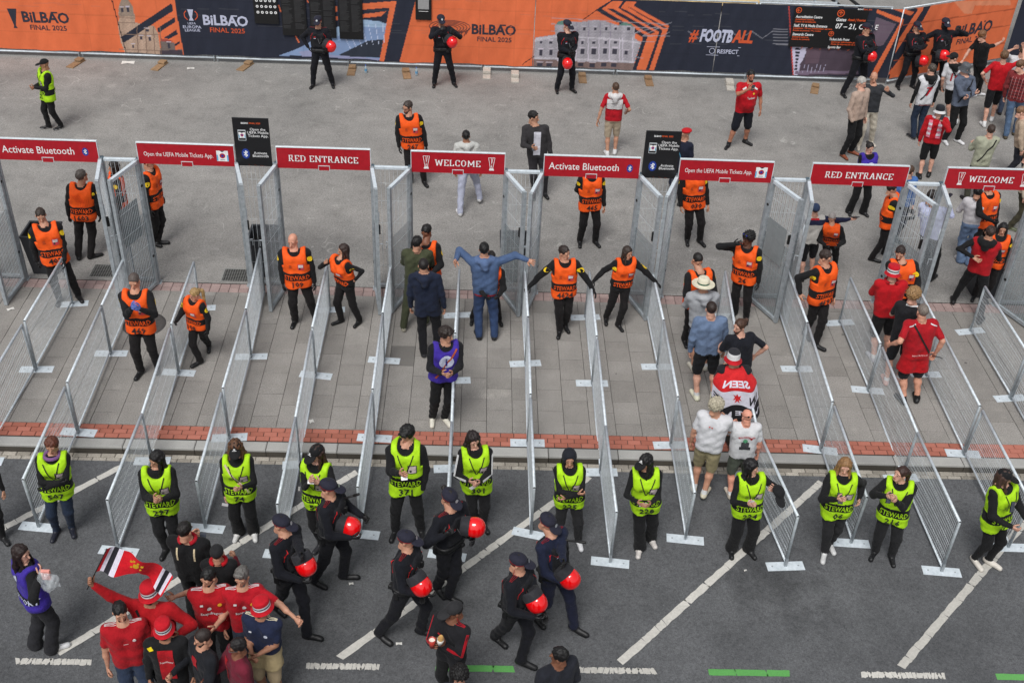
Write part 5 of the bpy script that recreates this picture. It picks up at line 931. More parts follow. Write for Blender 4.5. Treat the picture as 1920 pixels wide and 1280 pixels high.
ORANGE, YELLOW, PURPLE = (255, 104, 22), (196, 250, 30), (66, 44, 168)
M_OR, _, bo = base_mat('orange_vest_fabric', .7, 0, .3); M_YE, _, by = base_mat('yellow_vest_fabric', .7, 0, .3)
for m_, b_, c in ((M_OR, bo, (.90, .105, .009)), (M_YE, by, (.42, .74, .012))):
    n = noise(m_.node_tree, 8, 4, .6); r = ramp(m_.node_tree, n.outputs['Fac'], [(.3, tuple(v * .8 for v in c)), (.7, tuple(min(1, v * 1.05) for v in c))]); m_.node_tree.links.new(r.outputs[0], b_.inputs['Base Color']); bump(m_.node_tree, b_, noise(m_.node_tree, 11, 4, .6).outputs['Fac'], .6, .025)
M_PU = cloth((60, 42, 148), .8, 'purple_vest_fabric')
VM = {'orange': M_OR, 'yellow': M_YE, 'purple': M_PU}
M_BAND = cloth((20, 20, 22), .7, 'vest_band'); M_RED_P = cloth((196, 30, 34), .7, 'red_piping'); M_LAN = cloth((34, 24, 26), .7, 'lanyard'); M_CARD = plain((205, 190, 188), .4, 0, 'pass_card'); M_CARDR = plain((196, 60, 66), .4, 0, 'pass_card_red'); M_PATCH = plain((238, 200, 20), .7, 0, 'yellow_patch'); M_DK = plain((34, 34, 36), .6, 0, 'dark_print')
HELM = []
def helmet_mesh():
    b = MB(); rd, n_, p_ = base_mat('helmet_red', .12, 0, .6); p_.inputs['Base Color'].default_value = (*lin((226, 10, 16)), 1); p_.inputs['Coat Weight'].default_value = .6
    b.lathe([(.0, .150), (.04, .146), (.075, .130), (.105, .100), (.122, .062), (.128, .02), (.126, -.02), (.120, -.055), (.112, -.06)], rd, 28, sy=1.12); sh = b.mesh('shell')
    c = MB(); bk = cloth((44, 44, 48), .7, 'neck_guard'); c.lathe([(.124, -.052), (.126, -.09), (.118, -.15), (.110, -.17), (.09, -.165), (.06, -.1), (.0, -.06)], bk, 24, sy=1.1); ng = c.mesh('neck_guard')
    v = MB(); vm = plain((30, 32, 36), .15, 0, 'visor', .6, .8); V = []; n = 14
    for r_ in range(5):
        for k in range(n + 1): a = math.pi * (1.15 + .7 * k / n); zz = .03 - r_ * .045; rr = .136 + .006 * r_; V.append((rr * math.cos(a), rr * 1.15 * math.sin(a), zz))
    v.add(V, [(r_ * (n + 1) + k, r_ * (n + 1) + k + 1, (r_ + 1) * (n + 1) + k + 1, (r_ + 1) * (n + 1) + k) for r_ in range(4) for k in range(n)], vm, True); vi = v.mesh('visor')
    return sh, ng, vi
HSH, HNG, HVI = helmet_mesh()
def helmet(loc, rot, label):
    t = tag(empty('red_helmet', loc), label, 'helmet', 'red helmets carried by the officers'); t.rotation_euler = Vector(rot).to_track_quat('Z', 'Y').to_euler()
    link('shell', HSH, t); link('neck_guard', HNG, t); link('visor', HVI, t)

def person(P):
    g = P.get; T = np.array(P['top'], float); base = np.array([P['b'][0], P['b'][1], g('z', 0.0)]); yaw = math.radians(g('yaw', 0)); cy, sy_ = math.cos(-yaw), math.sin(-yaw)
    def loc(p): p = np.array(p, float) - base; return np.array([p[0] * cy - p[1] * sy_, p[0] * sy_ + p[1] * cy, p[2]])
    Tl = loc(T); H = float(np.linalg.norm(Tl)); hat = g('hat'); s = H / 1.76; wom = g('sex', 'm') == 'f'; big = g('bulk', 1.0); ax = Tl / H
    hair_k = g('hair', 'short'); 
    if hat and hat[0] not in ('sunglasses', 'shades_back', 'glasses', 'mask'): H -= .02
    def at_(f, x=0, fw=0): return np.array([Tl[0] * f * H / np.linalg.norm(Tl) + x, Tl[1] * f * H / np.linalg.norm(Tl) - fw, Tl[2] * f * H / np.linalg.norm(Tl)])
    hunch = g('hunch', 0.0)
    lk_ = g('look', (g('yaw', 0), 15)); hy = math.radians(lk_[0]) - yaw; hp = math.radians(lk_[1] * .55)
    RH = np.array(Matrix.Rotation(hy, 3, 'Z') @ Matrix.Rotation(hp, 3, 'X')); top = at_(1.0); hsc = s * .995; HL = top - RH @ np.array([0, .0, .235 * hsc]); 
    neckb = at_(.835, 0, .0 - hunch * .3) * np.array([1, 1, 1]); HLn = HL + RH @ np.array([0, .018 * hsc, .05 * hsc])
    prims = []   # (a,b,ra,rb,group,mat)
    topm = g('topm'); tb_ = g('tb', .006); col_top, col_bot = g('top_c', (30, 30, 32)), g('bot_c', (26, 26, 28)); sw = .92 if wom else 1.0
    sho = .108 * H * sw * (1 + (big - 1) * .5); hipx = .048 * H; rl = (.012 if g('jacket') else .004)
    pel = at_(g('pelz', .525)); 
    # legs
    fl, fr = loc(P['fl']), loc(P['fr']); feet = []
    for sgn, f, key in ((1, fl, 'L'), (-1, fr, 'R')):
        fd = math.radians(g('toe' + key, 14)) * sgn; fdir = np.array([math.sin(fd), -math.cos(fd), 0.0]); up = g('heel' + key, 0.0)
        an = f - fdir * .055 * s + np.array([0, 0, .085 * s + up * .8]); hip = pel + np.array([sgn * hipx, 0, -.01 * H]); feet.append((sgn, f, fdir, an, hip, up))
    dmax = max(np.linalg.norm(a - h) for _, _, _, a, h, _ in feet); lim = .485 * H
    bot = g('bot', 'pants'); wide = {'wide': 1.0, 'pants': .35, 'slim': .0, 'shorts': .4}.get(bot, .3)
    jn = []
    for sgn, f, fdir, an, hip, up in feet:
        kn = np.array(ik(hip, an, .245 * H, .235 * H, (sgn * .18, -1, .15)))
        jn.append((hip, kn, an)); rb = .004 + .006 * wide; R = H / 1.76 * (1 + (big - 1) * .4)
        prims.append((hip + np.array([0, 0, .0]), kn, .097 * R + rb, (.069 + .012 * wide) * R, 'leg%d' % sgn, 'bot'))
        if bot == 'shorts':
            prims.append((kn + np.array([0, 0, .00]), kn + (an - kn) * .10, .051 * R, .050 * R, 'leg%d' % sgn, 'skin')); prims.append((kn + (an - kn) * .12, kn + (an - kn) * .35, .047 * R, .052 * R, 'leg%d' % sgn, 'skin'))
            prims.append((kn + (an - kn) * .35, an, .052 * R, .033 * R, 'leg%d' % sgn, 'skin')); prims.append((an + (kn - an) * g('sock', .12), an, .037 * R, .036 * R, 'leg%d' % sgn, 'sock'))
            kk = hip + (kn - hip) * .92; prims.append((hip + (kn - hip) * .4, kk, .088 * R, .074 * R, 'leg%d' % sgn, 'bot'))
        else:
            prims.append((kn, an + np.array([0, 0, .018 if wide < .6 else 0]), (.070 + .010 * wide) * R, (.047 + .036 * wide) * R, 'leg%d' % sgn, 'bot'))
            if wide > .6: prims.append((an + (kn - an) * .1, an + np.array([0, 0, -.035]), (.078) * R, (.086) * R, 'leg%d' % sgn, 'bot'))
        heel = f - fdir * .088 * s + np.array([0, 0, .040 * s + up]); toe = f + fdir * .125 * s + np.array([0, 0, .030 * s]); 
        prims.append((heel, toe, .043 * s, .037 * s, 'leg%d' % sgn, 'shoe')); prims.append((an + np.array([0, 0, -.01]), heel + fdir * .03, .040 * s, .036 * s, 'leg%d' % sgn, 'shoe' if bot == 'shorts' or g('boots') else 'shoe'))
        if g('boots'): prims.append((an, an + (kn - an) * .35, .050 * s, .052 * s, 'leg%d' % sgn, 'shoe'))
    # torso
    bl = (big - 1); w1 = .055 * H * sw; fwc = -hunch
    for sgn in (-1, 1):
        prims.append((at_(.515, sgn * .042 * H), at_(.60, sgn * .040 * H), .072 * H * (1 + bl * .5) * (1.0 if wom else .94), (.058 if wom else .064) * H * (1 + bl), 'torso', 'top'))
        prims.append((at_(.60, sgn * .040 * H), at_(.745, sgn * w1 * .95, hunch * .6), (.056 if wom else .064) * H * (1 + bl), (.066 if wom else .071) * H * (1 + bl * .6), 'torso', 'top'))
    sh_f = .806
    for sgn in (-1, 1): prims.append((at_(.818, sgn * .020 * H, hunch * .9), at_(.810, sgn * sho * .72, hunch), .032 * H, .030 * H + rl * .5, 'torso', 'top'))
    SH = {}
    for sgn, key in ((1, 'L'), (-1, 'R')):
        lift = g('shup' + key, 0.0)
        SH[sgn] = at_(sh_f, sgn * sho, hunch) + np.array([0, 0, lift]); prims.append((at_(.765, sgn * .05 * H, hunch * .8), SH[sgn] + np.array([-sgn * .012 * H, 0, .0]), .060 * H, .042 * H * (1 + bl * .4) + rl * .5, 'torso', 'top'))
    prims.append((at_(.80, 0, hunch), at_(.829, 0, hunch * .9 + .004), .050 * H, .037 * H, 'torso', 'top' if g('collar', 1) else 'skin'))
    if big > 1.15: prims.append((at_(.61, 0, .045 * H), at_(.66, 0, .04 * H), .085 * H * big * .9, .075 * H * big * .9, 'torso', 'top'))
    if wom: prims.append((at_(.735, -.035 * H, .035 * H + hunch), at_(.735, .035 * H, .035 * H + hunch), .042 * H, .042 * H, 'torso', 'top'))
    neck = [(at_(.84, 0, hunch), HLn, .037 * H if not wom else .031 * H, .034 * H if not wom else .029 * H, 'neck', 'skin' if not g('gaiter') else 'top')]
    if g('hoodd'):
        for a in np.linspace(-2.2, 2.2, 7)[:-1]: b2 = a + .73; prims.append((at_(.835, .062 * H * math.sin(a), hunch - .052 * H * math.cos(a) - .02), at_(.835, .062 * H * math.sin(b2), hunch - .052 * H * math.cos(b2) - .02), .026 * H, .026 * H, 'torso', 'hoodd'))
        prims.append((at_(.83, 0, hunch - .075 * H), at_(.79, 0, hunch - .085 * H), .042 * H, .030 * H, 'torso', 'hoodd'))
    # arms
    AST = []; hands = []; sl_ = g('sleeve', 'long'); R = H / 1.76 * (1 + (big - 1) * .35) * (.9 if wom else 1.0)
    for sgn, key in ((1, 'L'), (-1, 'R')):
        a = g('arm' + key, 'down'); pole = None; hand = g('hand' + key)
        if isinstance(a, str): o_, f_, z_ = PRE[a]; wr = at_(z_, sgn * o_ * H, f_ * H + (hunch if z_ > .56 else hunch * .5)); q = POLE.get(a, (.55, -.75, -.55)); pole = (sgn * q[0], -q[1], q[2])
        else: wr = loc(a[:3]); pole = (sgn * .55, .65, -.6)
        if g('pole' + key): q = g('pole' + key); pole = (sgn * q[0], -q[1], q[2])
        S = SH[sgn]; hmax = .335 * H; dd = wr - S
        if np.linalg.norm(dd) > hmax: wr = S + dd / np.linalg.norm(dd) * hmax
        el = np.array(ik(S, wr, .172 * H, .152 * H, pole)); gr = 'arm%d' % sgn; jr = .020 if g('jacket') else .006
        if sl_ == 'long':
            prims.append((S, el, .046 * R * 1.0 + jr + .004, .038 * R + jr, gr, 'sleeve' if g('sleeve_c') else 'top')); prims.append((el, el + (wr - el) * .96, .040 * R + jr, .029 * R + jr * .5, gr, 'sleeve' if g('sleeve_c') else 'top')); prims.append((el + (wr - el) * .8, wr, .024 * R, .022 * R, gr, 'hand'))
        else:
            f = .72 if sl_ == 'short' else .95; prims.append((S, S + (el - S) * f, .050 * R, .053 * R, gr, 'top')); prims.append((S + (el - S) * f * .9, el, .043 * R, .038 * R, gr, 'skin')); prims.append((el, el + (wr - el) * .4, .037 * R, .036 * R, gr, 'skin')); prims.append((el + (wr - el) * .4, wr, .036 * R, .022 * R, gr, 'skin'))
        if g('armstripe'): AST.append((S, el, wr, sgn, jr))
        fo = wr - el; fo = fo / (np.linalg.norm(fo) + 1e-9)
        pn = np.array([-sgn, .0, 0.0]) if a in ('down', 'pocket', 'hip') else np.array([-sgn * .6, .6 if a in ('clasp', 'clasplow', 'hold', 'phone', 'front', 'chest') else .2, .3])
        if hand is None and isinstance(a, str) and a.startswith('cross'): hand = 'grip'
        if hand is None: hand = 'relax' if a in ('down', 'hip') else ('hold' if a in ('clasp', 'clasplow', 'phone', 'hold', 'chest', 'front', 'bag', 'helmet') else 'relax')
        if a != 'pocket' and not (isinstance(a, str) and a.startswith('cross') and False):
            Rm = aim(fo, pn); V, Fq = HANDS[hand]; V = V * (s * (.92 if wom else 1.02)); 
            if sgn < 0: V = V * np.array([-1, 1, 1]); Fq = Fq[:, ::-1]
            hands.append((V @ Rm.T + wr - fo * .008, Fq))
    # field
    allp = prims + neck; vox = g('vox', .0172 if P['b'][1] < 7 else .0195)
    lo = np.min([np.minimum(p[0], p[1]) - max(p[2], p[3]) for p in allp], 0) - .06; hi = np.max([np.maximum(p[0], p[1]) + max(p[2], p[3]) for p in allp], 0) + .06; lo[2] = max(lo[2], -.06)
    F = Field(lo, hi, vox); GT = F.new(); K = {'torso': .05}
    for p in prims:
        if p[4] == 'torso': put(F, GT, p, .045)
    G = GT.copy()
    for grp, k in (('leg1', .028), ('leg-1', .028), ('arm1', .018), ('arm-1', .018)):
        A = F.new()
        for p in prims:
            if p[4] == grp: put(F, A, p, k)
        G = smin(G, A, .012 if 'leg' in grp else .014)
    B = F.new(); put(F, B, neck[0], .02); G = smin(G, B, .015)
    X, Y, Z = F.pts((slice(None),) * 3); ph = float(P['b'][0] * 3.1 + P['b'][1])
    fold = (np.sin(33 * X + 15 * Z + ph + 1.5 * np.sin(9 * Z + ph)) * np.sin(21 * Y - 17 * Z + 2 * ph) + .8 * np.sin(44 * Z + 14 * X + ph + 1.2 * np.sin(7 * X)) * np.sin(15 * X - 12 * Y + ph)).astype(np.float32)
    G = G + (.0050 if g('jacket') else .0038) * fold * (Z < .845 * H)
    vest_ = g('vest'); hem = g('hem', .50) * H
    if g('flare', 0) or True:
        # jacket or shirt hem: a slightly larger skirt of the torso ending at the hem
        Sk = F.new()
        for sgn, (hip, kn, an) in zip((1, -1), jn):
            f_ = max(0.02, min(1, (hip[2] - hem) / max(.05, hip[2] - kn[2]))); put(F, Sk, (hip + np.array([0, 0, .04 * H]), hip + (kn - hip) * f_, .088 * R + rl, .090 * R + rl + g('flare', 0), 0, 0), .05)
        put(F, Sk, (at_(.60, -.03 * H), at_(.60, .03 * H), .066 * H * (1 + bl), .066 * H * (1 + bl), 0, 0), .05)
        SkV = Sk.copy()
        if vest_:
            for sgn, (hip, kn, an) in zip((1, -1), jn): f_ = max(.02, min(1, (hip[2] - .43 * H) / max(.05, hip[2] - kn[2]))); put(F, SkV, (hip, hip + (kn - hip) * f_, .088 * R + rl, .094 * R + rl, 0, 0), .05)
        Sk = np.maximum(Sk - rl * .6, hem - Z); G = smin(G, Sk + .0025 * fold, .006)
    G = np.maximum(G, (.002 - Z)) if True else G
    V, Q = surface_nets(G, F.lo, F.h); c = V[Q].mean(1)
    # colours by nearest part
    best = np.full(len(c), 9.0); who = np.zeros(len(c), int)
    for i, p in enumerate(allp):
        d = d_cone(c[:, 0], c[:, 1], c[:, 2], p[0], p[1], p[2], p[3]); m_ = d < best; best[m_] = d[m_]; who[m_] = i
    keys = [p[5] for p in allp]; grp = [p[4] for p in allp]; kidx = np.array(keys)[who]; gidx = np.array(grp)[who]
    body = (gidx == 'torso') | (((gidx == 'leg1') | (gidx == 'leg-1')) & (kidx == 'bot')); kidx = np.where(body & (kidx != 'hoodd') & (kidx != 'skin'), np.where(c[:, 2] > hem - vox * .3, 'top', 'bot'), kidx)
    if g('dress'): kidx = np.where(body & (c[:, 2] <= g('dress')[0] * H) & (c[:, 2] > hem - vox * .3), 'wrap', kidx)
    skn = g('skin', (196, 148, 122)); colr = {'top': topm or cloth(col_top, .85, 'top_cloth'), 'bot': cloth(col_bot, .88, 'trouser_cloth'), 'skin': skin(skn), 'shoe': plain(g('shoe', (24, 24, 26)), .5, 0, 'shoe'), 'sock': cloth(g('sock_c', (222, 222, 222)), .9, 'sock'), 'sole': plain(g('sole', (24, 24, 26)), .6, 0, 'sole'),
            'hand': skin(skn) if not g('glove') else plain(g('glove'), .6, 0, 'glove'), 'sleeve': cloth(g('sleeve_c', (20, 20, 20)), .85, 'sleeve_cloth'), 'hoodd': cloth(g('hoodd') if isinstance(g('hoodd'), tuple) else col_top, .88, 'hood_cloth'), 'wrap': cloth(g('dress')[1], .85, 'tied_jacket') if g('dress') else None}
    kidx = np.where((kidx == 'shoe') & (c[:, 2] < .022 * s) , 'sole', kidx)
    order = ['skin', 'top', 'bot', 'shoe', 'sole', 'sock', 'hand', 'sleeve', 'hoodd', 'wrap', 'eye', 'hairm', 'lip']
    mats = {'eye': plain((40, 30, 28), .3, 0, 'eye'), 'hairm': hair(g('hair_c', (34, 26, 22))), 'lip': skin(tuple(int(v * f) for v, f in zip(skn, (.86, .66, .66))))}; mats.update(colr)
    mi = np.array([order.index(k) for k in kidx])
    HV = (HEADV * hsc * (.96 if wom else 1.0)) @ RH.T + HL; hm = np.array([0, 10, 11, 12, 11 if g('beard') else 0])[HEADM]
    if g('gaiter'): hm = np.where((HEADV[HEADQ].mean(1)[:, 2] < .09), 1, hm)
    Vs, Qs, Ms = [V, HV], [Q, HEADQ + len(V)], [mi, hm]; n = len(V) + len(HV)
    for hv, hq in hands: Vs.append(hv); Qs.append(hq + n); Ms.append(np.full(len(hq), 6 if g('glove') else 0)); n += len(hv)
    o = bpy.data.objects.new('person', np_mesh('person', np.concatenate(Vs), np.concatenate(Qs), [mats[k] or mats['top'] for k in order], np.concatenate(Ms))); COL.objects.link(o); o.location = base; o.rotation_euler = (0, 0, yaw)
    tag(o, P['label'], 'person')
    if g('group'): o['group'] = g('group')
    HM = Matrix.Translation(Vector(HL)) @ Matrix([[float(RH[i][j]) * hsc * (.96 if wom else 1.0) for j in range(3)] for i in range(3)]).to_4x4()
    if hair_k:
        h_ = link('hair', hair_mesh(hair_k, lk_[1] * .55), o); h_.matrix_local = HM; h_.material_slots[0].link = 'OBJECT'; h_.material_slots[0].material = hair(g('hair_c', (34, 26, 22)))
    for ht in [hat] + list(g('acc', [])):
        if ht:
            nm = {'pcap': 'peaked_cap', 'backcap': 'cap', 'bucket': 'bucket_hat', 'bucket3': 'bucket_hat', 'straw': 'straw_hat', 'shades_back': 'sunglasses', 'mask': 'face_covering'}.get(ht[0], ht[0])
            h_ = link(nm, hat_mesh(ht[0], *ht[1:]), o); h_.matrix_local = HM
            if nm in ('glasses', 'sunglasses', 'face_covering'): pass
    # overlay surfaces
    surfG = G
    def shell(name, grow, z0, z1, mats_, matf, cutf=None, src=GT, mk=None):
        S_ = src - grow + .004 * fold; D_ = np.maximum(np.maximum(S_, z0(X, Y, Z) - Z if callable(z0) else z0 - Z), Z - z1)
        if cutf: D_ = np.maximum(D_, cutf(X, Y, Z))
        D_ = D_.astype(np.float32); vv, qq = surface_nets(D_, F.lo, F.h)
        if not len(qq): return None, D_
        cc = vv[qq].mean(1); ob = link(name, np_mesh(name, vv, qq, mats_, matf(cc)), o); return ob, D_
    def project(b, v2, f2, cx, cz, ang, mat, roll=0.0, dist=.006, Sf=None, cyy=0.0):
        """lay flat shapes on the body surface, seen from the direction ang (0 = from the front)"""
        Sf = surfG if Sf is None else Sf; v2 = np.asarray(v2, float); cr, sr = math.cos(roll), math.sin(roll); v2 = np.stack([v2[:, 0] * cr - v2[:, 1] * sr, v2[:, 0] * sr + v2[:, 1] * cr], 1)
        D = np.array([-math.sin(ang), math.cos(ang), 0.0]); Rt = np.array([math.cos(ang), math.sin(ang), 0.0]); cen = at_(cz / H)
        Pp = np.array([cen[0], cen[1], cz]) + Rt * (cx + v2[:, 0])[:, None] + np.array([0, 0, 1.0]) * v2[:, 1][:, None] - D * .42; hit = np.zeros(len(Pp), bool)
        for _ in range(42):
            ii = np.clip(Pp, F.lo + F.h, F.lo + (F.n - 2) * F.h); out = np.abs(Pp - ii).max(1); d = np.where(out > 0, np.maximum(out, .02), sample(F, Sf, ii)); hit |= d < .003; Pp = Pp + D * (np.where(hit, 0, np.clip(d, 0.002, .05) * .9))[:, None]
        if not hit.any(): return
        Pp = Pp - D * dist; ok = [f for f in f2 if all(hit[i] for i in f)]
        if ok: b.add(Pp.tolist(), ok, mat)
    def grid(w_, h_, nx=6, ny=2):
        v = [(-w_ / 2 + w_ * i / nx, -h_ / 2 + h_ * j / ny) for j in range(ny + 1) for i in range(nx + 1)]; return v, [(j * (nx + 1) + i, j * (nx + 1) + i + 1, (j + 1) * (nx + 1) + i + 1, (j + 1) * (nx + 1) + i) for j in range(ny) for i in range(nx)]
    def dtext(b, st, cx, cz, size, ang, mat, bold=.02, width=None, roll=0.0, Sf=None, sx=1.0, dist=.007):
        v, f = text2d(st, size, bold, 0, sx, 1)
        if len(v):
            if width: v = v * np.array([width / (v[:, 0].max() - v[:, 0].min()), 1])
            project(b, v, f, cx, cz, ang, mat, roll, dist, Sf)
    def pdisc(b, cx, cz, r_, ang, mat, dist=.008, Sf=None):
        v = [(0.0, 0.0)] + [(q * r_ / 3 * math.cos(2 * math.pi * k / 14), q * r_ / 3 * math.sin(2 * math.pi * k / 14)) for q in (1, 2, 3) for k in range(14)]
        f = [(0, 1 + k, 1 + (k + 1) % 14) for k in range(14)] + [(1 + q * 14 + k, 15 + q * 14 + k, 15 + q * 14 + (k + 1) % 14, 1 + q * 14 + (k + 1) % 14) for q in (0, 1) for k in range(14)]
        project(b, v, f, cx, cz, ang, mat, 0, dist, Sf)
    TS = np.minimum(GT, Sk)
    vest = g('vest')
    if vest:
        vm = VM[vest]; zt = .873 * H; zh = g('vhem', .458 if vest != 'yellow' else .438) * H; bz0, bz1 = ((.545 * H, .628 * H) if vest == 'orange' else (.532 * H, .612 * H))
        src = np.minimum(GT, SkV); vl = .115 * H * (1 + bl * .5)
        def cut(X, Y, Z):
            yy = Y - Tl[1] * .75; xx = X - Tl[0] * Z / max(.3, Tl[2])
            arm = np.abs(xx) - np.where(Z > .70 * H, .104 * H * (1 + bl * .4), .30)
            nk = -(np.sqrt((xx / 1.0) ** 2 + ((Z - .862 * H) / 1.1) ** 2 + (yy * .35 + .015) ** 2) - .062 * H)
            return np.maximum(arm, nk)
        def matf(cc): r_ = np.zeros(len(cc), int); r_[(cc[:, 2] > bz0) & (cc[:, 2] < bz1) & (vest != 'purple')] = 1; return r_
        ob, DV = shell('vest', .026 + g('vgrow', 0.0), lambda X, Y, Z: zh + .02 * np.sin(7 * X + ph), zt, [vm, M_BAND], matf, cut, src=src)
        surfG = np.minimum(G, DV)
        b = MB(); n_ = g('num', ''); a0 = math.radians(g('vrot', 0)); 
        if vest != 'purple':
            for an_, bk in ((a0, 0), (math.pi + a0, 1)):
                if g('sides', 'fb').find('fb'[bk]) < 0: continue
                dtext(b, 'STEWARD', 0, (bz0 + bz1) / 2 - .001 * H, .069 * H, an_, vm, .012, width=.215 * H * big, dist=.011, Sf=DV)
                if n_: dtext(b, n_, .0, bz0 - .040 * H, .080 * H, an_, M_DK, .02, dist=.010, Sf=DV)
            if g('chest', 1):
                v, f = grid(.058 * H, .066 * H, 3, 3); project(b, v, f, .05 * H, .70 * H, a0, M_CARDR if vest == 'orange' else M_CARD, Sf=DV); v, f = grid(.044 * H, .030 * H, 3, 2); project(b, v, f, .05 * H, .712 * H, a0, M_CARD, dist=.011, Sf=DV); v, f = grid(.016 * H, .016 * H, 2, 2); project(b, v, f, .038 * H, .686 * H, a0, M_DK, dist=.011, Sf=DV)
                pdisc(b, -.048 * H, .715 * H, .013 * H, a0, plain((190, 70, 20) if vest == 'orange' else (120, 150, 20), .7, 0, 'vest_emblem'), Sf=DV); v, f = grid(.03 * H, .008 * H, 2, 1); project(b, v, f, -.048 * H, .695 * H, a0, plain((190, 70, 20) if vest == 'orange' else (120, 150, 20), .7, 0, 'vest_emblem'), Sf=DV)
            if vest == 'yellow':
                for (cx, cz, w_, h_) in ((.05, .738, .062, .005), (.05, .668, .062, .005), (.019, .703, .005, .07), (.081, .703, .005, .07)): v, f = grid(w_ * H, h_ * H, 3, 3); project(b, v, f, cx * H, cz * H, a0, M_DK, dist=.012, Sf=DV)
            if 'b' in g('sides', 'fb') and vest == 'orange':
                dl = plain((200, 62, 12), .7, 0, 'vest_back_print')
                for k in range(6):
                    v, f = grid(.006, .10 * H, 1, 4); project(b, v, f, (-.055 + .014 * k) * H, .725 * H - .004 * k, math.pi + a0, dl, roll=.5); project(b, v, f, (.0 + .016 * k) * H, .66 * H + .003 * k * H, math.pi + a0, dl, roll=-.05)
        else:
            if g('badge', 'i') == 'i': pdisc(b, 0, .715 * H, .062 * H, a0, WPR, Sf=DV); dtext(b, 'i', 0, .715 * H, .10 * H, a0, plain((40, 34, 110), .7, 0, 'badge_letter'), .03, dist=.016, Sf=DV)
            else: v, f = grid(.26 * H, .062 * H, 10, 2); project(b, v, f, 0, .585 * H, math.pi + a0 + .5, M_BAND, Sf=DV); dtext(b, 'SUPPORT', 0, .585 * H, .066 * H, math.pi + a0 + .5, WPR, .02, width=.22 * H, Sf=DV, dist=.013); pdisc(b, 0, .74 * H, .03 * H, math.pi + a0, WPR)
        if b.v: b.build('vest_print', o)
        if g('lanyard', vest == 'yellow'):
            b = MB()
            for sg in (-1, 1): v, f = grid(.014, .17 * H, 1, 6); project(b, v, f, sg * .030 * H, .735 * H, a0, M_LAN, roll=sg * -.33, dist=.010, Sf=DV)
            if b.v: b.build('lanyard', o)
    b = MB()
    if g('patch'):
        for sg in (-1, 1):
            S = SH[sg]; q = disc(.026 * H, 10); Pc = S + (jn[0][0] * 0) ; a_ = sg * math.pi / 2 * .75
            project(b, q, [tuple(range(10))], (S[0] * math.cos(a_)) * .9, S[2] - .045 * H, a_, M_PATCH, dist=.006)
    pr = g('print')
    if pr:
        for it in pr:
            k = it[0]
            if k == 't': dtext(b, it[1], it[2] * H, it[3] * H, it[4] * H, math.radians(it[5]), cloth(it[6], .8, 'print_cloth'), .02, (it[7] * H if len(it) > 7 else None), (it[8] if len(it) > 8 else 0), Sf=TS, dist=.010)
            elif k == 'r': v, f = grid(it[3] * H, it[4] * H, max(1, int(it[3] * 40)), max(1, int(it[4] * 40))); project(b, v, f, it[1] * H, it[2] * H, math.radians(it[5]), cloth(it[6], .8, 'print_cloth'), (it[7] if len(it) > 7 else 0), it[8] if len(it) > 8 else .008, TS)
            elif k == 'd': pdisc(b, it[1] * H, it[2] * H, it[3] * H, math.radians(it[4]), cloth(it[5], .8, 'print_cloth'), .009, TS)
    if g('stripes'):      # three stripes along shoulders and upper sleeves
        cm = cloth(g('stripes'), .8, 'stripe_cloth')
        for sg in (-1, 1):
            for k in (-1, 0, 1):
                e0 = at_(.83, sg * .04 * H, hunch + k * .013); e1 = SH[sg]; el_ = None
                pts = [e0 * (1 - t) + e1 * t for t in np.linspace(0, 1, 6)]; W_ = []
                for q in pts:
                    p_ = np.array([q[0], q[1] - k * .012, q[2] + .12])
                    for _ in range(30):
                        d = sample(F, surfG, p_[None])[0]; p_ = p_ - np.array([0, 0, max(.001, min(.03, d * .8))])
                        if d < .002: break
                    W_.append(p_ + np.array([0, 0, .004]))
                for i in range(5): a_, c_ = W_[i], W_[i + 1]; hw = np.array([0, .0042 if not g('police') else .0028, 0]); b.add([a_ - hw, a_ + hw, c_ + hw, c_ - hw], [(0, 1, 2, 3)], cm)
    for (S_, e_, w_2, sg, jr) in AST:
        cm = cloth(g('armstripe'), .8, 'stripe_cloth')
        for k in (-1, 0, 1):
            n1 = np.array([sg * 1.0, -.45, .25]); n1 /= np.linalg.norm(n1); side = np.cross(e_ - S_, n1); side /= np.linalg.norm(side) + 1e-9; side2 = np.cross(w_2 - e_, n1); side2 /= np.linalg.norm(side2) + 1e-9
            pts = [S_ + n1 * (.050 * R + jr) + side * k * .014, e_ * .5 + S_ * .5 + n1 * (.046 * R + jr) + side * k * .014, e_ + n1 * (.043 * R + jr) + side * k * .012, (e_ + w_2) / 2 + n1 * (.037 * R + jr) + side2 * k * .011, e_ * .1 + w_2 * .9 + n1 * (.031 * R + jr * .6) + side2 * k * .010]
            b.tube(pts, .0048, cm, 4)
    if b.v: b.build('print', o)
    if g('police'):
        bz = .55 * H; ob, DV = shell('utility_belt', .022, bz - .022 * H, bz + .022 * H, [plain((18, 18, 20), .5, 0, 'belt_leather')], lambda cc: np.zeros(len(cc), int), src=np.minimum(GT, Sk))
        b = MB(); bk = plain((20, 20, 22), .6, 0, 'pouch')
        for (x, y, w_, h_) in ((.105, .0, .03, .06), (-.105, .02, .035, .075), (.06, -.075, .03, .035), (-.05, .085, .04, .04)): cc_ = at_(.535, x * H, -y * H); b.box(cc_[0] - w_, cc_[0] + w_, cc_[1] - w_ * .8, cc_[1] + w_ * .8, cc_[2] - h_, cc_[2] + h_ * .6, bk, .01)
        b.build('pouch', o)
        ob, DV2 = shell('tactical_vest', .024, .60 * H, .80 * H, [cloth((24, 25, 30), .8, 'tactical_cloth')], lambda cc: np.zeros(len(cc), int), lambda X, Y, Z: np.maximum(np.abs(X - Tl[0] * Z / Tl[2]) - .082 * H, -(np.sqrt(X ** 2 + (Y * .4) ** 2 + (Z - .83 * H) ** 2) - .055 * H))); sg_ = np.minimum(G, DV2); surfG = sg_
        b = MB()
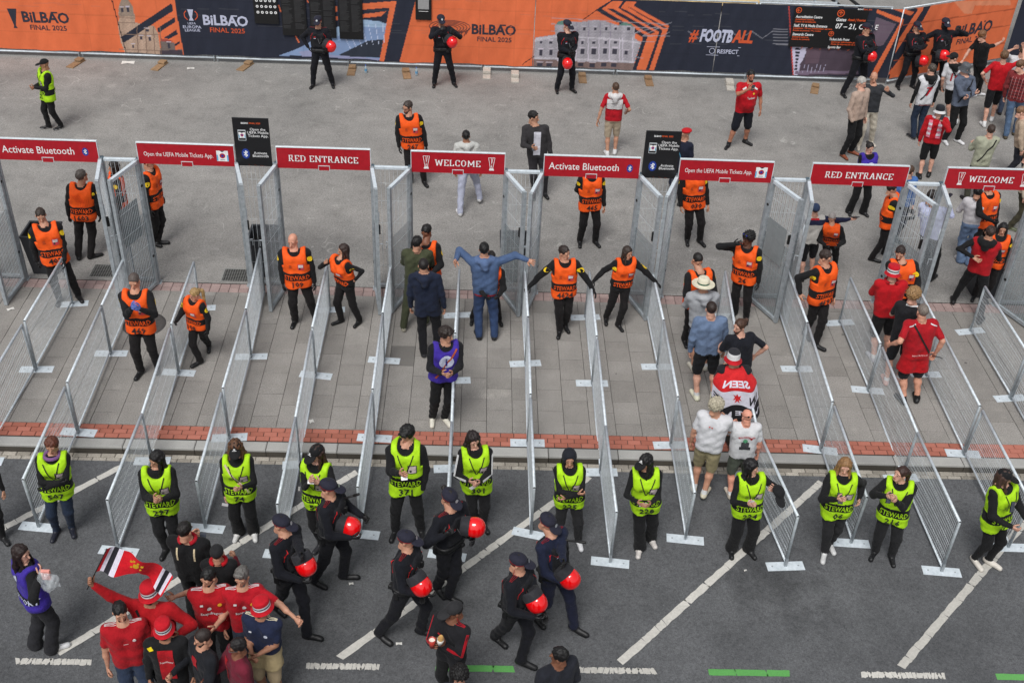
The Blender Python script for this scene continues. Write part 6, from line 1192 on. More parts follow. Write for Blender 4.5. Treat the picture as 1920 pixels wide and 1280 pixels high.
        for an_ in (0, math.pi):
            for sg in (-1, 1): v, f = grid(.007, .055 * H, 1, 3); project(b, v, f, sg * .085 * H, .775 * H, an_, M_RED_P, roll=sg * .5); project(b, v, f, sg * .10 * H, .735 * H, an_, M_RED_P, roll=sg * .1)
        v, f = grid(.03 * H, .008 * H, 2, 1); project(b, v, f, -.045 * H, .73 * H, 0, WPR); v, f = grid(.022 * H, .014 * H, 2, 1); project(b, v, f, -.045 * H, .748 * H, 0, M_RED_P)
        b.build('uniform_piping', o)
        b = MB(); cc_ = at_(.715, .045 * H, hunch + .092 * H); b.box(cc_[0] - .022, cc_[0] + .022, cc_[1] - .02, cc_[1] + .02, cc_[2] - .05, cc_[2] + .05, bk, .006); b.tube([cc_ + np.array([.012, 0, .05]), cc_ + np.array([.03, .02, .13])], .005, bk, 5); b.tube([cc_ + np.array([-.01, -.01, -.03]), cc_ + np.array([-.05, -.01, -.10]), cc_ + np.array([-.09, .02, .02])], .005, plain((120, 120, 122), .5, 0, 'cord'), 4); b.build('radio', o)
    if g('scarf'):
        c1, c2 = g('scarf'); b = MB(); N_ = 14; a0, a1 = (-2.6, 2.6)
        pts = [at_(.845, .056 * H * math.sin(a), hunch + .052 * H * math.cos(a)) for a in np.linspace(a0, a1, N_)]; b.tube(pts, .026, cloth(c1, .9, 'scarf_cloth'), 8); b.build('scarf', o)
        for (sx_, an_) in g('scarf_ends', []): 
            b = MB(); 
            for k in range(7): v, f = grid(.075, .055, 2, 1); project(b, v, f, sx_ * H, (.80 - .033 * k) * H, math.radians(an_), cloth(c1 if k % 2 else c2, .9, 'scarf_cloth'), dist=.016)
            b.build('scarf_end', o) if b.v else None
    if g('strap'):    # bag strap across the body
        b = MB(); cm = cloth(g('strap')[0], .8, 'strap_cloth'); dr = g('strap')[1]
        for an_, sg in ((0, 1), (math.pi, -1)):
            for k in range(12): t = k / 11; v, f = grid(.028, .052, 1, 1); project(b, v, f, dr * sg * (-.075 + .15 * t) * H, (.815 - .25 * t) * H, an_, cm, roll=dr * sg * .55, dist=.010)
        b.build('bag_strap', o) if b.v else None
    return o, F, surfG, H

PEOPLE = [
{'label': 'person in yellow steward vest and black cap standing alone at the upper left, looking left', 'b': (-2.454, 12.189), 'z': 0, 'top': (-2.357, 12.189, 1.681), 'fl': (-2.314, 12.185, 0.0), 'fr': (-2.593, 12.193, 0.0), 'yaw': -55, 'look': (-80, 12), 'armL': 'clasp', 'armR': 'clasp', 'vest': 'yellow', 'top_c': (20, 20, 22), 'bot_c': (20, 20, 22), 'hem': 0.49, 'sex': 'm', 'hair': None, 'skin': (156, 112, 88), 'group': 'stewards in yellow vests', 'shoe': (20, 20, 22), 'sole': (200, 200, 200), 'hat': ('cap', (20, 20, 22)), 'num': '25', 'vrot': 0, 'jacket': 1, 'gaiter': 0},
{'label': 'person in dark police uniform with one hand on hip in front of the black boards', 'b': (3.332, 14.986), 'z': 0, 'top': (3.307, 14.986, 1.821), 'fl': (3.58, 15.022, 0.0), 'fr': (3.085, 14.95, -0.0), 'yaw': 0, 'look': (-5, 18), 'armL': 'helmet', 'armR': 'hip', 'police': 1, 'stripes': (150, 22, 28), 'top_c': (16, 18, 26), 'bot_c': (15, 16, 23), 'jacket': 1, 'bulk': 1.09, 'glove': (20, 20, 22), 'hat': ('pcap', (34, 34, 48)), 'hair': 'buzz', 'hair_c': (30, 24, 20), 'hem': 0.535, 'boots': 1, 'shoe': (16, 16, 18), 'sole': (16, 16, 18), 'skin': (180, 136, 112), 'group': 'officers in dark uniforms'},
{'label': 'person in dark police uniform covering his mouth with a raised hand before the orange banner', 'b': (6.353, 15.295), 'z': 0, 'top': (6.265, 15.295, 1.84), 'fl': (6.608, 15.333, -0.0), 'fr': (6.099, 15.258, 0.0), 'yaw': 8, 'look': (15, 15), 'armL': (6.601, 14.995, 1.51), 'armR': 'face', 'police': 1, 'stripes': (150, 22, 28), 'top_c': (16, 18, 26), 'bot_c': (15, 16, 23), 'jacket': 1, 'bulk': 1.09, 'glove': (20, 20, 22), 'hat': ('pcap', (34, 34, 48)), 'hair': 'buzz', 'hair_c': (30, 24, 20), 'hem': 0.535, 'boots': 1, 'shoe': (16, 16, 18), 'sole': (16, 16, 18), 'skin': (156, 112, 88), 'group': 'officers in dark uniforms'},
{'label': 'person in dark police uniform with clasped hands in front of the theatre print', 'b': (9.401, 15.177), 'z': 0, 'top': (9.366, 15.177, 1.861), 'fl': (9.605, 15.21, 0.0), 'fr': (9.197, 15.144, -0.0), 'yaw': 15, 'look': (40, 25), 'armL': 'clasp', 'armR': 'clasp', 'police': 1, 'stripes': (150, 22, 28), 'top_c': (16, 18, 26), 'bot_c': (15, 16, 23), 'jacket': 1, 'bulk': 1.09, 'glove': (20, 20, 22), 'hat': ('pcap', (34, 34, 48)), 'hair': 'buzz', 'hair_c': (30, 24, 20), 'hem': 0.535, 'boots': 1, 'shoe': (16, 16, 18), 'sole': (16, 16, 18), 'skin': (198, 154, 134), 'group': 'officers in dark uniforms'},
{'label': 'person in dark police uniform with crossed arms and legs wide beside the direction sign', 'b': (16.886, 15.64), 'z': 0, 'top': (16.857, 15.64, 1.89), 'fl': (17.188, 15.814, 0.0), 'fr': (16.584, 15.465, 0.0), 'yaw': 25, 'look': (60, 5), 'armL': 'crossl', 'armR': 'cross', 'police': 1, 'stripes': (150, 22, 28), 'top_c': (16, 18, 26), 'bot_c': (15, 16, 23), 'jacket': 1, 'bulk': 1.09, 'glove': (20, 20, 22), 'hat': ('pcap', (34, 34, 48)), 'hair': 'buzz', 'hair_c': (30, 24, 20), 'hem': 0.535, 'boots': 1, 'shoe': (16, 16, 18), 'sole': (16, 16, 18), 'skin': (180, 136, 112), 'group': 'officers in dark uniforms'},
{'label': 'person in dark police uniform with crossed arms, middle of the three officers on the right', 'b': (18.391, 16.114), 'z': 0, 'top': (18.301, 16.114, 1.793), 'fl': (18.601, 16.131, 0.0), 'fr': (18.181, 16.097, 0.0), 'yaw': 12, 'look': (25, 20), 'armL': 'crossl', 'armR': 'cross', 'police': 1, 'stripes': (150, 22, 28), 'top_c': (16, 18, 26), 'bot_c': (15, 16, 23), 'jacket': 1, 'bulk': 1.09, 'glove': (20, 20, 22), 'hat': ('pcap', (34, 34, 48)), 'hair': 'buzz', 'hair_c': (30, 24, 20), 'hem': 0.535, 'boots': 1, 'shoe': (16, 16, 18), 'sole': (16, 16, 18), 'skin': (180, 136, 112), 'group': 'officers in dark uniforms'},
{'label': 'person in dark police uniform with face covered and an elbow raised against the orange banner', 'b': (19.11, 16.035), 'z': 0, 'top': (18.995, 16.118, 1.913), 'fl': (19.306, 16.119, 0.0), 'fr': (18.914, 15.951, 0.0), 'yaw': 0, 'look': (5, 15), 'armL': (19.309, 15.885, 1.679), 'armR': (18.539, 15.935, 1.395), 'police': 1, 'stripes': (150, 22, 28), 'top_c': (16, 18, 26), 'bot_c': (15, 16, 23), 'jacket': 1, 'bulk': 1.09, 'glove': (20, 20, 22), 'hat': ('pcap', (34, 34, 48)), 'hair': 'buzz', 'hair_c': (30, 24, 20), 'hem': 0.535, 'boots': 1, 'shoe': (16, 16, 18), 'sole': (16, 16, 18), 'skin': (40, 36, 36), 'group': 'officers in dark uniforms', 'gaiter': 1, 'acc': [('mask', (24, 24, 26))]},
{'label': 'person walking away with a white hoodie draped over a red shirt and beige shorts', 'b': (10.285, 11.769), 'z': 0, 'top': (10.244, 11.769, 1.743), 'fl': (10.183, 11.722, 0.0), 'fr': (10.387, 11.816, 0.0), 'yaw': 178, 'look': (190, 5), 'armL': (9.909, 11.669, 0.875), 'armR': (10.573, 11.869, 1.012), 'top_c': (175, 17, 32), 'sleeve': 'short', 'bot': 'shorts', 'bot_c': (176, 160, 138), 'shoe': (208, 208, 208), 'sole': (211, 211, 211), 'hair': 'buzz', 'hair_c': (92, 66, 48), 'skin': (180, 136, 112), 'hem': 0.5, 'print': [('r', 0, 0.735, 0.2, 0.13, 180, (203, 201, 201), 0, 0.018), ('r', 0, 0.745, 0.16, 0.05, 0, (203, 201, 201), 0, 0.014)], 'hoodd': (205, 203, 203)},
{'label': 'heavy person in a red football shirt and black shorts filming himself with a phone', 'b': (13.312, 12.415), 'z': 0, 'top': (13.36, 12.415, 1.855), 'fl': (13.559, 12.529, 0.0), 'fr': (13.066, 12.3, 0.0), 'yaw': 5, 'look': (8, 8), 'armL': (13.71, 12.415, 0.923), 'armR': (13.235, 11.965, 1.599), 'top_c': (180, 14, 28), 'sleeve': 'short', 'bot': 'shorts', 'bot_c': (16, 18, 28), 'bulk': 1.28, 'hair': 'short', 'hair_c': (14, 12, 12), 'beard': 1, 'skin': (170, 118, 94), 'shoe': (20, 20, 22), 'sole': (20, 20, 22), 'sock_c': (30, 30, 34), 'acc': [('glasses', (18, 18, 18))], 'print': [('t', 'TeamViewer', 0.02, 0.695, 0.032, 0, (212, 208, 208), 0.1), ('d', 0.05, 0.74, 0.013, 0, (214, 170, 50)), ('r', -0.07, 0.8, 0.05, 0.018, 0, (214, 212, 212), 0.5), ('r', 0.07, 0.8, 0.05, 0.018, 0, (214, 212, 212), -0.5)], 'hem': 0.48, 'toeL': 35, 'toeR': 35},
{'label': 'person with white hair, beige sweater and black trousers seen side on', 'b': (15.852, 12.065), 'z': 0, 'top': (15.821, 12.124, 1.9), 'fl': (15.991, 12.17, 0.0), 'fr': (15.713, 11.961, 0.0), 'yaw': 35, 'look': (50, 25), 'armR': 'pocket', 'top_c': (172, 150, 136), 'bot_c': (18, 18, 20), 'hair': 'short', 'hair_c': (203, 199, 192), 'shoe': (126, 66, 40), 'sole': (60, 40, 30), 'skin': (198, 154, 134), 'hem': 0.5, 'jacket': 1},
{'label': 'bald person in a charcoal sweater and beige trousers pointing right', 'b': (16.381, 12.571), 'z': 0, 'top': (16.209, 12.571, 1.839), 'fl': (16.57, 12.682, 0.0), 'fr': (16.192, 12.46, 0.0), 'yaw': 0, 'look': (-5, 20), 'armL': (16.482, 12.221, 1.562), 'handR': 'point', 'top_c': (48, 50, 54), 'bot_c': (196, 188, 172), 'hair': None, 'shoe': (190, 182, 170), 'sole': (198, 198, 193), 'skin': (186, 140, 116), 'hem': 0.5},
{'label': 'person with dark hair and purple tabard standing behind the RED ENTRANCE sign on the right', 'b': (15.339, 9.302), 'z': 0, 'top': (15.282, 9.302, 1.67), 'fl': (15.496, 9.288, 0.0), 'fr': (15.181, 9.315, 0.0), 'yaw': 8, 'look': (18, 15), 'armL': 'clasp', 'armR': 'clasp', 'sex': 'f', 'hair': 'bun', 'hair_c': (34, 26, 24), 'vest': 'purple', 'top_c': (20, 20, 22), 'bot': 'wide', 'bot_c': (18, 18, 20), 'skin': (198, 154, 134)},
{'label': 'person in a white football shirt numbered 7 with a black hood and jeans, back turned', 'b': (17.744, 13.137), 'z': 0, 'top': (17.702, 13.137, 1.875), 'fl': (17.651, 13.13, 0.0), 'fr': (17.837, 13.143, 0.0), 'yaw': 188, 'look': (200, 5), 'top_c': (208, 208, 212), 'sleeve': 'long', 'sleeve_c': (18, 18, 20), 'bot_c': (34, 46, 66), 'hair': 'short', 'hair_c': (90, 80, 70), 'shoe': (30, 30, 34), 'sole': (205, 205, 205), 'skin': (198, 154, 134), 'hem': 0.47, 'hoodd': (20, 20, 22), 'print': [('t', '7', 0.0, 0.67, 0.16, 180, (177, 19, 35)), ('r', 0, 0.478, 0.16, 0.01, 180, (177, 19, 35))], 'strap': ((22, 22, 24), 1)},
{'label': 'person in a white football shirt numbered 10 and a black backwards cap, face turned right', 'b': (18.969, 14.134), 'z': 0, 'top': (18.591, 14.134, 1.791), 'fl': (18.884, 14.204, 0.0), 'fr': (19.053, 14.064, 0.0), 'yaw': 172, 'look': (105, 15), 'top_c': (208, 208, 212), 'sleeve': 'short', 'bot': 'shorts', 'bot_c': (16, 16, 18), 'hair': 'buzz', 'hair_c': (40, 30, 24), 'hat': ('backcap', (26, 26, 28)), 'shoe': (214, 214, 214), 'sole': (214, 214, 214), 'skin': (198, 154, 134), 'hem': 0.48, 'hoodd': (20, 20, 22), 'print': [('t', '10', 0.0, 0.67, 0.15, 180, (177, 19, 35))], 'strap': ((22, 22, 24), -1)},
{'label': 'person in a grey bucket hat and slate sweatshirt with folded arms', 'b': (18.573, 12.921), 'z': 0, 'top': (18.492, 13.084, 1.938), 'fl': (18.75, 12.948, 0.0), 'fr': (18.395, 12.895, 0.0), 'yaw': 18, 'look': (35, 20), 'armL': 'crossl', 'armR': 'cross', 'top_c': (86, 94, 110), 'bot_c': (16, 16, 18), 'hair': 'short', 'hair_c': (80, 60, 44), 'hat': ('bucket3', (88, 90, 94), (84, 86, 90), (80, 82, 86)), 'shoe': (212, 212, 214), 'sole': (212, 212, 214), 'skin': (198, 154, 134), 'hem': 0.5, 'hoodd': (80, 88, 104), 'strap': ((22, 22, 24), -1), 'jacket': 1},
{'label': 'person in a red sweater, scarf and black and white bucket hat', 'b': (17.345, 11.133), 'z': 0, 'top': (17.28, 11.133, 1.757), 'fl': (17.214, 11.086, 0.0), 'fr': (17.475, 11.179, 0.0), 'yaw': 165, 'look': (200, 10), 'armR': (17.277, 10.833, 1.495), 'top_c': (175, 16, 27), 'bot': 'shorts', 'bot_c': (18, 18, 20), 'hair': 'short', 'hair_c': (80, 60, 44), 'hat': ('bucket3', (34, 36, 42), (34, 36, 42), (203, 203, 203)), 'shoe': (24, 24, 26), 'sole': (40, 40, 42), 'sock_c': (24, 24, 26), 'skin': (198, 154, 134), 'hem': 0.5, 'jacket': 1, 'scarf': ((208, 199, 207), (214, 120, 140)), 'scarf_ends': [(-0.075, 180), (0.075, 150)]},
{'label': 'person with ginger hair and beard in a black T-shirt stretching a hand to the banner', 'b': (20.128, 15.744), 'z': 0, 'top': (19.853, 15.744, 1.751), 'fl': (20.003, 15.667, 0.0), 'fr': (20.253, 15.821, 0.0), 'yaw': 105, 'look': (95, 5), 'armL': (19.503, 15.744, 0.896), 'armR': (20.522, 15.944, 1.433), 'top_c': (18, 18, 20), 'sleeve': 'short', 'bot_c': (18, 18, 20), 'hair': 'thick', 'hair_c': (136, 92, 58), 'beard': 1, 'shoe': (212, 212, 214), 'sole': (212, 212, 214), 'skin': (198, 154, 134), 'hem': 0.47, 'bulk': 1.1},
{'label': 'person in a red T-shirt and black shorts reaching up at the right edge', 'b': (19.852, 14.123), 'z': 0, 'top': (19.782, 14.123, 1.865), 'fl': (19.686, 13.958, 0.0), 'fr': (20.018, 14.288, 0.0), 'yaw': 170, 'look': (150, -5), 'armL': 'hip', 'armR': (20.287, 14.323, 1.856), 'top_c': (182, 16, 28), 'sleeve': 'short', 'bot': 'shorts', 'bot_c': (20, 20, 24), 'hair': 'thick', 'hair_c': (120, 88, 60), 'shoe': (216, 216, 216), 'sole': (216, 216, 216), 'skin': (198, 154, 134), 'hem': 0.49},
{'label': 'person in a red plaid shirt and jeans at the right edge', 'b': (20.18, 13.426), 'z': 0, 'top': (19.944, 13.487, 1.902), 'fl': (20.018, 13.327, -0.0), 'fr': (20.342, 13.526, -0.0), 'yaw': 150, 'look': (100, 15), 'top_c': (118, 42, 44), 'bot_c': (74, 94, 120), 'hair': 'short', 'hair_c': (120, 86, 60), 'beard': 1, 'shoe': (74, 64, 46), 'sole': (60, 52, 40), 'skin': (198, 154, 134), 'hem': 0.48, 'jacket': 1, 'print': [('r', 0.0, 0.52, 0.26, 0.006, 180, (40, 32, 40)), ('r', 0.0, 0.56, 0.26, 0.006, 180, (40, 32, 40)), ('r', 0.0, 0.6, 0.26, 0.006, 180, (40, 32, 40)), ('r', 0.0, 0.64, 0.26, 0.006, 180, (40, 32, 40)), ('r', 0.0, 0.68, 0.26, 0.006, 180, (40, 32, 40)), ('r', 0.0, 0.72, 0.26, 0.006, 180, (40, 32, 40)), ('r', 0.0, 0.76, 0.26, 0.006, 180, (40, 32, 40)), ('r', -0.09, 0.65, 0.006, 0.28, 180, (176, 120, 120)), ('r', -0.05, 0.65, 0.006, 0.28, 180, (176, 120, 120)), ('r', -0.01, 0.65, 0.006, 0.28, 180, (176, 120, 120)), ('r', 0.03, 0.65, 0.006, 0.28, 180, (176, 120, 120)), ('r', 0.07, 0.65, 0.006, 0.28, 180, (176, 120, 120)), ('r', 0.11, 0.65, 0.006, 0.28, 180, (176, 120, 120))]},
{'label': 'person in a white T-shirt with raised arm, mostly cut by the right edge', 'b': (20.469, 14.686), 'z': 0, 'top': (20.469, 14.686, 1.8), 'fl': (20.365, 14.723, 0.0), 'fr': (20.572, 14.648, 0.0), 'yaw': 160, 'look': (150, 0), 'armL': (20.267, 14.786, 1.672), 'top_c': (203, 203, 207), 'sleeve': 'short', 'bot_c': (60, 70, 90), 'hair': 'short', 'hair_c': (90, 70, 50), 'skin': (198, 154, 134)},
{'label': 'person in a tan jacket and dark trousers walking at the right edge', 'b': (19.473, 11.115), 'z': 0, 'top': (19.094, 11.115, 1.778), 'fl': (19.694, 11.065, 0.0), 'fr': (19.252, 11.165, 0.0), 'yaw': 70, 'look': (85, 15), 'top_c': (176, 156, 136), 'bot_c': (40, 42, 50), 'hair': 'buzz', 'hair_c': (150, 110, 80), 'skin': (198, 154, 134), 'jacket': 1, 'hem': 0.48, 'shoe': (60, 50, 40)},
{'label': 'person in a pale green shirt with black back strap behind the last WELCOME sign', 'b': (18.035, 10.081), 'z': 0, 'top': (18.035, 10.081, 1.8), 'fl': (17.925, 10.077, 0.0), 'fr': (18.145, 10.085, 0.0), 'yaw': 182, 'look': (165, 5), 'armL': 'front', 'armR': 'front', 'top_c': (158, 160, 140), 'bot_c': (60, 60, 50), 'hair': 'short', 'hair_c': (70, 52, 42), 'skin': (198, 154, 134), 'jacket': 1, 'strap': ((22, 22, 24), 1), 'hem': 0.47},
{'label': 'person in a cream top and olive cargo trousers cut by the right edge', 'b': (18.714, 8.9), 'z': 0, 'top': (18.394, 8.9, 1.784), 'fl': (18.913, 8.989, 0.0), 'fr': (18.514, 8.811, 0.0), 'yaw': 60, 'look': (90, 10), 'top_c': (206, 192, 172), 'bot_c': (64, 60, 46), 'hair': 'short', 'hair_c': (90, 70, 50), 'skin': (198, 154, 134), 'jacket': 1, 'shoe': (70, 74, 50), 'sole': (210, 210, 200)},
{'label': 'person with brown hair standing behind the wire screen left of the last WELCOME sign', 'b': (15.76, 8.184), 'z': 0, 'top': (15.76, 8.184, 1.74), 'fl': (15.863, 8.221, 0.0), 'fr': (15.656, 8.146, 0.0), 'yaw': 20, 'look': (120, 5), 'top_c': (70, 110, 170), 'bot_c': (40, 44, 60), 'hair': 'short', 'hair_c': (92, 66, 50), 'skin': (198, 154, 134)},
{'label': 'person in a lavender long sleeved shirt holding up a phone beside the last open gate', 'b': (16.089, 6.73), 'z': 0, 'top': (15.757, 6.866, 1.91), 'fl': (15.991, 6.668, 0.0), 'fr': (16.188, 6.792, 0.0), 'yaw': 150, 'look': (110, 10), 'armL': 'front', 'armR': (15.963, 6.63, 1.833), 'top_c': (196, 202, 232), 'bot_c': (20, 18, 20), 'hair': 'short', 'hair_c': (40, 30, 26), 'skin': (180, 136, 112), 'hem': 0.51},
{'label': 'person in orange steward vest numbered 267 looking left behind the gates', 'b': (5.967, 10.036), 'z': 0, 'top': (5.76, 10.077, 1.892), 'fl': (6.127, 10.034, 0.0), 'fr': (5.806, 10.038, 0.0), 'yaw': 8, 'look': (-45, 15), 'vest': 'orange', 'top_c': (22, 22, 24), 'bot_c': (24, 21, 22), 'jacket': 1, 'glove': (18, 18, 20), 'patch': 1, 'hem': 0.5, 'shoe': (16, 16, 18), 'sole': (16, 16, 18), 'group': 'stewards in orange vests', 'skin': (180, 136, 112), 'sides': 'fb', 'num': '267', 'hair': 'short', 'hair_c': (72, 60, 54), 'beard': 1, 'acc': [('glasses', (40, 40, 42))]},
{'label': 'person in a grey hooded top and pale grey sweatpants walking away behind the WELCOME sign', 'b': (7.106, 9.068), 'z': 0, 'top': (7.002, 9.068, 1.77), 'fl': (6.893, 8.807, 0.0), 'fr': (7.318, 9.33, 0.0), 'yaw': 185, 'look': (180, 5), 'top_c': (190, 190, 186), 'bot_c': (168, 172, 190), 'hair': 'short', 'hair_c': (18, 14, 14), 'shoe': (216, 216, 217), 'sole': (216, 216, 217), 'skin': (156, 112, 88), 'hem': 0.5, 'jacket': 1, 'hoodd': (192, 192, 188), 'heelR': 0.06},
{'label': 'person in a dark grey zip jacket over a white T-shirt holding a phone', 'b': (8.59, 9.639), 'z': 0, 'top': (8.38, 9.759, 1.915), 'fl': (8.705, 9.67, 0.0), 'fr': (8.475, 9.609, 0.0), 'yaw': 5, 'look': (70, 10), 'armR': (8.345, 9.339, 1.306), 'top_c': (50, 48, 50), 'bot_c': (44, 42, 46), 'hair': 'short', 'hair_c': (22, 18, 18), 'skin': (180, 136, 112), 'hem': 0.49, 'jacket': 1, 'print': [('r', 0, 0.66, 0.075, 0.26, 0, (194, 194, 203), 0, 0.008)], 'shoe': (24, 24, 26)},
{'label': 'person in a red beret and navy polo shirt beside the second black sign', 'b': (11.502, 9.621), 'z': 0, 'top': (11.502, 9.621, 1.72), 'fl': (11.586, 9.551, 0.0), 'fr': (11.417, 9.692, 0.0), 'yaw': -40, 'look': (-75, 10), 'top_c': (24, 28, 46), 'sleeve': 'short', 'bot_c': (30, 34, 50), 'hair': 'fringe', 'hair_c': (200, 196, 190), 'hat': ('beret', (184, 19, 28)), 'skin': (186, 140, 116), 'hem': 0.5, 'acc': [('glasses', (90, 90, 90))], 'strap': ((70, 130, 160), 1)},
{'label': 'person in orange steward vest numbered 1603 with back turned, looking up', 'b': (-0.133, 6.741), 'z': 0, 'top': (0.064, 6.741, 1.864), 'fl': (-0.277, 6.733, 0.0), 'fr': (0.01, 6.748, 0.0), 'yaw': 182, 'look': (150, -10), 'vest': 'orange', 'top_c': (22, 22, 24), 'bot_c': (24, 21, 22), 'jacket': 1, 'glove': (18, 18, 20), 'patch': 1, 'hem': 0.5, 'shoe': (16, 16, 18), 'sole': (16, 16, 18), 'group': 'stewards in orange vests', 'skin': (180, 136, 112), 'sides': 'fb', 'num': '1603', 'hair': 'short', 'hair_c': (96, 88, 82), 'toeR': 60},
{'label': 'person in orange steward vest numbered 02 resting a hand on the first lane fence', 'b': (-0.023, 5.255), 'z': 0, 'top': (-0.188, 5.255, 1.867), 'fl': (0.144, 5.315, 0.0), 'fr': (-0.191, 5.196, 0.0), 'yaw': 22, 'look': (20, 30), 'armL': (0.09, 5.155, 0.934), 'armR': (-0.435, 5.205, 0.732), 'vest': 'orange', 'top_c': (22, 22, 24), 'bot_c': (24, 21, 22), 'jacket': 1, 'glove': (18, 18, 20), 'patch': 1, 'hem': 0.5, 'shoe': (16, 16, 18), 'sole': (16, 16, 18), 'group': 'stewards in orange vests', 'skin': (186, 140, 116), 'sides': 'fb', 'num': '402', 'hair': 'short', 'hair_c': (64, 52, 44)},
{'label': 'person in orange steward vest half hidden behind the second gate leaf on the left', 'b': (1.086, 7.267), 'z': 0, 'top': (1.14, 7.326, 1.894), 'fl': (1.14, 7.3, 0.0), 'fr': (1.032, 7.234, 0.0), 'yaw': 80, 'look': (90, 10), 'vest': 'orange', 'top_c': (22, 22, 24), 'bot_c': (24, 21, 22), 'jacket': 1, 'glove': (18, 18, 20), 'patch': 1, 'hem': 0.5, 'shoe': (16, 16, 18), 'sole': (16, 16, 18), 'group': 'stewards in orange vests', 'skin': (180, 136, 112), 'sides': 'fb', 'num': '', 'hair': 'short'},
{'label': 'person in orange steward vest seen through the wire screen left of the Open app sign', 'b': (0.437, 7.422), 'z': 0, 'top': (0.437, 7.422, 1.7), 'fl': (0.475, 7.319, 0.0), 'fr': (0.4, 7.526, 0.0), 'yaw': -70, 'look': (-80, 5), 'vest': 'orange', 'top_c': (22, 22, 24), 'bot_c': (24, 21, 22), 'jacket': 1, 'glove': (18, 18, 20), 'patch': 1, 'hem': 0.5, 'shoe': (16, 16, 18), 'sole': (16, 16, 18), 'group': 'stewards in orange vests', 'skin': (180, 136, 112), 'sides': 'fb', 'num': '', 'hair': 'longw', 'sex': 'f'},
{'label': 'bald person in orange steward vest numbered 109', 'b': (4.257, 4.772), 'z': 0, 'top': (4.15, 4.772, 1.803), 'fl': (4.437, 4.838, 0.0), 'fr': (4.077, 4.706, 0.0), 'yaw': 5, 'look': (-15, 18), 'vest': 'orange', 'top_c': (22, 22, 24), 'bot_c': (24, 21, 22), 'jacket': 1, 'glove': (18, 18, 20), 'patch': 1, 'hem': 0.5, 'shoe': (16, 16, 18), 'sole': (16, 16, 18), 'group': 'stewards in orange vests', 'skin': (206, 150, 126), 'sides': 'fb', 'num': '109', 'hair': None, 'bulk': 1.1},
{'label': 'person with long dark hair in orange vest pointing left over a lane fence', 'b': (5.021, 4.773), 'z': 0, 'top': (4.994, 4.773, 1.652), 'fl': (5.193, 4.756, 0.0), 'fr': (4.849, 4.79, 0.0), 'yaw': -40, 'look': (-70, 10), 'armL': (5.194, 4.673, 1.002), 'armR': (4.689, 4.623, 1.363), 'vest': 'orange', 'top_c': (22, 22, 24), 'bot_c': (24, 21, 22), 'jacket': 0, 'glove': None, 'patch': 1, 'hem': 0.5, 'shoe': (16, 16, 18), 'sole': (16, 16, 18), 'group': 'stewards in orange vests', 'skin': (180, 136, 112), 'sides': 'fb', 'sex': 'f', 'hair': 'long', 'hair_c': (58, 40, 34), 'num': '', 'handR': 'point', 'vhem': 0.545, 'hunch': 0.08, 'chest': 1},
{'label': 'person in an olive green tracksuit with back turned, being searched', 'b': (6.207, 4.769), 'z': 0, 'top': (6.268, 4.769, 1.853), 'fl': (6.003, 4.677, 0.0), 'fr': (6.41, 4.861, 0.0), 'yaw': 178, 'look': (150, 10), 'armL': 'front', 'armR': 'front', 'top_c': (64, 68, 48), 'bot_c': (60, 64, 46), 'hair': 'short', 'hair_c': (24, 20, 20), 'skin': (186, 140, 116), 'hem': 0.5, 'shoe': (150, 146, 132), 'sole': (200, 200, 196), 'hunch': 0.03, 'jacket': 1},
{'label': 'person in orange steward vest searching the man in the olive tracksuit', 'b': (6.479, 5.133), 'z': 0, 'top': (6.376, 5.133, 1.832), 'fl': (6.609, 5.139, 0.0), 'fr': (6.349, 5.127, 0.0), 'yaw': -8, 'look': (-30, 35), 'armL': 'hold', 'armR': 'front', 'vest': 'orange', 'top_c': (22, 22, 24), 'bot_c': (24, 21, 22), 'jacket': 1, 'glove': (18, 18, 20), 'patch': 1, 'hem': 0.5, 'shoe': (16, 16, 18), 'sole': (16, 16, 18), 'group': 'stewards in orange vests', 'skin': (122, 82, 62), 'sides': 'fb', 'num': '', 'hair': 'short', 'hair_c': (16, 14, 14), 'hunch': 0.05},
{'label': 'person in a long navy hooded coat with back turned and black trousers', 'b': (6.521, 3.998), 'z': 0, 'top': (6.405, 4.014, 1.882), 'fl': (6.391, 3.93, 0.0), 'fr': (6.652, 4.065, 0.0), 'yaw': 180, 'look': (180, 5), 'top_c': (24, 32, 52), 'bot_c': (20, 20, 24), 'hair': 'buzz', 'hair_c': (34, 28, 26), 'skin': (180, 136, 112), 'hem': 0.42, 'jacket': 1, 'hoodd': (26, 34, 54), 'flare': 0.015, 'shoe': (40, 40, 44), 'sole': (198, 198, 198)},
{'label': 'person in a blue denim jacket with both arms stretched out, back turned', 'b': (7.482, 4.482), 'z': 0, 'top': (7.395, 4.558, 1.891), 'fl': (7.331, 4.476, 0.0), 'fr': (7.633, 4.489, 0.0), 'yaw': 182, 'look': (180, 5), 'armL': (6.927, 4.482, 1.587), 'armR': (8.14, 4.482, 1.616), 'poleL': (0, 1, 0.1), 'poleR': (0, 1, 0.1), 'handL': 'flat', 'handR': 'flat', 'top_c': (72, 92, 126), 'bot_c': (48, 66, 100), 'hair': 'short', 'hair_c': (16, 14, 14), 'skin': (186, 140, 116), 'hem': 0.5, 'jacket': 1, 'hoodd': (84, 104, 140), 'shoe': (30, 30, 32), 'sole': (208, 208, 208), 'bulk': 1.12, 'print': [('r', 0, 0.495, 0.2, 0.018, 180, (163, 16, 27))]},
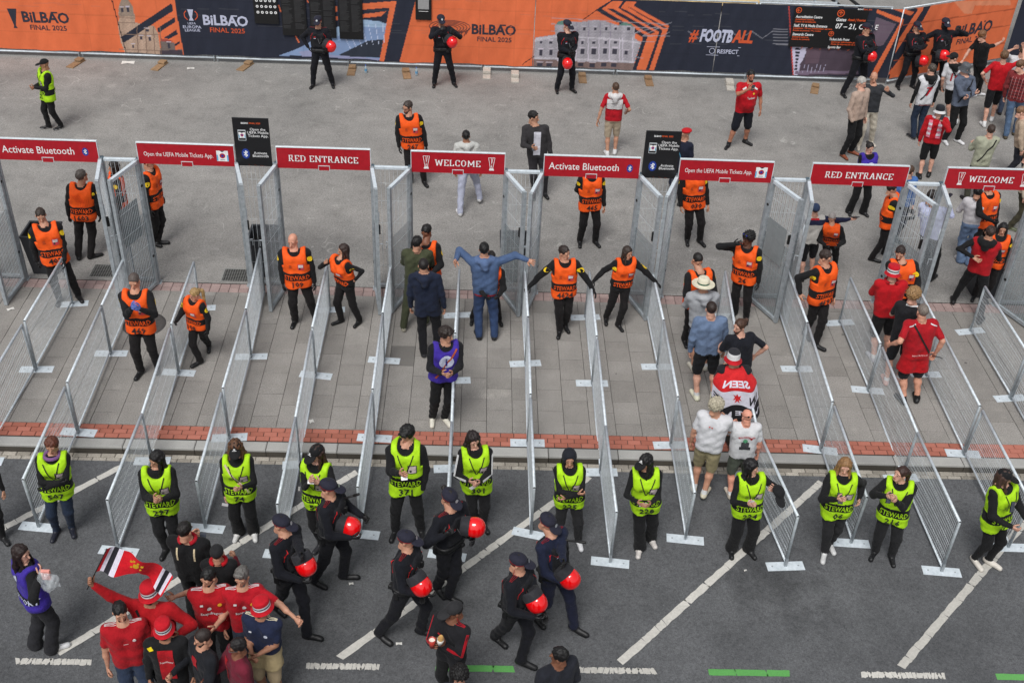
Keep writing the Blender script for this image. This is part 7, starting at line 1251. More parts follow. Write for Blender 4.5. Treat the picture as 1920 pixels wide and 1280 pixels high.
{'label': 'person in orange steward vest crouched behind the man with outstretched arms', 'b': (7.47, 4.925), 'z': 0, 'top': (7.529, 4.725, 1.573), 'fl': (7.719, 4.92, 0.0), 'fr': (7.221, 4.931, 0.0), 'yaw': 5, 'look': (5, 50), 'armL': 'front', 'armR': 'front', 'vest': 'orange', 'top_c': (22, 22, 24), 'bot_c': (24, 21, 22), 'jacket': 1, 'glove': (18, 18, 20), 'patch': 1, 'hem': 0.5, 'shoe': (16, 16, 18), 'sole': (16, 16, 18), 'group': 'stewards in orange vests', 'skin': (180, 136, 112), 'sides': 'fb', 'num': '', 'hair': 'short', 'hunch': 0.16},
{'label': 'person in a purple tabard with a white i badge standing among the lanes', 'b': (6.746, 2.115), 'z': 0, 'top': (6.853, 2.115, 1.851), 'fl': (6.857, 2.119, 0.0), 'fr': (6.636, 2.111, 0.0), 'yaw': 12, 'look': (62, 12), 'armL': (6.949, 1.775, 1.256), 'armR': (6.796, 1.775, 1.251), 'vest': 'purple', 'top_c': (24, 24, 28), 'bot_c': (18, 18, 20), 'jacket': 1, 'hair': 'mop', 'hair_c': (48, 36, 30), 'skin': (180, 136, 112), 'shoe': (216, 212, 198), 'sole': (203, 199, 189), 'vhem': 0.5, 'strap': ((170, 80, 50), -1)},
{'label': 'person in orange steward vest numbered 4624 with crossed legs and hands on two fences', 'b': (8.838, 4.689), 'z': 0, 'top': (8.77, 4.689, 1.774), 'fl': (8.904, 4.774, 0.0), 'fr': (8.772, 4.604, 0.0), 'yaw': 5, 'look': (50, 12), 'armL': (9.316, 4.639, 0.937), 'armR': (8.14, 4.639, 0.922), 'vest': 'orange', 'top_c': (22, 22, 24), 'bot_c': (24, 21, 22), 'jacket': 1, 'glove': (18, 18, 20), 'patch': 1, 'hem': 0.5, 'shoe': (16, 16, 18), 'sole': (16, 16, 18), 'group': 'stewards in orange vests', 'skin': (186, 140, 116), 'sides': 'fb', 'num': '4624', 'hair': 'short', 'hair_c': (52, 38, 32)},
{'label': 'person with long brown hair in orange vest leaning, hands on two fences', 'b': (9.757, 4.945), 'z': 0, 'top': (9.887, 4.945, 1.655), 'fl': (9.87, 4.85, 0.0), 'fr': (9.644, 5.041, 0.0), 'yaw': 12, 'look': (40, 12), 'armL': (10.459, 4.895, 0.962), 'armR': (9.332, 4.895, 0.97), 'vest': 'orange', 'top_c': (22, 22, 24), 'bot_c': (24, 21, 22), 'jacket': 1, 'glove': (18, 18, 20), 'patch': 1, 'hem': 0.5, 'shoe': (16, 16, 18), 'sole': (16, 16, 18), 'group': 'stewards in orange vests', 'skin': (180, 136, 112), 'sides': 'fb', 'sex': 'f', 'num': '', 'hair': 'long', 'hair_c': (60, 46, 38), 'vhem': 0.545},
{'label': 'person in orange steward vest numbered 465 whose head is hidden by the Activate Bluetooth sign', 'b': (9.498, 7.735), 'z': 0, 'top': (9.429, 7.735, 1.835), 'fl': (9.664, 7.744, 0.0), 'fr': (9.331, 7.726, 0.0), 'yaw': 12, 'look': (0, 10), 'armR': 'back', 'vest': 'orange', 'top_c': (22, 22, 24), 'bot_c': (24, 21, 22), 'jacket': 1, 'glove': None, 'patch': 1, 'hem': 0.5, 'shoe': (16, 16, 18), 'sole': (16, 16, 18), 'group': 'stewards in orange vests', 'skin': (180, 136, 112), 'sides': 'fb', 'num': '465', 'hair': 'short', 'boots': 1},
{'label': 'person in orange steward vest numbered 030 with head hidden behind a red sign', 'b': (11.653, 7.894), 'z': 0, 'top': (11.393, 7.894, 1.866), 'fl': (11.792, 7.881, 0.0), 'fr': (11.514, 7.907, 0.0), 'yaw': 12, 'look': (0, 10), 'vest': 'orange', 'top_c': (22, 22, 24), 'bot_c': (24, 21, 22), 'jacket': 1, 'glove': None, 'patch': 1, 'hem': 0.5, 'shoe': (16, 16, 18), 'sole': (16, 16, 18), 'group': 'stewards in orange vests', 'skin': (180, 136, 112), 'sides': 'fb', 'num': '030', 'hair': 'short'},
{'label': 'person in orange steward vest bent over searching the man in the straw hat', 'b': (11.109, 4.487), 'z': 0, 'top': (11.04, 4.487, 1.793), 'fl': (11.218, 4.548, 0.0), 'fr': (11.001, 4.426, 0.0), 'yaw': 18, 'look': (25, 50), 'armL': 'front', 'armR': 'hold', 'vest': 'orange', 'top_c': (22, 22, 24), 'bot_c': (24, 21, 22), 'jacket': 1, 'glove': (18, 18, 20), 'patch': 1, 'hem': 0.5, 'shoe': (16, 16, 18), 'sole': (16, 16, 18), 'group': 'stewards in orange vests', 'skin': (180, 136, 112), 'sides': 'fb', 'num': '', 'hair': 'buzz', 'hair_c': (26, 22, 20), 'hunch': 0.05, 'bulk': 1.12},
{'label': 'person in a cream straw hat and grey hooded sweatshirt, back turned', 'b': (11.145, 3.714), 'z': 0, 'top': (10.977, 3.714, 1.871), 'fl': (11.029, 3.679, 0.0), 'fr': (11.261, 3.749, 0.0), 'yaw': 182, 'look': (182, 10), 'armL': 'front', 'armR': 'front', 'top_c': (156, 158, 162), 'bot': 'shorts', 'bot_c': (28, 32, 46), 'hat': ('straw', (214, 208, 185), (24, 84, 66)), 'hair': 'buzz', 'hair_c': (120, 90, 70), 'skin': (186, 140, 116), 'hem': 0.49, 'hoodd': (164, 166, 170), 'jacket': 1, 'shoe': (198, 194, 180), 'sole': (198, 194, 185), 'sock': 0.4, 'bulk': 1.08},
{'label': 'person in a light blue jacket and black shorts with a tattooed calf, back turned', 'b': (11.115, 2.949), 'z': 0, 'top': (10.992, 2.969, 1.882), 'fl': (10.96, 2.928, 0.0), 'fr': (11.27, 2.969, 0.0), 'yaw': 184, 'look': (184, 5), 'top_c': (100, 118, 146), 'bot': 'shorts', 'bot_c': (18, 20, 24), 'hair': 'buzz', 'hair_c': (50, 34, 28), 'skin': (198, 154, 134), 'hem': 0.5, 'jacket': 1, 'shoe': (214, 212, 190), 'sole': (203, 201, 185), 'sock_c': (207, 207, 207), 'bulk': 1.08},
{'label': 'person with a hair bun, beard and black T-shirt seen from behind', 'b': (11.654, 2.646), 'z': 0, 'top': (11.401, 2.646, 1.772), 'fl': (11.534, 2.614, 0.0), 'fr': (11.775, 2.678, 0.0), 'yaw': 195, 'look': (-60, 10), 'armL': 'hold', 'armR': 'hip', 'top_c': (22, 24, 32), 'sleeve': 'short', 'bot_c': (30, 32, 36), 'hair': 'bun', 'hair_c': (84, 56, 40), 'beard': 1, 'skin': (198, 154, 134), 'hem': 0.5, 'bulk': 1.12},
{'label': 'person wrapped in a red, white and black flag with a striped bucket hat, back turned', 'b': (11.43, 1.744), 'z': 0, 'top': (11.141, 1.744, 1.86), 'fl': (11.342, 1.729, 0.0), 'fr': (11.518, 1.76, 0.0), 'yaw': 180, 'look': (180, 5), 'armL': 'front', 'armR': 'front', 'top_c': (30, 30, 34), 'bot_c': (40, 38, 30), 'hat': ('bucket3', (40, 40, 46), (207, 207, 208), (178, 20, 32)), 'hair': 'buzz', 'skin': (180, 136, 112), 'hem': 0.5, 'shoe': (24, 24, 28)},
{'label': 'person with white hair, white T-shirt and khaki shorts talking over a phone', 'b': (10.727, 0.719), 'z': -0.06, 'top': (10.766, 0.719, 1.726), 'fl': (10.648, 0.792, -0.06), 'fr': (10.806, 0.645, -0.06), 'yaw': 160, 'look': (120, 20), 'armR': 'front', 'top_c': (203, 203, 207), 'sleeve': 'short', 'bot': 'shorts', 'bot_c': (148, 138, 106), 'hair': 'curly', 'hair_c': (206, 196, 172), 'skin': (186, 140, 116), 'hem': 0.49, 'shoe': (214, 206, 184), 'sole': (168, 120, 80), 'sock_c': (214, 214, 214), 'bulk': 1.12, 'flare': 0.02, 'print': [('d', -0.02, 0.76, 0.007, 180, (206, 90, 80)), ('d', 0.0, 0.752, 0.007, 180, (206, 90, 80))]},
{'label': 'bald person with sunglasses on his head and a printed white T-shirt, back turned', 'b': (11.31, 0.758), 'z': -0.13, 'top': (11.22, 0.758, 1.512), 'fl': (11.185, 0.719, -0.13), 'fr': (11.436, 0.796, -0.13), 'yaw': 178, 'look': (200, 10), 'armL': 'front', 'top_c': (205, 205, 208), 'sleeve': 'short', 'bot': 'shorts', 'bot_c': (78, 84, 74), 'hair': None, 'acc': [('shades_back', (20, 20, 22))], 'skin': (212, 150, 128), 'hem': 0.48, 'bulk': 1.15, 'flare': 0.02, 'shoe': (196, 186, 172), 'sole': (120, 90, 70), 'print': [('t', 'MANCHESTER UTD', 0.01, 0.745, 0.028, 180, (190, 50, 60), 0.15), ('d', 0.0, 0.7, 0.022, 180, (80, 150, 110)), ('r', 0, 0.665, 0.07, 0.05, 180, (60, 60, 64)), ('r', 0, 0.625, 0.1, 0.03, 180, (50, 50, 54)), ('d', 0.05, 0.735, 0.012, 180, (172, 24, 35))]},
{'label': 'person with curly black hair and blue sunglasses raising one arm in an orange vest', 'b': (12.124, 5.273), 'z': 0, 'top': (12.002, 5.273, 1.819), 'fl': (12.224, 5.191, 0.0), 'fr': (12.025, 5.354, 0.0), 'yaw': -22, 'look': (-60, 10), 'armR': (11.752, 5.173, 1.633), 'vest': 'orange', 'top_c': (22, 22, 24), 'bot_c': (24, 21, 22), 'jacket': 1, 'glove': (18, 18, 20), 'patch': 1, 'hem': 0.5, 'shoe': (16, 16, 18), 'sole': (16, 16, 18), 'group': 'stewards in orange vests', 'skin': (88, 58, 44), 'sides': 'fb', 'num': '26', 'hair': 'curly', 'hair_c': (14, 12, 12), 'acc': [('sunglasses', (30, 40, 150))], 'poleR': (1, 0.1, -0.3)},
{'label': 'person with glasses in orange steward vest numbered 469 resting a hand on the fence', 'b': (13.306, 4.575), 'z': 0, 'top': (13.229, 4.608, 1.885), 'fl': (13.376, 4.415, 0.0), 'fr': (13.236, 4.734, 0.0), 'yaw': 28, 'look': (60, 18), 'armR': (12.881, 4.525, 1.072), 'vest': 'orange', 'top_c': (22, 22, 24), 'bot_c': (24, 21, 22), 'jacket': 1, 'glove': None, 'patch': 1, 'hem': 0.5, 'shoe': (16, 16, 18), 'sole': (16, 16, 18), 'group': 'stewards in orange vests', 'skin': (186, 140, 116), 'sides': 'fb', 'num': '4693', 'hair': 'short', 'hair_c': (60, 46, 40), 'acc': [('glasses', (90, 90, 92))]},
{'label': 'person in a navy cap and white and navy sweater pointing right with a phone', 'b': (13.674, 6.753), 'z': 0, 'top': (13.571, 6.753, 1.629), 'fl': (13.549, 6.66, 0.0), 'fr': (13.799, 6.845, 0.0), 'yaw': 182, 'look': (175, 0), 'armL': 'front', 'armR': (14.33, 6.853, 1.255), 'top_c': (192, 189, 183), 'bot': 'shorts', 'bot_c': (20, 20, 24), 'hat': ('beanie', (50, 66, 96)), 'hair': 'buzz', 'hair_c': (80, 60, 50), 'skin': (198, 154, 134), 'hem': 0.5, 'jacket': 1, 'sleeve_c': (28, 32, 60), 'print': [('r', 0, 0.79, 0.24, 0.06, 180, (28, 32, 60)), ('r', 0, 0.825, 0.1, 0.02, 180, (184, 24, 35))]},
{'label': 'person with white hair in orange vest searching the man in the navy cap', 'b': (14.245, 7.082), 'z': 0, 'top': (13.891, 6.702, 1.43), 'fl': (14.361, 7.167, 0.0), 'fr': (14.129, 6.998, 0.0), 'yaw': -15, 'look': (-30, 45), 'armL': 'hold', 'armR': 'front', 'vest': 'orange', 'top_c': (22, 22, 24), 'bot_c': (24, 21, 22), 'jacket': 1, 'glove': (18, 18, 20), 'patch': 1, 'hem': 0.5, 'shoe': (16, 16, 18), 'sole': (16, 16, 18), 'group': 'stewards in orange vests', 'skin': (180, 136, 112), 'sides': 'fb', 'num': '', 'hair': 'buzz', 'hair_c': (198, 190, 185), 'hunch': 0.1},
{'label': 'person in orange steward vest striding left of the last but one gate, dark jacket', 'b': (15.36, 7.539), 'z': 0, 'top': (15.244, 7.539, 1.667), 'fl': (15.526, 7.67, 0.0), 'fr': (15.194, 7.409, 0.0), 'yaw': 75, 'look': (80, 15), 'armL': 'hold', 'armR': 'hold', 'vest': 'orange', 'top_c': (22, 22, 24), 'bot_c': (24, 21, 22), 'jacket': 1, 'glove': (18, 18, 20), 'patch': 1, 'hem': 0.5, 'shoe': (16, 16, 18), 'sole': (16, 16, 18), 'group': 'stewards in orange vests', 'skin': (180, 136, 112), 'sides': 'fb', 'num': '', 'hair': 'short', 'hair_c': (30, 24, 22), 'hunch': 0.06, 'bulk': 1.05},
{'label': 'broad person in orange steward vest searching the fan in a red bucket hat', 'b': (15.114, 4.933), 'z': 0, 'top': (14.6, 4.933, 1.796), 'fl': (15.268, 4.99, 0.0), 'fr': (14.96, 4.876, 0.0), 'yaw': 0, 'look': (-25, 35), 'armL': 'front', 'armR': 'front', 'vest': 'orange', 'top_c': (22, 22, 24), 'bot_c': (24, 21, 22), 'jacket': 1, 'glove': (18, 18, 20), 'patch': 1, 'hem': 0.5, 'shoe': (16, 16, 18), 'sole': (16, 16, 18), 'group': 'stewards in orange vests', 'skin': (186, 140, 116), 'sides': 'fb', 'num': '', 'hair': 'short', 'hair_c': (52, 38, 34), 'beard': 1, 'bulk': 1.15},
{'label': 'person in a red shirt and red and white bucket hat, back turned, being searched', 'b': (14.397, 4.164), 'z': 0, 'top': (14.256, 4.23, 1.889), 'fl': (14.256, 4.119, 0.0), 'fr': (14.538, 4.21, 0.0), 'yaw': 178, 'look': (178, 10), 'armL': 'front', 'armR': 'front', 'top_c': (177, 14, 25), 'sleeve': 'half', 'bot': 'shorts', 'bot_c': (22, 22, 24), 'hat': ('bucket', (184, 16, 32), (205, 205, 207), (26, 26, 34)), 'hair': 'buzz', 'skin': (198, 154, 134), 'hem': 0.49, 'bulk': 1.2, 'flare': 0.01, 'shoe': (185, 185, 192), 'sole': (207, 207, 208), 'scarf': ((168, 19, 32), (207, 207, 207))},
{'label': 'person with curly fair hair in a black T-shirt and black shorts facing right', 'b': (14.443, 3.5), 'z': 0, 'top': (14.417, 3.532, 1.883), 'fl': (14.312, 3.465, 0.0), 'fr': (14.573, 3.535, 0.0), 'yaw': 165, 'look': (130, 15), 'armL': 'front', 'armR': 'front', 'top_c': (26, 26, 30), 'sleeve': 'short', 'bot': 'shorts', 'bot_c': (30, 32, 36), 'hair': 'curly', 'hair_c': (176, 138, 92), 'skin': (198, 154, 134), 'hem': 0.5, 'shoe': (216, 176, 166), 'sole': (226, 196, 186), 'print': [('r', 0, 0.84, 0.1, 0.012, 180, (198, 198, 198))]},
{'label': 'person with grey hair in a red shirt, red jacket tied round his waist', 'b': (14.574, 2.973), 'z': 0, 'top': (14.399, 3.048, 1.887), 'fl': (14.439, 2.946, 0.0), 'fr': (14.709, 2.999, 0.0), 'yaw': 186, 'look': (186, 5), 'armL': (14.002, 2.973, 1.153), 'armR': (14.788, 2.973, 0.994), 'top_c': (163, 16, 28), 'sleeve': 'short', 'bot': 'shorts', 'bot_c': (36, 36, 40), 'hair': 'buzz', 'hair_c': (140, 128, 118), 'skin': (202, 150, 126), 'hem': 0.33, 'bulk': 1.22, 'dress': (0.57, (177, 14, 25)), 'flare': 0.045, 'shoe': (24, 24, 26), 'sole': (205, 203, 194), 'sock_c': (24, 24, 26), 'strap': ((26, 26, 28), -1), 'print': [('t', 'MAURITIUS', 0.0, 0.535, 0.022, 180, (230, 170, 170), 0.14), ('r', -0.095, 0.82, 0.06, 0.008, 180, (210, 210, 214), 0.35), ('r', 0.095, 0.82, 0.06, 0.008, 180, (210, 210, 214), -0.35)]},
{'label': 'person in orange steward vest half hidden under the last WELCOME sign', 'b': (17.293, 7.529), 'z': 0, 'top': (17.089, 7.529, 1.815), 'fl': (17.461, 7.589, 0.0), 'fr': (17.126, 7.47, 0.0), 'yaw': 15, 'look': (0, 30), 'armR': 'front', 'vest': 'orange', 'top_c': (22, 22, 24), 'bot_c': (24, 21, 22), 'jacket': 1, 'glove': (18, 18, 20), 'patch': 1, 'hem': 0.5, 'shoe': (16, 16, 18), 'sole': (16, 16, 18), 'group': 'stewards in orange vests', 'skin': (180, 136, 112), 'sides': 'fb', 'num': '', 'hair': 'short', 'bulk': 1.1},
{'label': 'person in a white sweatshirt and light blue jeans with back turned', 'b': (17.036, 7.475), 'z': 0, 'top': (16.882, 7.475, 1.71), 'fl': (16.948, 7.521, 0.0), 'fr': (17.123, 7.429, 0.0), 'yaw': 175, 'look': (150, 20), 'armL': 'hold', 'top_c': (192, 189, 192), 'bot': 'wide', 'bot_c': (110, 132, 164), 'hair': 'thick', 'hair_c': (18, 16, 18), 'skin': (180, 136, 112), 'hem': 0.545, 'jacket': 1, 'shoe': (203, 201, 199), 'sole': (203, 201, 199)},
{'label': 'person in a red shirt over a black hood striding left near the right edge', 'b': (16.48, 5.677), 'z': 0, 'top': (16.437, 5.677, 1.859), 'fl': (16.319, 5.997, 0.0), 'fr': (16.641, 5.358, 0.0), 'yaw': 150, 'look': (165, 5), 'armL': (16.221, 5.577, 1.267), 'armR': 'hold', 'handL': 'flat', 'top_c': (166, 16, 27), 'bot': 'slim', 'bot_c': (20, 20, 22), 'hair': 'short', 'hair_c': (66, 46, 38), 'skin': (180, 136, 112), 'hem': 0.49, 'hoodd': (20, 20, 22), 'shoe': (22, 22, 24), 'sleeve_c': (18, 18, 20), 'heelL': 0.02},
{'label': 'smiling person with long dark hair in orange vest at the right edge', 'b': (16.878, 6.105), 'z': 0, 'top': (16.878, 6.105, 1.68), 'fl': (16.985, 6.077, 0.0), 'fr': (16.772, 6.134, 0.0), 'yaw': -15, 'look': (-20, 10), 'armR': 'hold', 'vest': 'orange', 'top_c': (22, 22, 24), 'bot_c': (24, 21, 22), 'jacket': 1, 'glove': (18, 18, 20), 'patch': 1, 'hem': 0.5, 'shoe': (16, 16, 18), 'sole': (16, 16, 18), 'group': 'stewards in orange vests', 'skin': (180, 136, 112), 'sides': 'fb', 'sex': 'f', 'hair': 'long', 'hair_c': (20, 16, 16), 'num': ''},
{'label': 'person in orange steward vest numbered 469 with blue gloves, clapping hands', 'b': (1.881, 3.22), 'z': 0, 'top': (1.884, 3.265, 1.884), 'fl': (2.011, 3.298, 0.0), 'fr': (1.75, 3.142, 0.0), 'yaw': 2, 'look': (-2, 30), 'armL': (2.049, 2.88, 1.515), 'armR': (1.921, 2.88, 1.541), 'vest': 'orange', 'top_c': (22, 22, 24), 'bot_c': (24, 21, 22), 'jacket': 1, 'glove': (90, 108, 176), 'patch': 1, 'hem': 0.5, 'shoe': (16, 16, 18), 'sole': (16, 16, 18), 'group': 'stewards in orange vests', 'skin': (196, 146, 120), 'sides': 'fb', 'num': '469', 'hair': 'buzz', 'hair_c': (104, 92, 86), 'acc': []},
{'label': 'person with a blonde ponytail in orange steward vest numbered 108 looking down left', 'b': (2.685, 3.693), 'z': 0, 'top': (2.734, 3.443, 1.545), 'fl': (2.734, 3.915, 0.0), 'fr': (2.636, 3.471, 0.0), 'yaw': -30, 'look': (-60, 30), 'armR': 'hold', 'vest': 'orange', 'top_c': (22, 22, 24), 'bot_c': (24, 21, 22), 'jacket': 1, 'glove': (18, 18, 20), 'patch': 1, 'hem': 0.5, 'shoe': (16, 16, 18), 'sole': (16, 16, 18), 'group': 'stewards in orange vests', 'skin': (186, 140, 116), 'sides': 'fb', 'sex': 'f', 'hair': 'pony', 'hair_c': (192, 156, 102), 'num': '108', 'toeL': 40},
{'label': 'person with short red-brown hair in a yellow vest leaning by the second fence', 'b': (1.55, -0.368), 'z': -0.13, 'top': (1.684, -0.368, 1.637), 'fl': (1.658, -0.329, -0.13), 'fr': (1.443, -0.408, -0.13), 'yaw': 10, 'look': (0, 22), 'armL': 'crossl', 'armR': 'cross', 'vest': 'yellow', 'top_c': (20, 20, 22), 'bot_c': (36, 48, 68), 'hem': 0.49, 'sex': 'f', 'hair': 'thick', 'skin': (180, 136, 112), 'group': 'stewards in yellow vests', 'shoe': (26, 28, 40), 'sole': (203, 203, 203), 'num': '507', 'hair_c': (110, 58, 38), 'bot': 'slim', 'sock_c': (120, 60, 70), 'scarf': ((120, 84, 130), (120, 84, 130)), 'glove': (24, 24, 26), 'lanyard': 1},
{'label': 'person with long black hair in yellow vest numbered 297 looking down at her hands', 'b': (3.101, -0.636), 'z': -0.13, 'top': (3.11, -0.636, 1.68), 'fl': (3.166, -0.578, -0.13), 'fr': (3.037, -0.693, -0.13), 'yaw': 8, 'look': (-40, 30), 'armL': (3.238, -0.976, 1.178), 'armR': (3.136, -0.976, 1.194), 'vest': 'yellow', 'top_c': (20, 20, 22), 'bot_c': (26, 26, 28), 'hem': 0.49, 'sex': 'f', 'hair': 'long', 'skin': (180, 136, 112), 'group': 'stewards in yellow vests', 'shoe': (20, 20, 22), 'sole': (24, 24, 26), 'num': '297', 'hair_c': (22, 18, 18), 'bot': 'pants', 'jacket': 1},
{'label': 'person in yellow vest numbered 74, black cap and wide trousers, curly brown hair', 'b': (4.093, -0.33), 'z': -0.13, 'top': (4.103, -0.33, 1.648), 'fl': (4.209, -0.322, -0.13), 'fr': (3.978, -0.339, -0.13), 'yaw': 4, 'look': (5, 28), 'armL': (4.212, -0.67, 1.128), 'armR': (3.875, -0.38, 0.534), 'vest': 'yellow', 'top_c': (20, 20, 22), 'bot_c': (20, 20, 22), 'hem': 0.49, 'sex': 'f', 'hair': 'longw', 'skin': (198, 154, 134), 'group': 'stewards in yellow vests', 'shoe': (208, 207, 205), 'sole': (208, 207, 205), 'num': '74', 'hat': ('cap', (20, 20, 22), (203, 203, 203)), 'hair_c': (112, 74, 48), 'bot': 'wide', 'strap': ((206, 190, 160), 1)},
{'label': 'person with long brown hair and black cap in yellow vest partly behind an officer', 'b': (5.21, -0.534), 'z': -0.13, 'top': (5.192, -0.503, 1.746), 'fl': (5.253, -0.523, -0.13), 'fr': (5.166, -0.545, -0.13), 'yaw': -15, 'look': (-40, 28), 'armL': (5.282, -0.874, 1.426), 'armR': (5.159, -0.874, 1.461), 'vest': 'yellow', 'top_c': (20, 20, 22), 'bot_c': (20, 20, 22), 'hem': 0.49, 'sex': 'f', 'hair': 'long', 'skin': (198, 154, 134), 'group': 'stewards in yellow vests', 'shoe': (40, 40, 44), 'sole': (203, 203, 203), 'num': '52', 'hat': ('cap', (20, 20, 22), (203, 203, 203)), 'hair_c': (62, 36, 28)},
{'label': 'person with thick black hair in yellow vest numbered 371 with one hand in pocket', 'b': (6.384, -0.257), 'z': -0.13, 'top': (6.366, -0.088, 1.733), 'fl': (6.579, -0.247, -0.13), 'fr': (6.19, -0.268, -0.13), 'yaw': 0, 'look': (-35, 28), 'armL': 'pocket', 'armR': (6.323, -0.617, 1.391), 'vest': 'yellow', 'top_c': (20, 20, 22), 'bot_c': (22, 22, 24), 'hem': 0.49, 'sex': 'm', 'hair': 'mop', 'skin': (186, 140, 116), 'group': 'stewards in yellow vests', 'shoe': (20, 20, 22), 'sole': (24, 24, 26), 'num': '371', 'hair_c': (16, 14, 14), 'jacket': 1, 'hoodd': (22, 22, 24), 'bulk': 1.05},
{'label': 'person with very long dark hair in yellow vest numbered 301 and striped sleeves', 'b': (7.404, -0.085), 'z': -0.13, 'top': (7.297, -0.085, 1.664), 'fl': (7.482, -0.083, -0.13), 'fr': (7.327, -0.087, -0.13), 'yaw': 8, 'look': (25, 22), 'armL': (7.387, -0.445, 1.107), 'armR': (7.249, -0.445, 1.123), 'vest': 'yellow', 'top_c': (20, 20, 22), 'bot_c': (28, 28, 30), 'hem': 0.49, 'sex': 'f', 'hair': 'longw', 'skin': (198, 154, 134), 'group': 'stewards in yellow vests', 'shoe': (20, 20, 22), 'sole': (24, 24, 26), 'num': '301', 'hair_c': (38, 24, 24), 'jacket': 1, 'armstripe': (208, 208, 208)},
{'label': 'person in a dark hood and yellow vest numbered 225 with folded arms, smiling', 'b': (8.691, -0.332), 'z': -0.13, 'top': (8.596, -0.332, 1.612), 'fl': (8.838, -0.375, -0.13), 'fr': (8.543, -0.289, -0.13), 'yaw': 0, 'look': (2, 12), 'armL': 'crossl', 'armR': 'cross', 'vest': 'yellow', 'top_c': (20, 20, 22), 'bot_c': (34, 34, 36), 'hem': 0.49, 'sex': 'f', 'hair': 'long', 'skin': (180, 136, 112), 'group': 'stewards in yellow vests', 'shoe': (214, 214, 216), 'sole': (214, 214, 216), 'num': '225', 'hat': ('hood', (26, 28, 36)), 'hair_c': (20, 16, 16), 'vgrow': 0},
{'label': 'person in black cap and yellow vest numbered 228, wavy black hair, looking left', 'b': (9.797, -0.402), 'z': -0.13, 'top': (9.611, -0.402, 1.636), 'fl': (9.899, -0.305, -0.13), 'fr': (9.694, -0.498, -0.13), 'yaw': 0, 'look': (-45, 12), 'armL': (9.691, -0.762, 1.078), 'armR': (9.523, -0.762, 1.093), 'vest': 'yellow', 'top_c': (20, 20, 22), 'bot_c': (20, 20, 22), 'hem': 0.49, 'sex': 'f', 'hair': 'longw', 'skin': (186, 140, 116), 'group': 'stewards in yellow vests', 'shoe': (198, 192, 187), 'sole': (208, 205, 199), 'num': '228', 'hat': ('cap', (20, 20, 22), (203, 203, 203)), 'hair_c': (20, 16, 18), 'bot': 'wide'},
{'label': 'person with long black hair in yellow vest numbered 224 holding out a black cap', 'b': (11.16, -0.476), 'z': -0.13, 'top': (11.057, -0.476, 1.64), 'fl': (11.295, -0.477, -0.13), 'fr': (11.025, -0.474, -0.13), 'yaw': 6, 'look': (60, 12), 'armL': (11.34, -0.726, 1.346), 'armR': (10.988, -0.836, 1.177), 'vest': 'yellow', 'top_c': (20, 20, 22), 'bot_c': (20, 20, 22), 'hem': 0.49, 'sex': 'f', 'hair': 'longw', 'skin': (198, 154, 134), 'group': 'stewards in yellow vests', 'shoe': (20, 20, 22), 'sole': (24, 24, 26), 'num': '224', 'hair_c': (14, 12, 14), 'handL': 'relax', 'bot': 'wide'},
{'label': 'person with long fair hair in yellow vest numbered 06 leaning on a fence end', 'b': (12.417, -0.437), 'z': -0.13, 'top': (12.331, -0.437, 1.652), 'fl': (12.484, -0.352, -0.13), 'fr': (12.35, -0.522, -0.13), 'yaw': -5, 'look': (-10, 18), 'armL': (12.61, -0.537, 1.025), 'armR': (12.194, -0.797, 1.263), 'vest': 'yellow', 'top_c': (20, 20, 22), 'bot_c': (34, 34, 36), 'hem': 0.49, 'sex': 'f', 'hair': 'long', 'skin': (198, 154, 134), 'group': 'stewards in yellow vests', 'shoe': (199, 199, 198), 'sole': (208, 208, 207), 'num': '06', 'hair_c': (166, 124, 80), 'jacket': 1},
{'label': 'person with a brown ponytail in yellow vest numbered 216 looking up to the left', 'b': (13.202, -0.521), 'z': -0.13, 'top': (13.093, -0.521, 1.625), 'fl': (13.32, -0.57, -0.13), 'fr': (13.083, -0.472, -0.13), 'yaw': -18, 'look': (-70, -15), 'armL': (12.962, -0.861, 1.307), 'armR': (12.81, -0.861, 1.4), 'vest': 'yellow', 'top_c': (20, 20, 22), 'bot_c': (30, 30, 32), 'hem': 0.49, 'sex': 'f', 'hair': 'pony', 'skin': (198, 154, 134), 'group': 'stewards in yellow vests', 'shoe': (20, 20, 22), 'sole': (24, 24, 26), 'num': '216', 'hair_c': (66, 42, 34), 'jacket': 1},
{'label': 'person in black cap and yellow vest numbered 27 at the right edge', 'b': (14.643, -0.613), 'z': -0.13, 'top': (14.473, -0.613, 1.701), 'fl': (14.755, -0.615, -0.13), 'fr': (14.532, -0.611, -0.13), 'yaw': 28, 'look': (75, 22), 'armL': 'front', 'armR': 'hold', 'vest': 'yellow', 'top_c': (20, 20, 22), 'bot_c': (20, 20, 22), 'hem': 0.49, 'sex': 'f', 'hair': 'long', 'skin': (198, 154, 134), 'group': 'stewards in yellow vests', 'shoe': (206, 200, 190), 'sole': (199, 196, 187), 'num': '27', 'hat': ('cap', (20, 20, 22)), 'hair_c': (78, 54, 44), 'bot': 'slim', 'jacket': 1},
{'label': 'person in black trousers, only one leg in view at the left edge', 'b': (0.619, -0.451), 'z': -0.13, 'top': (0.635, -0.451, 1.575), 'fl': (0.761, -0.519, -0.13), 'fr': (0.477, -0.382, -0.13), 'yaw': 30, 'look': (0, 10), 'top_c': (20, 20, 22), 'bot_c': (20, 20, 22), 'hair': 'short', 'skin': (180, 136, 112), 'shoe': (20, 20, 22), 'sole': (20, 20, 22)},
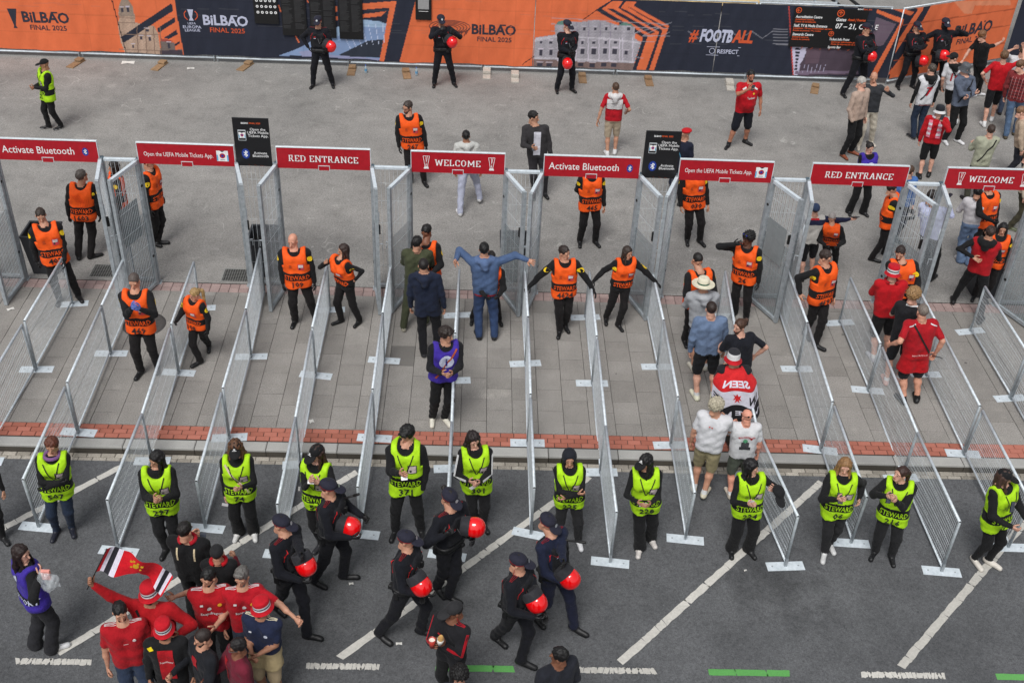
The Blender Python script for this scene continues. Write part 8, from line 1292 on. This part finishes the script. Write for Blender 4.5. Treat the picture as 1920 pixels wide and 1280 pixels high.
{'label': 'officer in dark uniform striding right, leftmost of the walking officers', 'b': (5.008, -1.915), 'z': -0.13, 'top': (4.967, -1.778, 1.717), 'fl': (5.251, -2.132, -0.13), 'fr': (4.764, -1.697, -0.13), 'yaw': 62, 'look': (75, 22), 'armL': (5.246, -2.215, 1.483), 'armR': 'helmet', 'police': 1, 'stripes': (150, 22, 28), 'top_c': (16, 18, 26), 'bot_c': (15, 16, 23), 'jacket': 1, 'bulk': 1.09, 'glove': (20, 20, 22), 'hat': ('pcap', (34, 34, 48)), 'hair': 'buzz', 'hair_c': (30, 24, 20), 'hem': 0.535, 'boots': 1, 'shoe': (16, 16, 18), 'sole': (16, 16, 18), 'skin': (186, 140, 116), 'group': 'officers in dark uniforms', 'heelL': 0},
{'label': 'person in dark police uniform walking right, baton sticking out behind the shoulder', 'b': (5.417, -1.161), 'z': -0.13, 'top': (5.476, -1.142, 1.747), 'fl': (5.613, -1.094, -0.13), 'fr': (5.221, -1.229, -0.13), 'yaw': 75, 'look': (85, 20), 'armL': 'helmet', 'armR': 'helmet', 'police': 1, 'stripes': (150, 22, 28), 'top_c': (16, 18, 26), 'bot_c': (15, 16, 23), 'jacket': 1, 'bulk': 1.09, 'glove': (20, 20, 22), 'hat': ('pcap', (34, 34, 48)), 'hair': 'buzz', 'hair_c': (30, 24, 20), 'hem': 0.535, 'boots': 1, 'shoe': (16, 16, 18), 'sole': (16, 16, 18), 'skin': (186, 140, 116), 'group': 'officers in dark uniforms'},
{'label': 'person in dark police uniform carrying a red helmet low at the side, walking right', 'b': (6.45, -2.107), 'z': -0.13, 'top': (6.519, -2.005, 1.723), 'fl': (6.721, -2.057, -0.13), 'fr': (6.179, -2.156, -0.13), 'yaw': 68, 'look': (80, 18), 'armL': (6.714, -2.257, 0.688), 'armR': 'helmet', 'police': 1, 'stripes': (150, 22, 28), 'top_c': (16, 18, 26), 'bot_c': (15, 16, 23), 'jacket': 1, 'bulk': 1.09, 'glove': (20, 20, 22), 'hat': ('pcap', (34, 34, 48)), 'hair': 'buzz', 'hair_c': (30, 24, 20), 'hem': 0.535, 'boots': 1, 'shoe': (16, 16, 18), 'sole': (16, 16, 18), 'skin': (186, 140, 116), 'group': 'officers in dark uniforms', 'heelL': 0.05, 'heelR': 0.05},
{'label': 'person with dark hair under the cap in police uniform, helmet tucked high under one arm', 'b': (6.97, -1.387), 'z': -0.13, 'top': (7.029, -1.296, 1.732), 'fl': (7.059, -1.451, -0.13), 'fr': (6.881, -1.323, -0.13), 'yaw': 45, 'look': (45, 35), 'armL': 'chest', 'armR': (6.949, -1.637, 1.296), 'police': 1, 'stripes': (150, 22, 28), 'top_c': (16, 18, 26), 'bot_c': (15, 16, 23), 'jacket': 1, 'bulk': 1.09, 'glove': (20, 20, 22), 'hat': ('pcap', (34, 34, 48)), 'hair': 'bun', 'hair_c': (30, 24, 20), 'hem': 0.535, 'boots': 1, 'shoe': (16, 16, 18), 'sole': (16, 16, 18), 'skin': (186, 140, 116), 'group': 'officers in dark uniforms'},
{'label': 'person in dark police uniform taking a long stride right in the foreground, bare forearm', 'b': (7.848, -2.34), 'z': -0.13, 'top': (7.885, -2.34, 1.714), 'fl': (8.019, -2.537, -0.13), 'fr': (7.678, -2.142, -0.13), 'yaw': 60, 'look': (80, 18), 'armL': (8.186, -2.59, 0.992), 'armR': 'helmet', 'police': 1, 'stripes': (150, 22, 28), 'top_c': (16, 18, 26), 'bot_c': (15, 16, 23), 'jacket': 1, 'bulk': 1.09, 'glove': (20, 20, 22), 'hat': ('pcap', (34, 34, 48)), 'hair': 'buzz', 'hair_c': (30, 24, 20), 'hem': 0.535, 'boots': 1, 'shoe': (16, 16, 18), 'sole': (16, 16, 18), 'skin': (186, 140, 116), 'group': 'officers in dark uniforms', 'heelL': 0.06},
{'label': 'person in navy police uniform with short sleeves looking down, rightmost of the walking officers', 'b': (8.464, -1.887), 'z': -0.13, 'top': (8.272, -1.664, 1.698), 'fl': (8.722, -1.971, -0.13), 'fr': (8.205, -1.802, -0.13), 'yaw': 48, 'look': (50, 35), 'armL': (8.429, -2.137, 1.393), 'armR': 'helmet', 'police': 1, 'stripes': (150, 22, 28), 'top_c': (22, 28, 50), 'bot_c': (22, 26, 46), 'jacket': 1, 'bulk': 1.09, 'glove': (20, 20, 22), 'hat': ('pcap', (34, 34, 48)), 'hair': 'buzz', 'hair_c': (30, 24, 20), 'hem': 0.535, 'boots': 1, 'shoe': (16, 16, 18), 'sole': (16, 16, 18), 'skin': (186, 140, 116), 'group': 'officers in dark uniforms', 'heelL': 0.05},
{'label': 'person with dark hair in a purple SUPPORT tabard holding a clear bag, seen from behind', 'b': (1.941, -2.343), 'z': -0.13, 'top': (1.966, -2.343, 1.699), 'fl': (1.82, -2.299, -0.13), 'fr': (2.062, -2.387, -0.13), 'yaw': 130, 'look': (75, 15), 'armR': (2.199, -2.543, 1.421), 'sex': 'f', 'hair': 'long', 'hair_c': (44, 28, 24), 'vest': 'purple', 'badge': 's', 'top_c': (20, 20, 22), 'bot': 'wide', 'bot_c': (34, 34, 38), 'skin': (198, 154, 134), 'shoe': (212, 212, 214), 'sole': (212, 212, 214), 'jacket': 1},
{'label': 'person in a black sweater with pale tote straps looking at a phone, back turned', 'b': (3.786, -1.874), 'z': -0.13, 'top': (3.786, -1.874, 1.67), 'fl': (3.676, -1.865, -0.13), 'fr': (3.895, -1.884, -0.13), 'yaw': 175, 'look': (160, 15), 'armL': 'front', 'armR': (3.88, -1.674, 1.116), 'top_c': (20, 20, 22), 'bot_c': (22, 22, 24), 'hair': 'short', 'hair_c': (30, 24, 22), 'skin': (186, 140, 116), 'jacket': 1, 'bulk': 1.12, 'scarf': ((168, 19, 35), (226, 200, 206)), 'print': [('r', -0.06, 0.76, 0.012, 0.1, 180, (206, 190, 156)), ('r', 0.06, 0.76, 0.012, 0.1, 180, (206, 190, 156))]},
{'label': 'person in a black cap and red scarf with a black gilet, back turned', 'b': (4.197, -2.103), 'z': -0.13, 'top': (4.197, -2.103, 1.53), 'fl': (4.087, -2.107, -0.13), 'fr': (4.306, -2.099, -0.13), 'yaw': 182, 'look': (182, 12), 'armL': 'front', 'armR': 'front', 'top_c': (22, 22, 24), 'bot_c': (22, 22, 24), 'hair': 'buzz', 'hat': ('beanie', (34, 34, 36)), 'skin': (180, 136, 112), 'scarf': ((175, 16, 28), (175, 16, 28)), 'sleeve_c': (96, 20, 34)},
{'label': 'large person in a red jacket and red bucket hat waving a small flag', 'b': (3.603, -2.946), 'z': -0.13, 'top': (3.603, -2.946, 1.73), 'fl': (3.713, -2.956, -0.13), 'fr': (3.494, -2.936, -0.13), 'yaw': -5, 'look': (-15, 10), 'armL': (3.957, -3.246, 1.241), 'armR': (3.045, -3.046, 1.826), 'handR': 'grip', 'handL': 'relax', 'top_c': (168, 14, 24), 'bot_c': (24, 24, 28), 'hat': ('bucket', (184, 16, 32), (203, 203, 207), (30, 30, 46)), 'hair': 'buzz', 'beard': 1, 'skin': (156, 112, 88), 'jacket': 1, 'bulk': 1.25, 'hem': 0.5, 'strap': ((20, 20, 22), 1), 'poleR': (0.6, -0.2, -0.8)},
{'label': 'person with black hair in a red football shirt at the far left of the group', 'b': (3.343, -3.207), 'z': -0.13, 'top': (3.343, -3.207, 1.67), 'fl': (3.449, -3.178, -0.13), 'fr': (3.236, -3.235, -0.13), 'yaw': 15, 'look': (25, 25), 'top_c': (165, 16, 28), 'sleeve': 'short', 'bot_c': (44, 56, 78), 'hair': 'short', 'hair_c': (14, 12, 12), 'beard': 1, 'skin': (186, 140, 116), 'bulk': 1.1, 'stripes': (208, 203, 203), 'hem': 0.49, 'print': [('r', 0.0, 0.72, 0.03, 0.006, 0, (226, 180, 180)), ('d', 0.055, 0.755, 0.011, 0, (205, 189, 189))]},
{'label': 'person in a red bucket hat and open black jacket with yellow shoulders', 'b': (3.843, -3.358), 'z': -0.13, 'top': (3.843, -3.358, 1.59), 'fl': (3.953, -3.348, -0.13), 'fr': (3.733, -3.367, -0.13), 'yaw': 5, 'look': (0, 10), 'top_c': (20, 20, 22), 'bot_c': (20, 20, 22), 'hat': ('bucket', (184, 16, 32), (203, 203, 207), (30, 30, 46)), 'hair': 'buzz', 'beard': 1, 'skin': (156, 112, 88), 'jacket': 1, 'print': [('r', 0, 0.66, 0.1, 0.28, 0, (168, 16, 27), 0, 0.008), ('t', 'TeamViewer', 0.0, 0.69, 0.026, 0, (208, 198, 198), 0.09), ('r', -0.11, 0.8, 0.07, 0.03, 0, (232, 206, 30), 0.5)], 'hem': 0.47},
{'label': 'bearded person in a red football shirt reaching an arm over a neighbour', 'b': (4.204, -2.664), 'z': -0.13, 'top': (4.204, -2.664, 1.67), 'fl': (4.312, -2.641, -0.13), 'fr': (4.097, -2.687, -0.13), 'yaw': 12, 'look': (-30, 25), 'armL': 'clasp', 'armR': (3.789, -2.664, 1.228), 'handR': 'relax', 'top_c': (168, 16, 28), 'sleeve': 'short', 'bot_c': (22, 22, 24), 'hair': 'short', 'hair_c': (16, 14, 14), 'beard': 1, 'skin': (186, 140, 116), 'stripes': (212, 212, 214), 'hem': 0.48, 'print': [('t', 'Snapdragon', 0.0, 0.68, 0.032, 0, (212, 207, 207), 0.14, -0.1), ('d', -0.01, 0.72, 0.014, 0, (208, 201, 201)), ('d', 0.06, 0.755, 0.014, 0, (216, 160, 40)), ('r', -0.055, 0.765, 0.02, 0.014, 0, (208, 207, 207))], 'bulk': 1.08},
{'label': 'person with grey hair in a red football shirt stretching an arm to the right', 'b': (4.597, -2.646), 'z': -0.13, 'top': (4.597, -2.646, 1.67), 'fl': (4.705, -2.627, -0.13), 'fr': (4.488, -2.665, -0.13), 'yaw': 10, 'look': (-10, 22), 'armL': (5.274, -2.996, 1.257), 'handL': 'relax', 'top_c': (175, 16, 32), 'sleeve': 'short', 'bot_c': (52, 60, 76), 'hair': 'quiff', 'hair_c': (120, 116, 112), 'beard': 1, 'skin': (186, 140, 116), 'stripes': (212, 212, 214), 'hem': 0.48, 'print': [('t', 'Snapdragon', 0.01, 0.68, 0.032, 0, (212, 207, 207), 0.14), ('d', 0.0, 0.72, 0.014, 0, (208, 201, 201)), ('d', 0.055, 0.755, 0.014, 0, (216, 160, 40)), ('r', -0.055, 0.765, 0.02, 0.014, 0, (208, 207, 207))], 'poleL': (0.7, 0.2, -0.4)},
{'label': 'person in a red bucket hat and navy football shirt, beige jacket at the waist', 'b': (4.882, -3.042), 'z': -0.13, 'top': (4.882, -3.042, 1.63), 'fl': (4.988, -3.071, -0.13), 'fr': (4.775, -3.014, -0.13), 'yaw': -15, 'look': (-50, 10), 'armL': 'clasp', 'armR': 'clasp', 'top_c': (28, 36, 62), 'sleeve': 'short', 'bot': 'shorts', 'bot_c': (176, 156, 124), 'hat': ('bucket', (184, 16, 32), (203, 203, 207), (30, 30, 46)), 'hair': 'buzz', 'beard': 1, 'skin': (156, 112, 88), 'stripes': (226, 216, 186), 'hem': 0.4, 'dress': (0.55, (172, 154, 116)), 'flare': 0.03, 'bulk': 1.1, 'print': [('d', 0.055, 0.75, 0.014, 0, (190, 196, 210)), ('r', -0.055, 0.765, 0.02, 0.014, 0, (198, 198, 203))]},
{'label': 'balding person with a beard in a black jacket over a red shirt, facing left', 'b': (4.285, -3.467), 'z': -0.13, 'top': (4.285, -3.467, 1.57), 'fl': (4.355, -3.552, -0.13), 'fr': (4.214, -3.383, -0.13), 'yaw': -50, 'look': (-65, 20), 'armL': 'hold', 'armR': 'hold', 'top_c': (22, 24, 30), 'bot_c': (22, 22, 24), 'hair': 'buzz', 'hair_c': (54, 42, 38), 'beard': 1, 'skin': (186, 140, 116), 'jacket': 1, 'print': [('r', 0, 0.74, 0.06, 0.1, 0, (172, 19, 32), 0, 0.008)]},
{'label': 'person with short dark hair and glasses in a maroon and grey jacket, facing left', 'b': (4.696, -3.562), 'z': -0.13, 'top': (4.696, -3.562, 1.55), 'fl': (4.751, -3.657, -0.13), 'fr': (4.641, -3.466, -0.13), 'yaw': -60, 'look': (-75, 15), 'armR': 'front', 'top_c': (104, 26, 44), 'bot_c': (22, 22, 24), 'hair': 'short', 'hair_c': (26, 20, 20), 'skin': (122, 82, 62), 'jacket': 1, 'acc': [('glasses', (90, 90, 90))], 'print': [('r', 0.02, 0.76, 0.1, 0.07, 180, (70, 66, 74)), ('r', -0.06, 0.7, 0.05, 0.2, 0, (172, 19, 32), 0, 0.008)]},
{'label': 'person in a black cap and black tracksuit holding a cup and a sandwich', 'b': (7.09, -3.047), 'z': -0.13, 'top': (7.09, -3.047, 1.63), 'fl': (7.18, -3.11, -0.13), 'fr': (7.0, -2.983, -0.13), 'yaw': -35, 'look': (-70, 25), 'armL': (7.003, -3.297, 1.193), 'armR': (6.88, -3.297, 1.218), 'top_c': (26, 26, 30), 'bot_c': (20, 20, 22), 'hair': 'buzz', 'hat': ('cap', (40, 40, 42)), 'skin': (122, 82, 62), 'jacket': 1, 'stripes': (175, 16, 35), 'armstripe': (184, 16, 35), 'hem': 0.47, 'print': [('d', -0.05, 0.75, 0.012, 0, (172, 19, 32))]},
{'label': 'person with dark curly hair, only the head top in view at the bottom edge', 'b': (7.198, -3.934), 'z': -0.13, 'top': (7.198, -3.934, 1.57), 'fl': (7.308, -3.934, -0.13), 'fr': (7.088, -3.934, -0.13), 'yaw': 0, 'look': (0, 10), 'top_c': (30, 34, 50), 'bot_c': (20, 20, 22), 'hair': 'curly', 'hair_c': (18, 14, 14), 'skin': (180, 136, 112)},
{'label': 'person with dark hair in a black puffer gilet over purple sleeves at the bottom edge', 'b': (8.292, -3.664), 'z': -0.13, 'top': (8.292, -3.664, 1.63), 'fl': (8.197, -3.719, -0.13), 'fr': (8.387, -3.609, -0.13), 'yaw': -150, 'look': (-110, 10), 'armL': 'pocket', 'armR': 'pocket', 'top_c': (30, 32, 40), 'bot_c': (20, 20, 22), 'hair': 'short', 'hair_c': (16, 14, 14), 'skin': (122, 82, 62), 'jacket': 1, 'bulk': 1.15, 'print': [('r', -0.02, 0.6, 0.2, 0.03, 180, (60, 50, 160))]}]
for P in PEOPLE: person(P)
for h_ in [((3.604, 14.766, 1.157), (0.8, -0.4, -0.3), 'red helmet with dark neck guard carried by the officer with a hand on hip'), ((6.537, 15.045, 1.26), (0.6, -0.6, -0.3), 'red helmet with dark neck guard carried by the officer covering his mouth'), ((9.392, 14.877, 0.881), (0.05, -1.0, -0.3), 'red helmet with dark neck guard carried by the officer before the theatre print'), ((17.041, 15.42, 1.111), (0.8, -0.4, 0.1), 'red helmet with dark neck guard carried by the officer beside the direction sign'), ((18.566, 15.894, 0.859), (0.8, -0.5, 0.1), 'red helmet with dark neck guard of the middle officer of three on the right'), ((19.005, 15.755, 1.073), (0.7, -0.5, 0.15), 'red helmet with dark neck guard carried by the officer with a covered face'), ((5.271, -2.165, 1.281), (0.4, -0.4, -0.7), 'red helmet with dark neck guard carried by the leftmost walking officer'), ((5.716, -1.311, 1.086), (0.95, -0.2, -0.15), 'red helmet with dark neck guard of the walking officer with a shoulder baton'), ((6.686, -2.307, 1.114), (0.5, -0.4, -0.6), 'red helmet with dark neck guard of the officer striding in the middle'), ((7.325, -1.487, 1.298), (0.95, -0.15, 0.0), 'red helmet with dark neck guard carried by the officer right of the steward numbered 371'), ((8.097, -2.54, 1.116), (0.45, -0.4, -0.6), 'red helmet with dark neck guard carried by the officer nearest the bottom edge'), ((8.528, -2.087, 1.046), (0.6, -0.35, -0.5), 'red helmet with dark neck guard carried by the rightmost walking officer')]: helmet(*h_)
# ------------------------------------------------------------------ things people hold
def phone(loc, rot, label, m=None):
    t = tag(empty('phone', loc), label, 'phone'); t.rotation_euler = rot; b = MB(); b.box(-.037, .037, -.005, .005, -.075, .075, plain((24, 24, 28), .3, 0, 'phone_case'), .002); b.build('case', t)
    b = MB(); b.box(-.033, .033, -.0065, -.0052, -.070, .070, m or plain((70, 74, 84), .1, 0, 'phone_screen')); b.build('screen', t)
def card(loc, rot, label, w_=.085, h=.055):
    b = MB(); b.box(-w_ / 2, w_ / 2, -.0015, .0015, -h / 2, h / 2, plain((226, 224, 226), .5, 0, 'white_card')); o = b.build('card', None, loc, rot); tag(o, label, 'card')
PR = [('phone', (13.324, 11.915, 1.662), (0.2, 0, 0.2), 'black phone held up by the heavy person in a red shirt'), ('phone', (8.377, 9.309, 1.322), (-1.0, 0, 0.2), 'phone in the hand of the person in a grey zip jacket'), ('phone', (17.237, 10.793, 1.6), (0.2, 0, 0.1), 'phone held up by the fan in the black and white hat'), ('phone', (15.94, 6.61, 1.933), (0.2, 0.4, 0.0), 'phone held up beside the last open gate'), ('phone', (14.401, 6.853, 1.304), (1.2, 0, 0.6), 'black phone in the outstretched hand of the man in a navy cap'), ('phone', (3.926, -1.724, 1.254), (-0.7, 0.2, 0.1), 'phone with a bright screen held by the person in black'), ('phone', (14.817, 2.923, 0.956), (1.2, 0.6, 0.4), 'dark phone held low by the man with a jacket round his waist'), ('card', (3.188, -0.996, 1.186), (-0.9, 0.1, 0.2), 'small white card in the hands of steward 297'), ('card', (6.384, -0.677, 1.371), (-0.9, -0.1, 0.1), 'small white card held by steward 371'), ('card', (3.888, -0.43, 0.573), (0.1, 0.2, 0.0), 'small white card hanging from the hand of steward 74'), ('slip', (7.302, -0.445, 1.015), (0.2, 0.7, 0.0), 'folded white slip held by steward 301'), ('slip', (9.6, -0.762, 1.056), (0.1, 1.2, 0.0), 'folded white slip in the hands of the smiling steward 228'), ('card', (11.023, -0.836, 1.227), (0.1, 0.2, 0.1), 'white card held to the chest by steward 224'), ('phone', (12.225, -0.797, 1.283), (-0.9, 0.2, 0.1), 'phone in the hand of steward 06'), ('phone', (12.843, -0.881, 1.391), (-0.4, 0.3, 0.2), 'pale phone held by steward 216'), ('phone', (14.486, -0.973, 1.36), (-0.4, 0.3, 0.4), 'phone held by steward 27 at the right edge'), ('card', (5.183, -0.894, 1.47), (-1.0, 0.1, 0.0), 'white card in the hands of the steward behind an officer'), ('cap', (11.315, -0.776, 1.227), (0.3, 0.3, 0.3), 'black cap dangling from the hand of steward 224'), ('baton', (5.629, -1.041, 1.328), (0.3, 0.9, 0.0), 'black baton sticking up behind the shoulder of an officer'), ('baton', (8.471, -1.737, 1.355), (0.2, 1.5, 0.0), 'black baton held across the back of the rightmost officer'), ('cup', (6.871, -3.377, 1.343), (0, 0, 0), 'cup of foaming drink held by the man in the black tracksuit'), ('bread', (6.969, -3.407, 1.438), (0.2, 0.1, 0), 'half wrapped sandwich held by the man in the black tracksuit'), ('bag', (2.306, -2.593, 1.442), (0, 0, 0.2), 'crumpled clear plastic bag of leaflets held by the person in purple')]
for k, loc, rot, lb in PR:
    if k == 'phone': phone(loc, rot, lb)
    elif k == 'card': card(loc, rot, lb)
    elif k == 'slip': card(loc, rot, lb, .05, .12)
    elif k == 'baton':
        t = tag(empty('baton', loc), lb, 'baton'); t.rotation_euler = rot; b = MB(); b.tube([(0, 0, -.26), (0, 0, .20)], .014, DKP, 10); b.build('shaft', t); b = MB(); b.lathe([(.014, .17), (.019, .175), (.019, .25), (.016, .27), (0, .272)], DKP, 12); b.build('grip', t)
    elif k == 'cap':
        t = link('cap', hat_mesh('cap', (24, 24, 26)), None, loc, rot); tag(t, lb, 'cap')
    elif k == 'cup':
        t = tag(empty('drink_cup', loc), lb, 'cup'); b = MB(); b.lathe([(0, -.07), (.030, -.07), (.042, .06), (.039, .06), (.030, -.05)], plain((176, 60, 50), .3, 0, 'cup_side'), 18); b.build('wall', t); b = MB(); b.lathe([(0, .042), (.037, .04)], plain((236, 228, 214), .6, 0, 'foam'), 18); b.build('foam', t)
    elif k == 'bread':
        t = tag(empty('sandwich', loc), lb, 'sandwich'); t.rotation_euler = rot; V, Q = ell_mesh((0, 0, 0), (.036, .03, .10), None, .008); b = MB(); b.add(V.tolist(), Q.tolist(), cloth((206, 160, 96), .8, 'crust'), True); b.build('bread', t)
        b = MB(); b.tube([(0, 0, -.13), (0, 0, -.05), (0, 0, .0)], .036, M_PAP, 8, rs=[.016, .038, .041]); b.build('wrapper', t)
    elif k == 'bag':
        t = tag(empty('clear_bag', loc), lb, 'bag'); F = Field((-.22, -.16, -.30), (.22, .16, .20), .016); X, Y, Z = F.pts((slice(None),) * 3); d = d_ell(X, Y, Z, (0, 0, -.06), (.13, .07, .17)) + .014 * nz3(X, Y, Z, 28, .4) + .006 * nz3(X, Y, Z, 60, 1.4); V, Q = surface_nets(d.astype(np.float32), F.lo, F.h)
        o = link('film', np_mesh('film', V, Q, [plain((206, 212, 216), .12, 0, 'clear_film', .6, .42)]), t); b = MB(); b.box(-.05, .05, -.02, .02, -.02, .12, plain((226, 150, 138), .6, 0, 'pink_leaflets'), .004); b.build('leaflets', t)
# small waving flag
FT, FB = [(3.285, -3.046, 2.415), (3.465, -3.046, 2.378), (3.632, -3.046, 2.324), (3.83, -3.046, 2.151), (3.938, -3.046, 1.946)], [(3.074, -3.046, 1.992), (3.308, -3.046, 2.016), (3.596, -3.046, 2.084), (3.685, -3.046, 1.834), (3.784, -3.046, 1.686)]
def poly_at(P_, t): q = t * (len(P_) - 1); i = min(int(q), len(P_) - 2); return Vector(P_[i]).lerp(Vector(P_[i + 1]), q - i)
fl = tag(empty('waving_flag', FB[0]), 'small red flag with black and white bands waved by the man in the bucket hat', 'flag'); b = MB(); n, m_ = 40, 8
fr_, fw_, fk = cloth((206, 18, 34), .7, 'flag_red'), cloth((222, 216, 230), .7, 'flag_white'), cloth((34, 34, 42), .7, 'flag_black')
def frow(t, v): a = poly_at(FT, t); c = poly_at(FB, t); p = a.lerp(c, v); return p + Vector((0, .05 * math.sin(t * 9 + v * 1.5) + .02 * math.sin(t * 21), .0)) - Vector(FB[0])
for i in range(n):
    t0, t1 = i / n, (i + 1) / n; tm = (t0 + t1) / 2; mt = fr_
    for (a, e, q) in ((.05, .10, fw_), (.10, .18, fk), (.18, .25, fw_), (.80, .85, fw_), (.85, .92, fk), (.92, .965, fw_)):
        if a <= tm < e: mt = q
    for j in range(m_): b.add([frow(t0, j / m_), frow(t1, j / m_), frow(t1, (j + 1) / m_), frow(t0, (j + 1) / m_)], [(0, 1, 2, 3)], mt, True)
b.build('cloth', fl); gy = plain((206, 160, 30), .6, 0, 'flag_gold')
b = MB()
for (t, v, r_) in ((.47, .45, .035), (.40, .30, .018), (.44, .22, .016), (.50, .25, .016), (.55, .33, .018), (.41, .55, .014), (.53, .60, .014)):
    for sg in (-1, 1): c = frow(t, v); b.add([c + Vector((r_ * math.cos(a), -.008 * sg, r_ * math.sin(a))) for a in np.linspace(0, 2 * math.pi, 9)[:-1]], [tuple(range(8))], gy)
b.build('crest', fl); b = MB(); st = Vector(FT[0]) - Vector(FB[0]); b.tube([-st * .55, st * 1.02], .006, DKP, 6); b.build('stick', fl)
# flag worn round the shoulders
FP = {'b': (11.43, 1.744), 'top': (11.141, 1.744, 1.86)}; fb = Vector((FP['b'][0], FP['b'][1], 0)); H_ = FP['top'][2]
cape = tag(empty('draped_flag', fb), 'red, white and black flag with mirrored letters draped round the shoulders of a fan', 'flag'); n, m_ = 44, 30
def cap_p(u, v, off=0.0):     # u -1..1 round the back, v 0 top .. 1 hem
    a = u * 1.75; z = (.845 - v * (.50 - .05 * math.cos(u * 7))) * H_; r_ = .08 + .175 * min(1, v * 3.2) ** .6 + .05 * v + .014 * math.sin(u * 15 + v * 2) * v + off
    c_ = z / FP['top'][2]; return Vector((r_ * 1.22 * math.sin(a) + (FP['top'][0] - FP['b'][0]) * c_, -r_ * .80 * math.cos(a) - .02 + (FP['top'][1] - FP['b'][1]) * c_, z))
b = MB(); mats_ = (cloth((206, 36, 40), .8, 'cape_red'), cloth((218, 216, 228), .8, 'cape_white'), cloth((24, 24, 30), .8, 'cape_black'))
for i in range(n):
    for j in range(m_):
        u0, u1, v0, v1 = -1 + 2 * i / n, -1 + 2 * (i + 1) / n, j / m_, (j + 1) / m_; vm_ = (v0 + v1) / 2
        b.add([cap_p(u0, v0), cap_p(u1, v0), cap_p(u1, v1), cap_p(u0, v1)], [(0, 1, 2, 3)], mats_[0 if vm_ < .36 else (1 if vm_ < .68 else 2)], True)
b.build('cloth', cape); b = MB()
def cape_text(s_, uc, vc, size, wid, mat):
    v_, f_ = text2d(s_, 1.0, .035); wv = v_[:, 0].max() - v_[:, 0].min()
    P_ = [cap_p(uc - (p[0] / wv) * wid, vc - p[1] * size, .008) for p in v_]; b.add(P_, f_, mat)
cape_text('SEEN', .0, .23, .16, .80, mats_[1]); cape_text('UN', .52, .53, .20, .36, mats_[2]); cape_text('TE', -.55, .53, .20, .34, mats_[2]); cape_text("WE'VE MOV", .0, .84, .13, 1.5, mats_[1])
em = [(0, .10), (.03, .04), (.09, .07), (.06, 0), (.10, -.05), (.03, -.03), (.05, -.11), (0, -.06), (-.06, -.11), (-.03, -.02), (-.10, -.04), (-.05, .02), (-.09, .09), (-.03, .05)]
b.add([cap_p(x * 1.1, .52 - z * .95, .009) for x, z in em], [tuple(range(len(em)))], mats_[0]); b.build('lettering', cape)
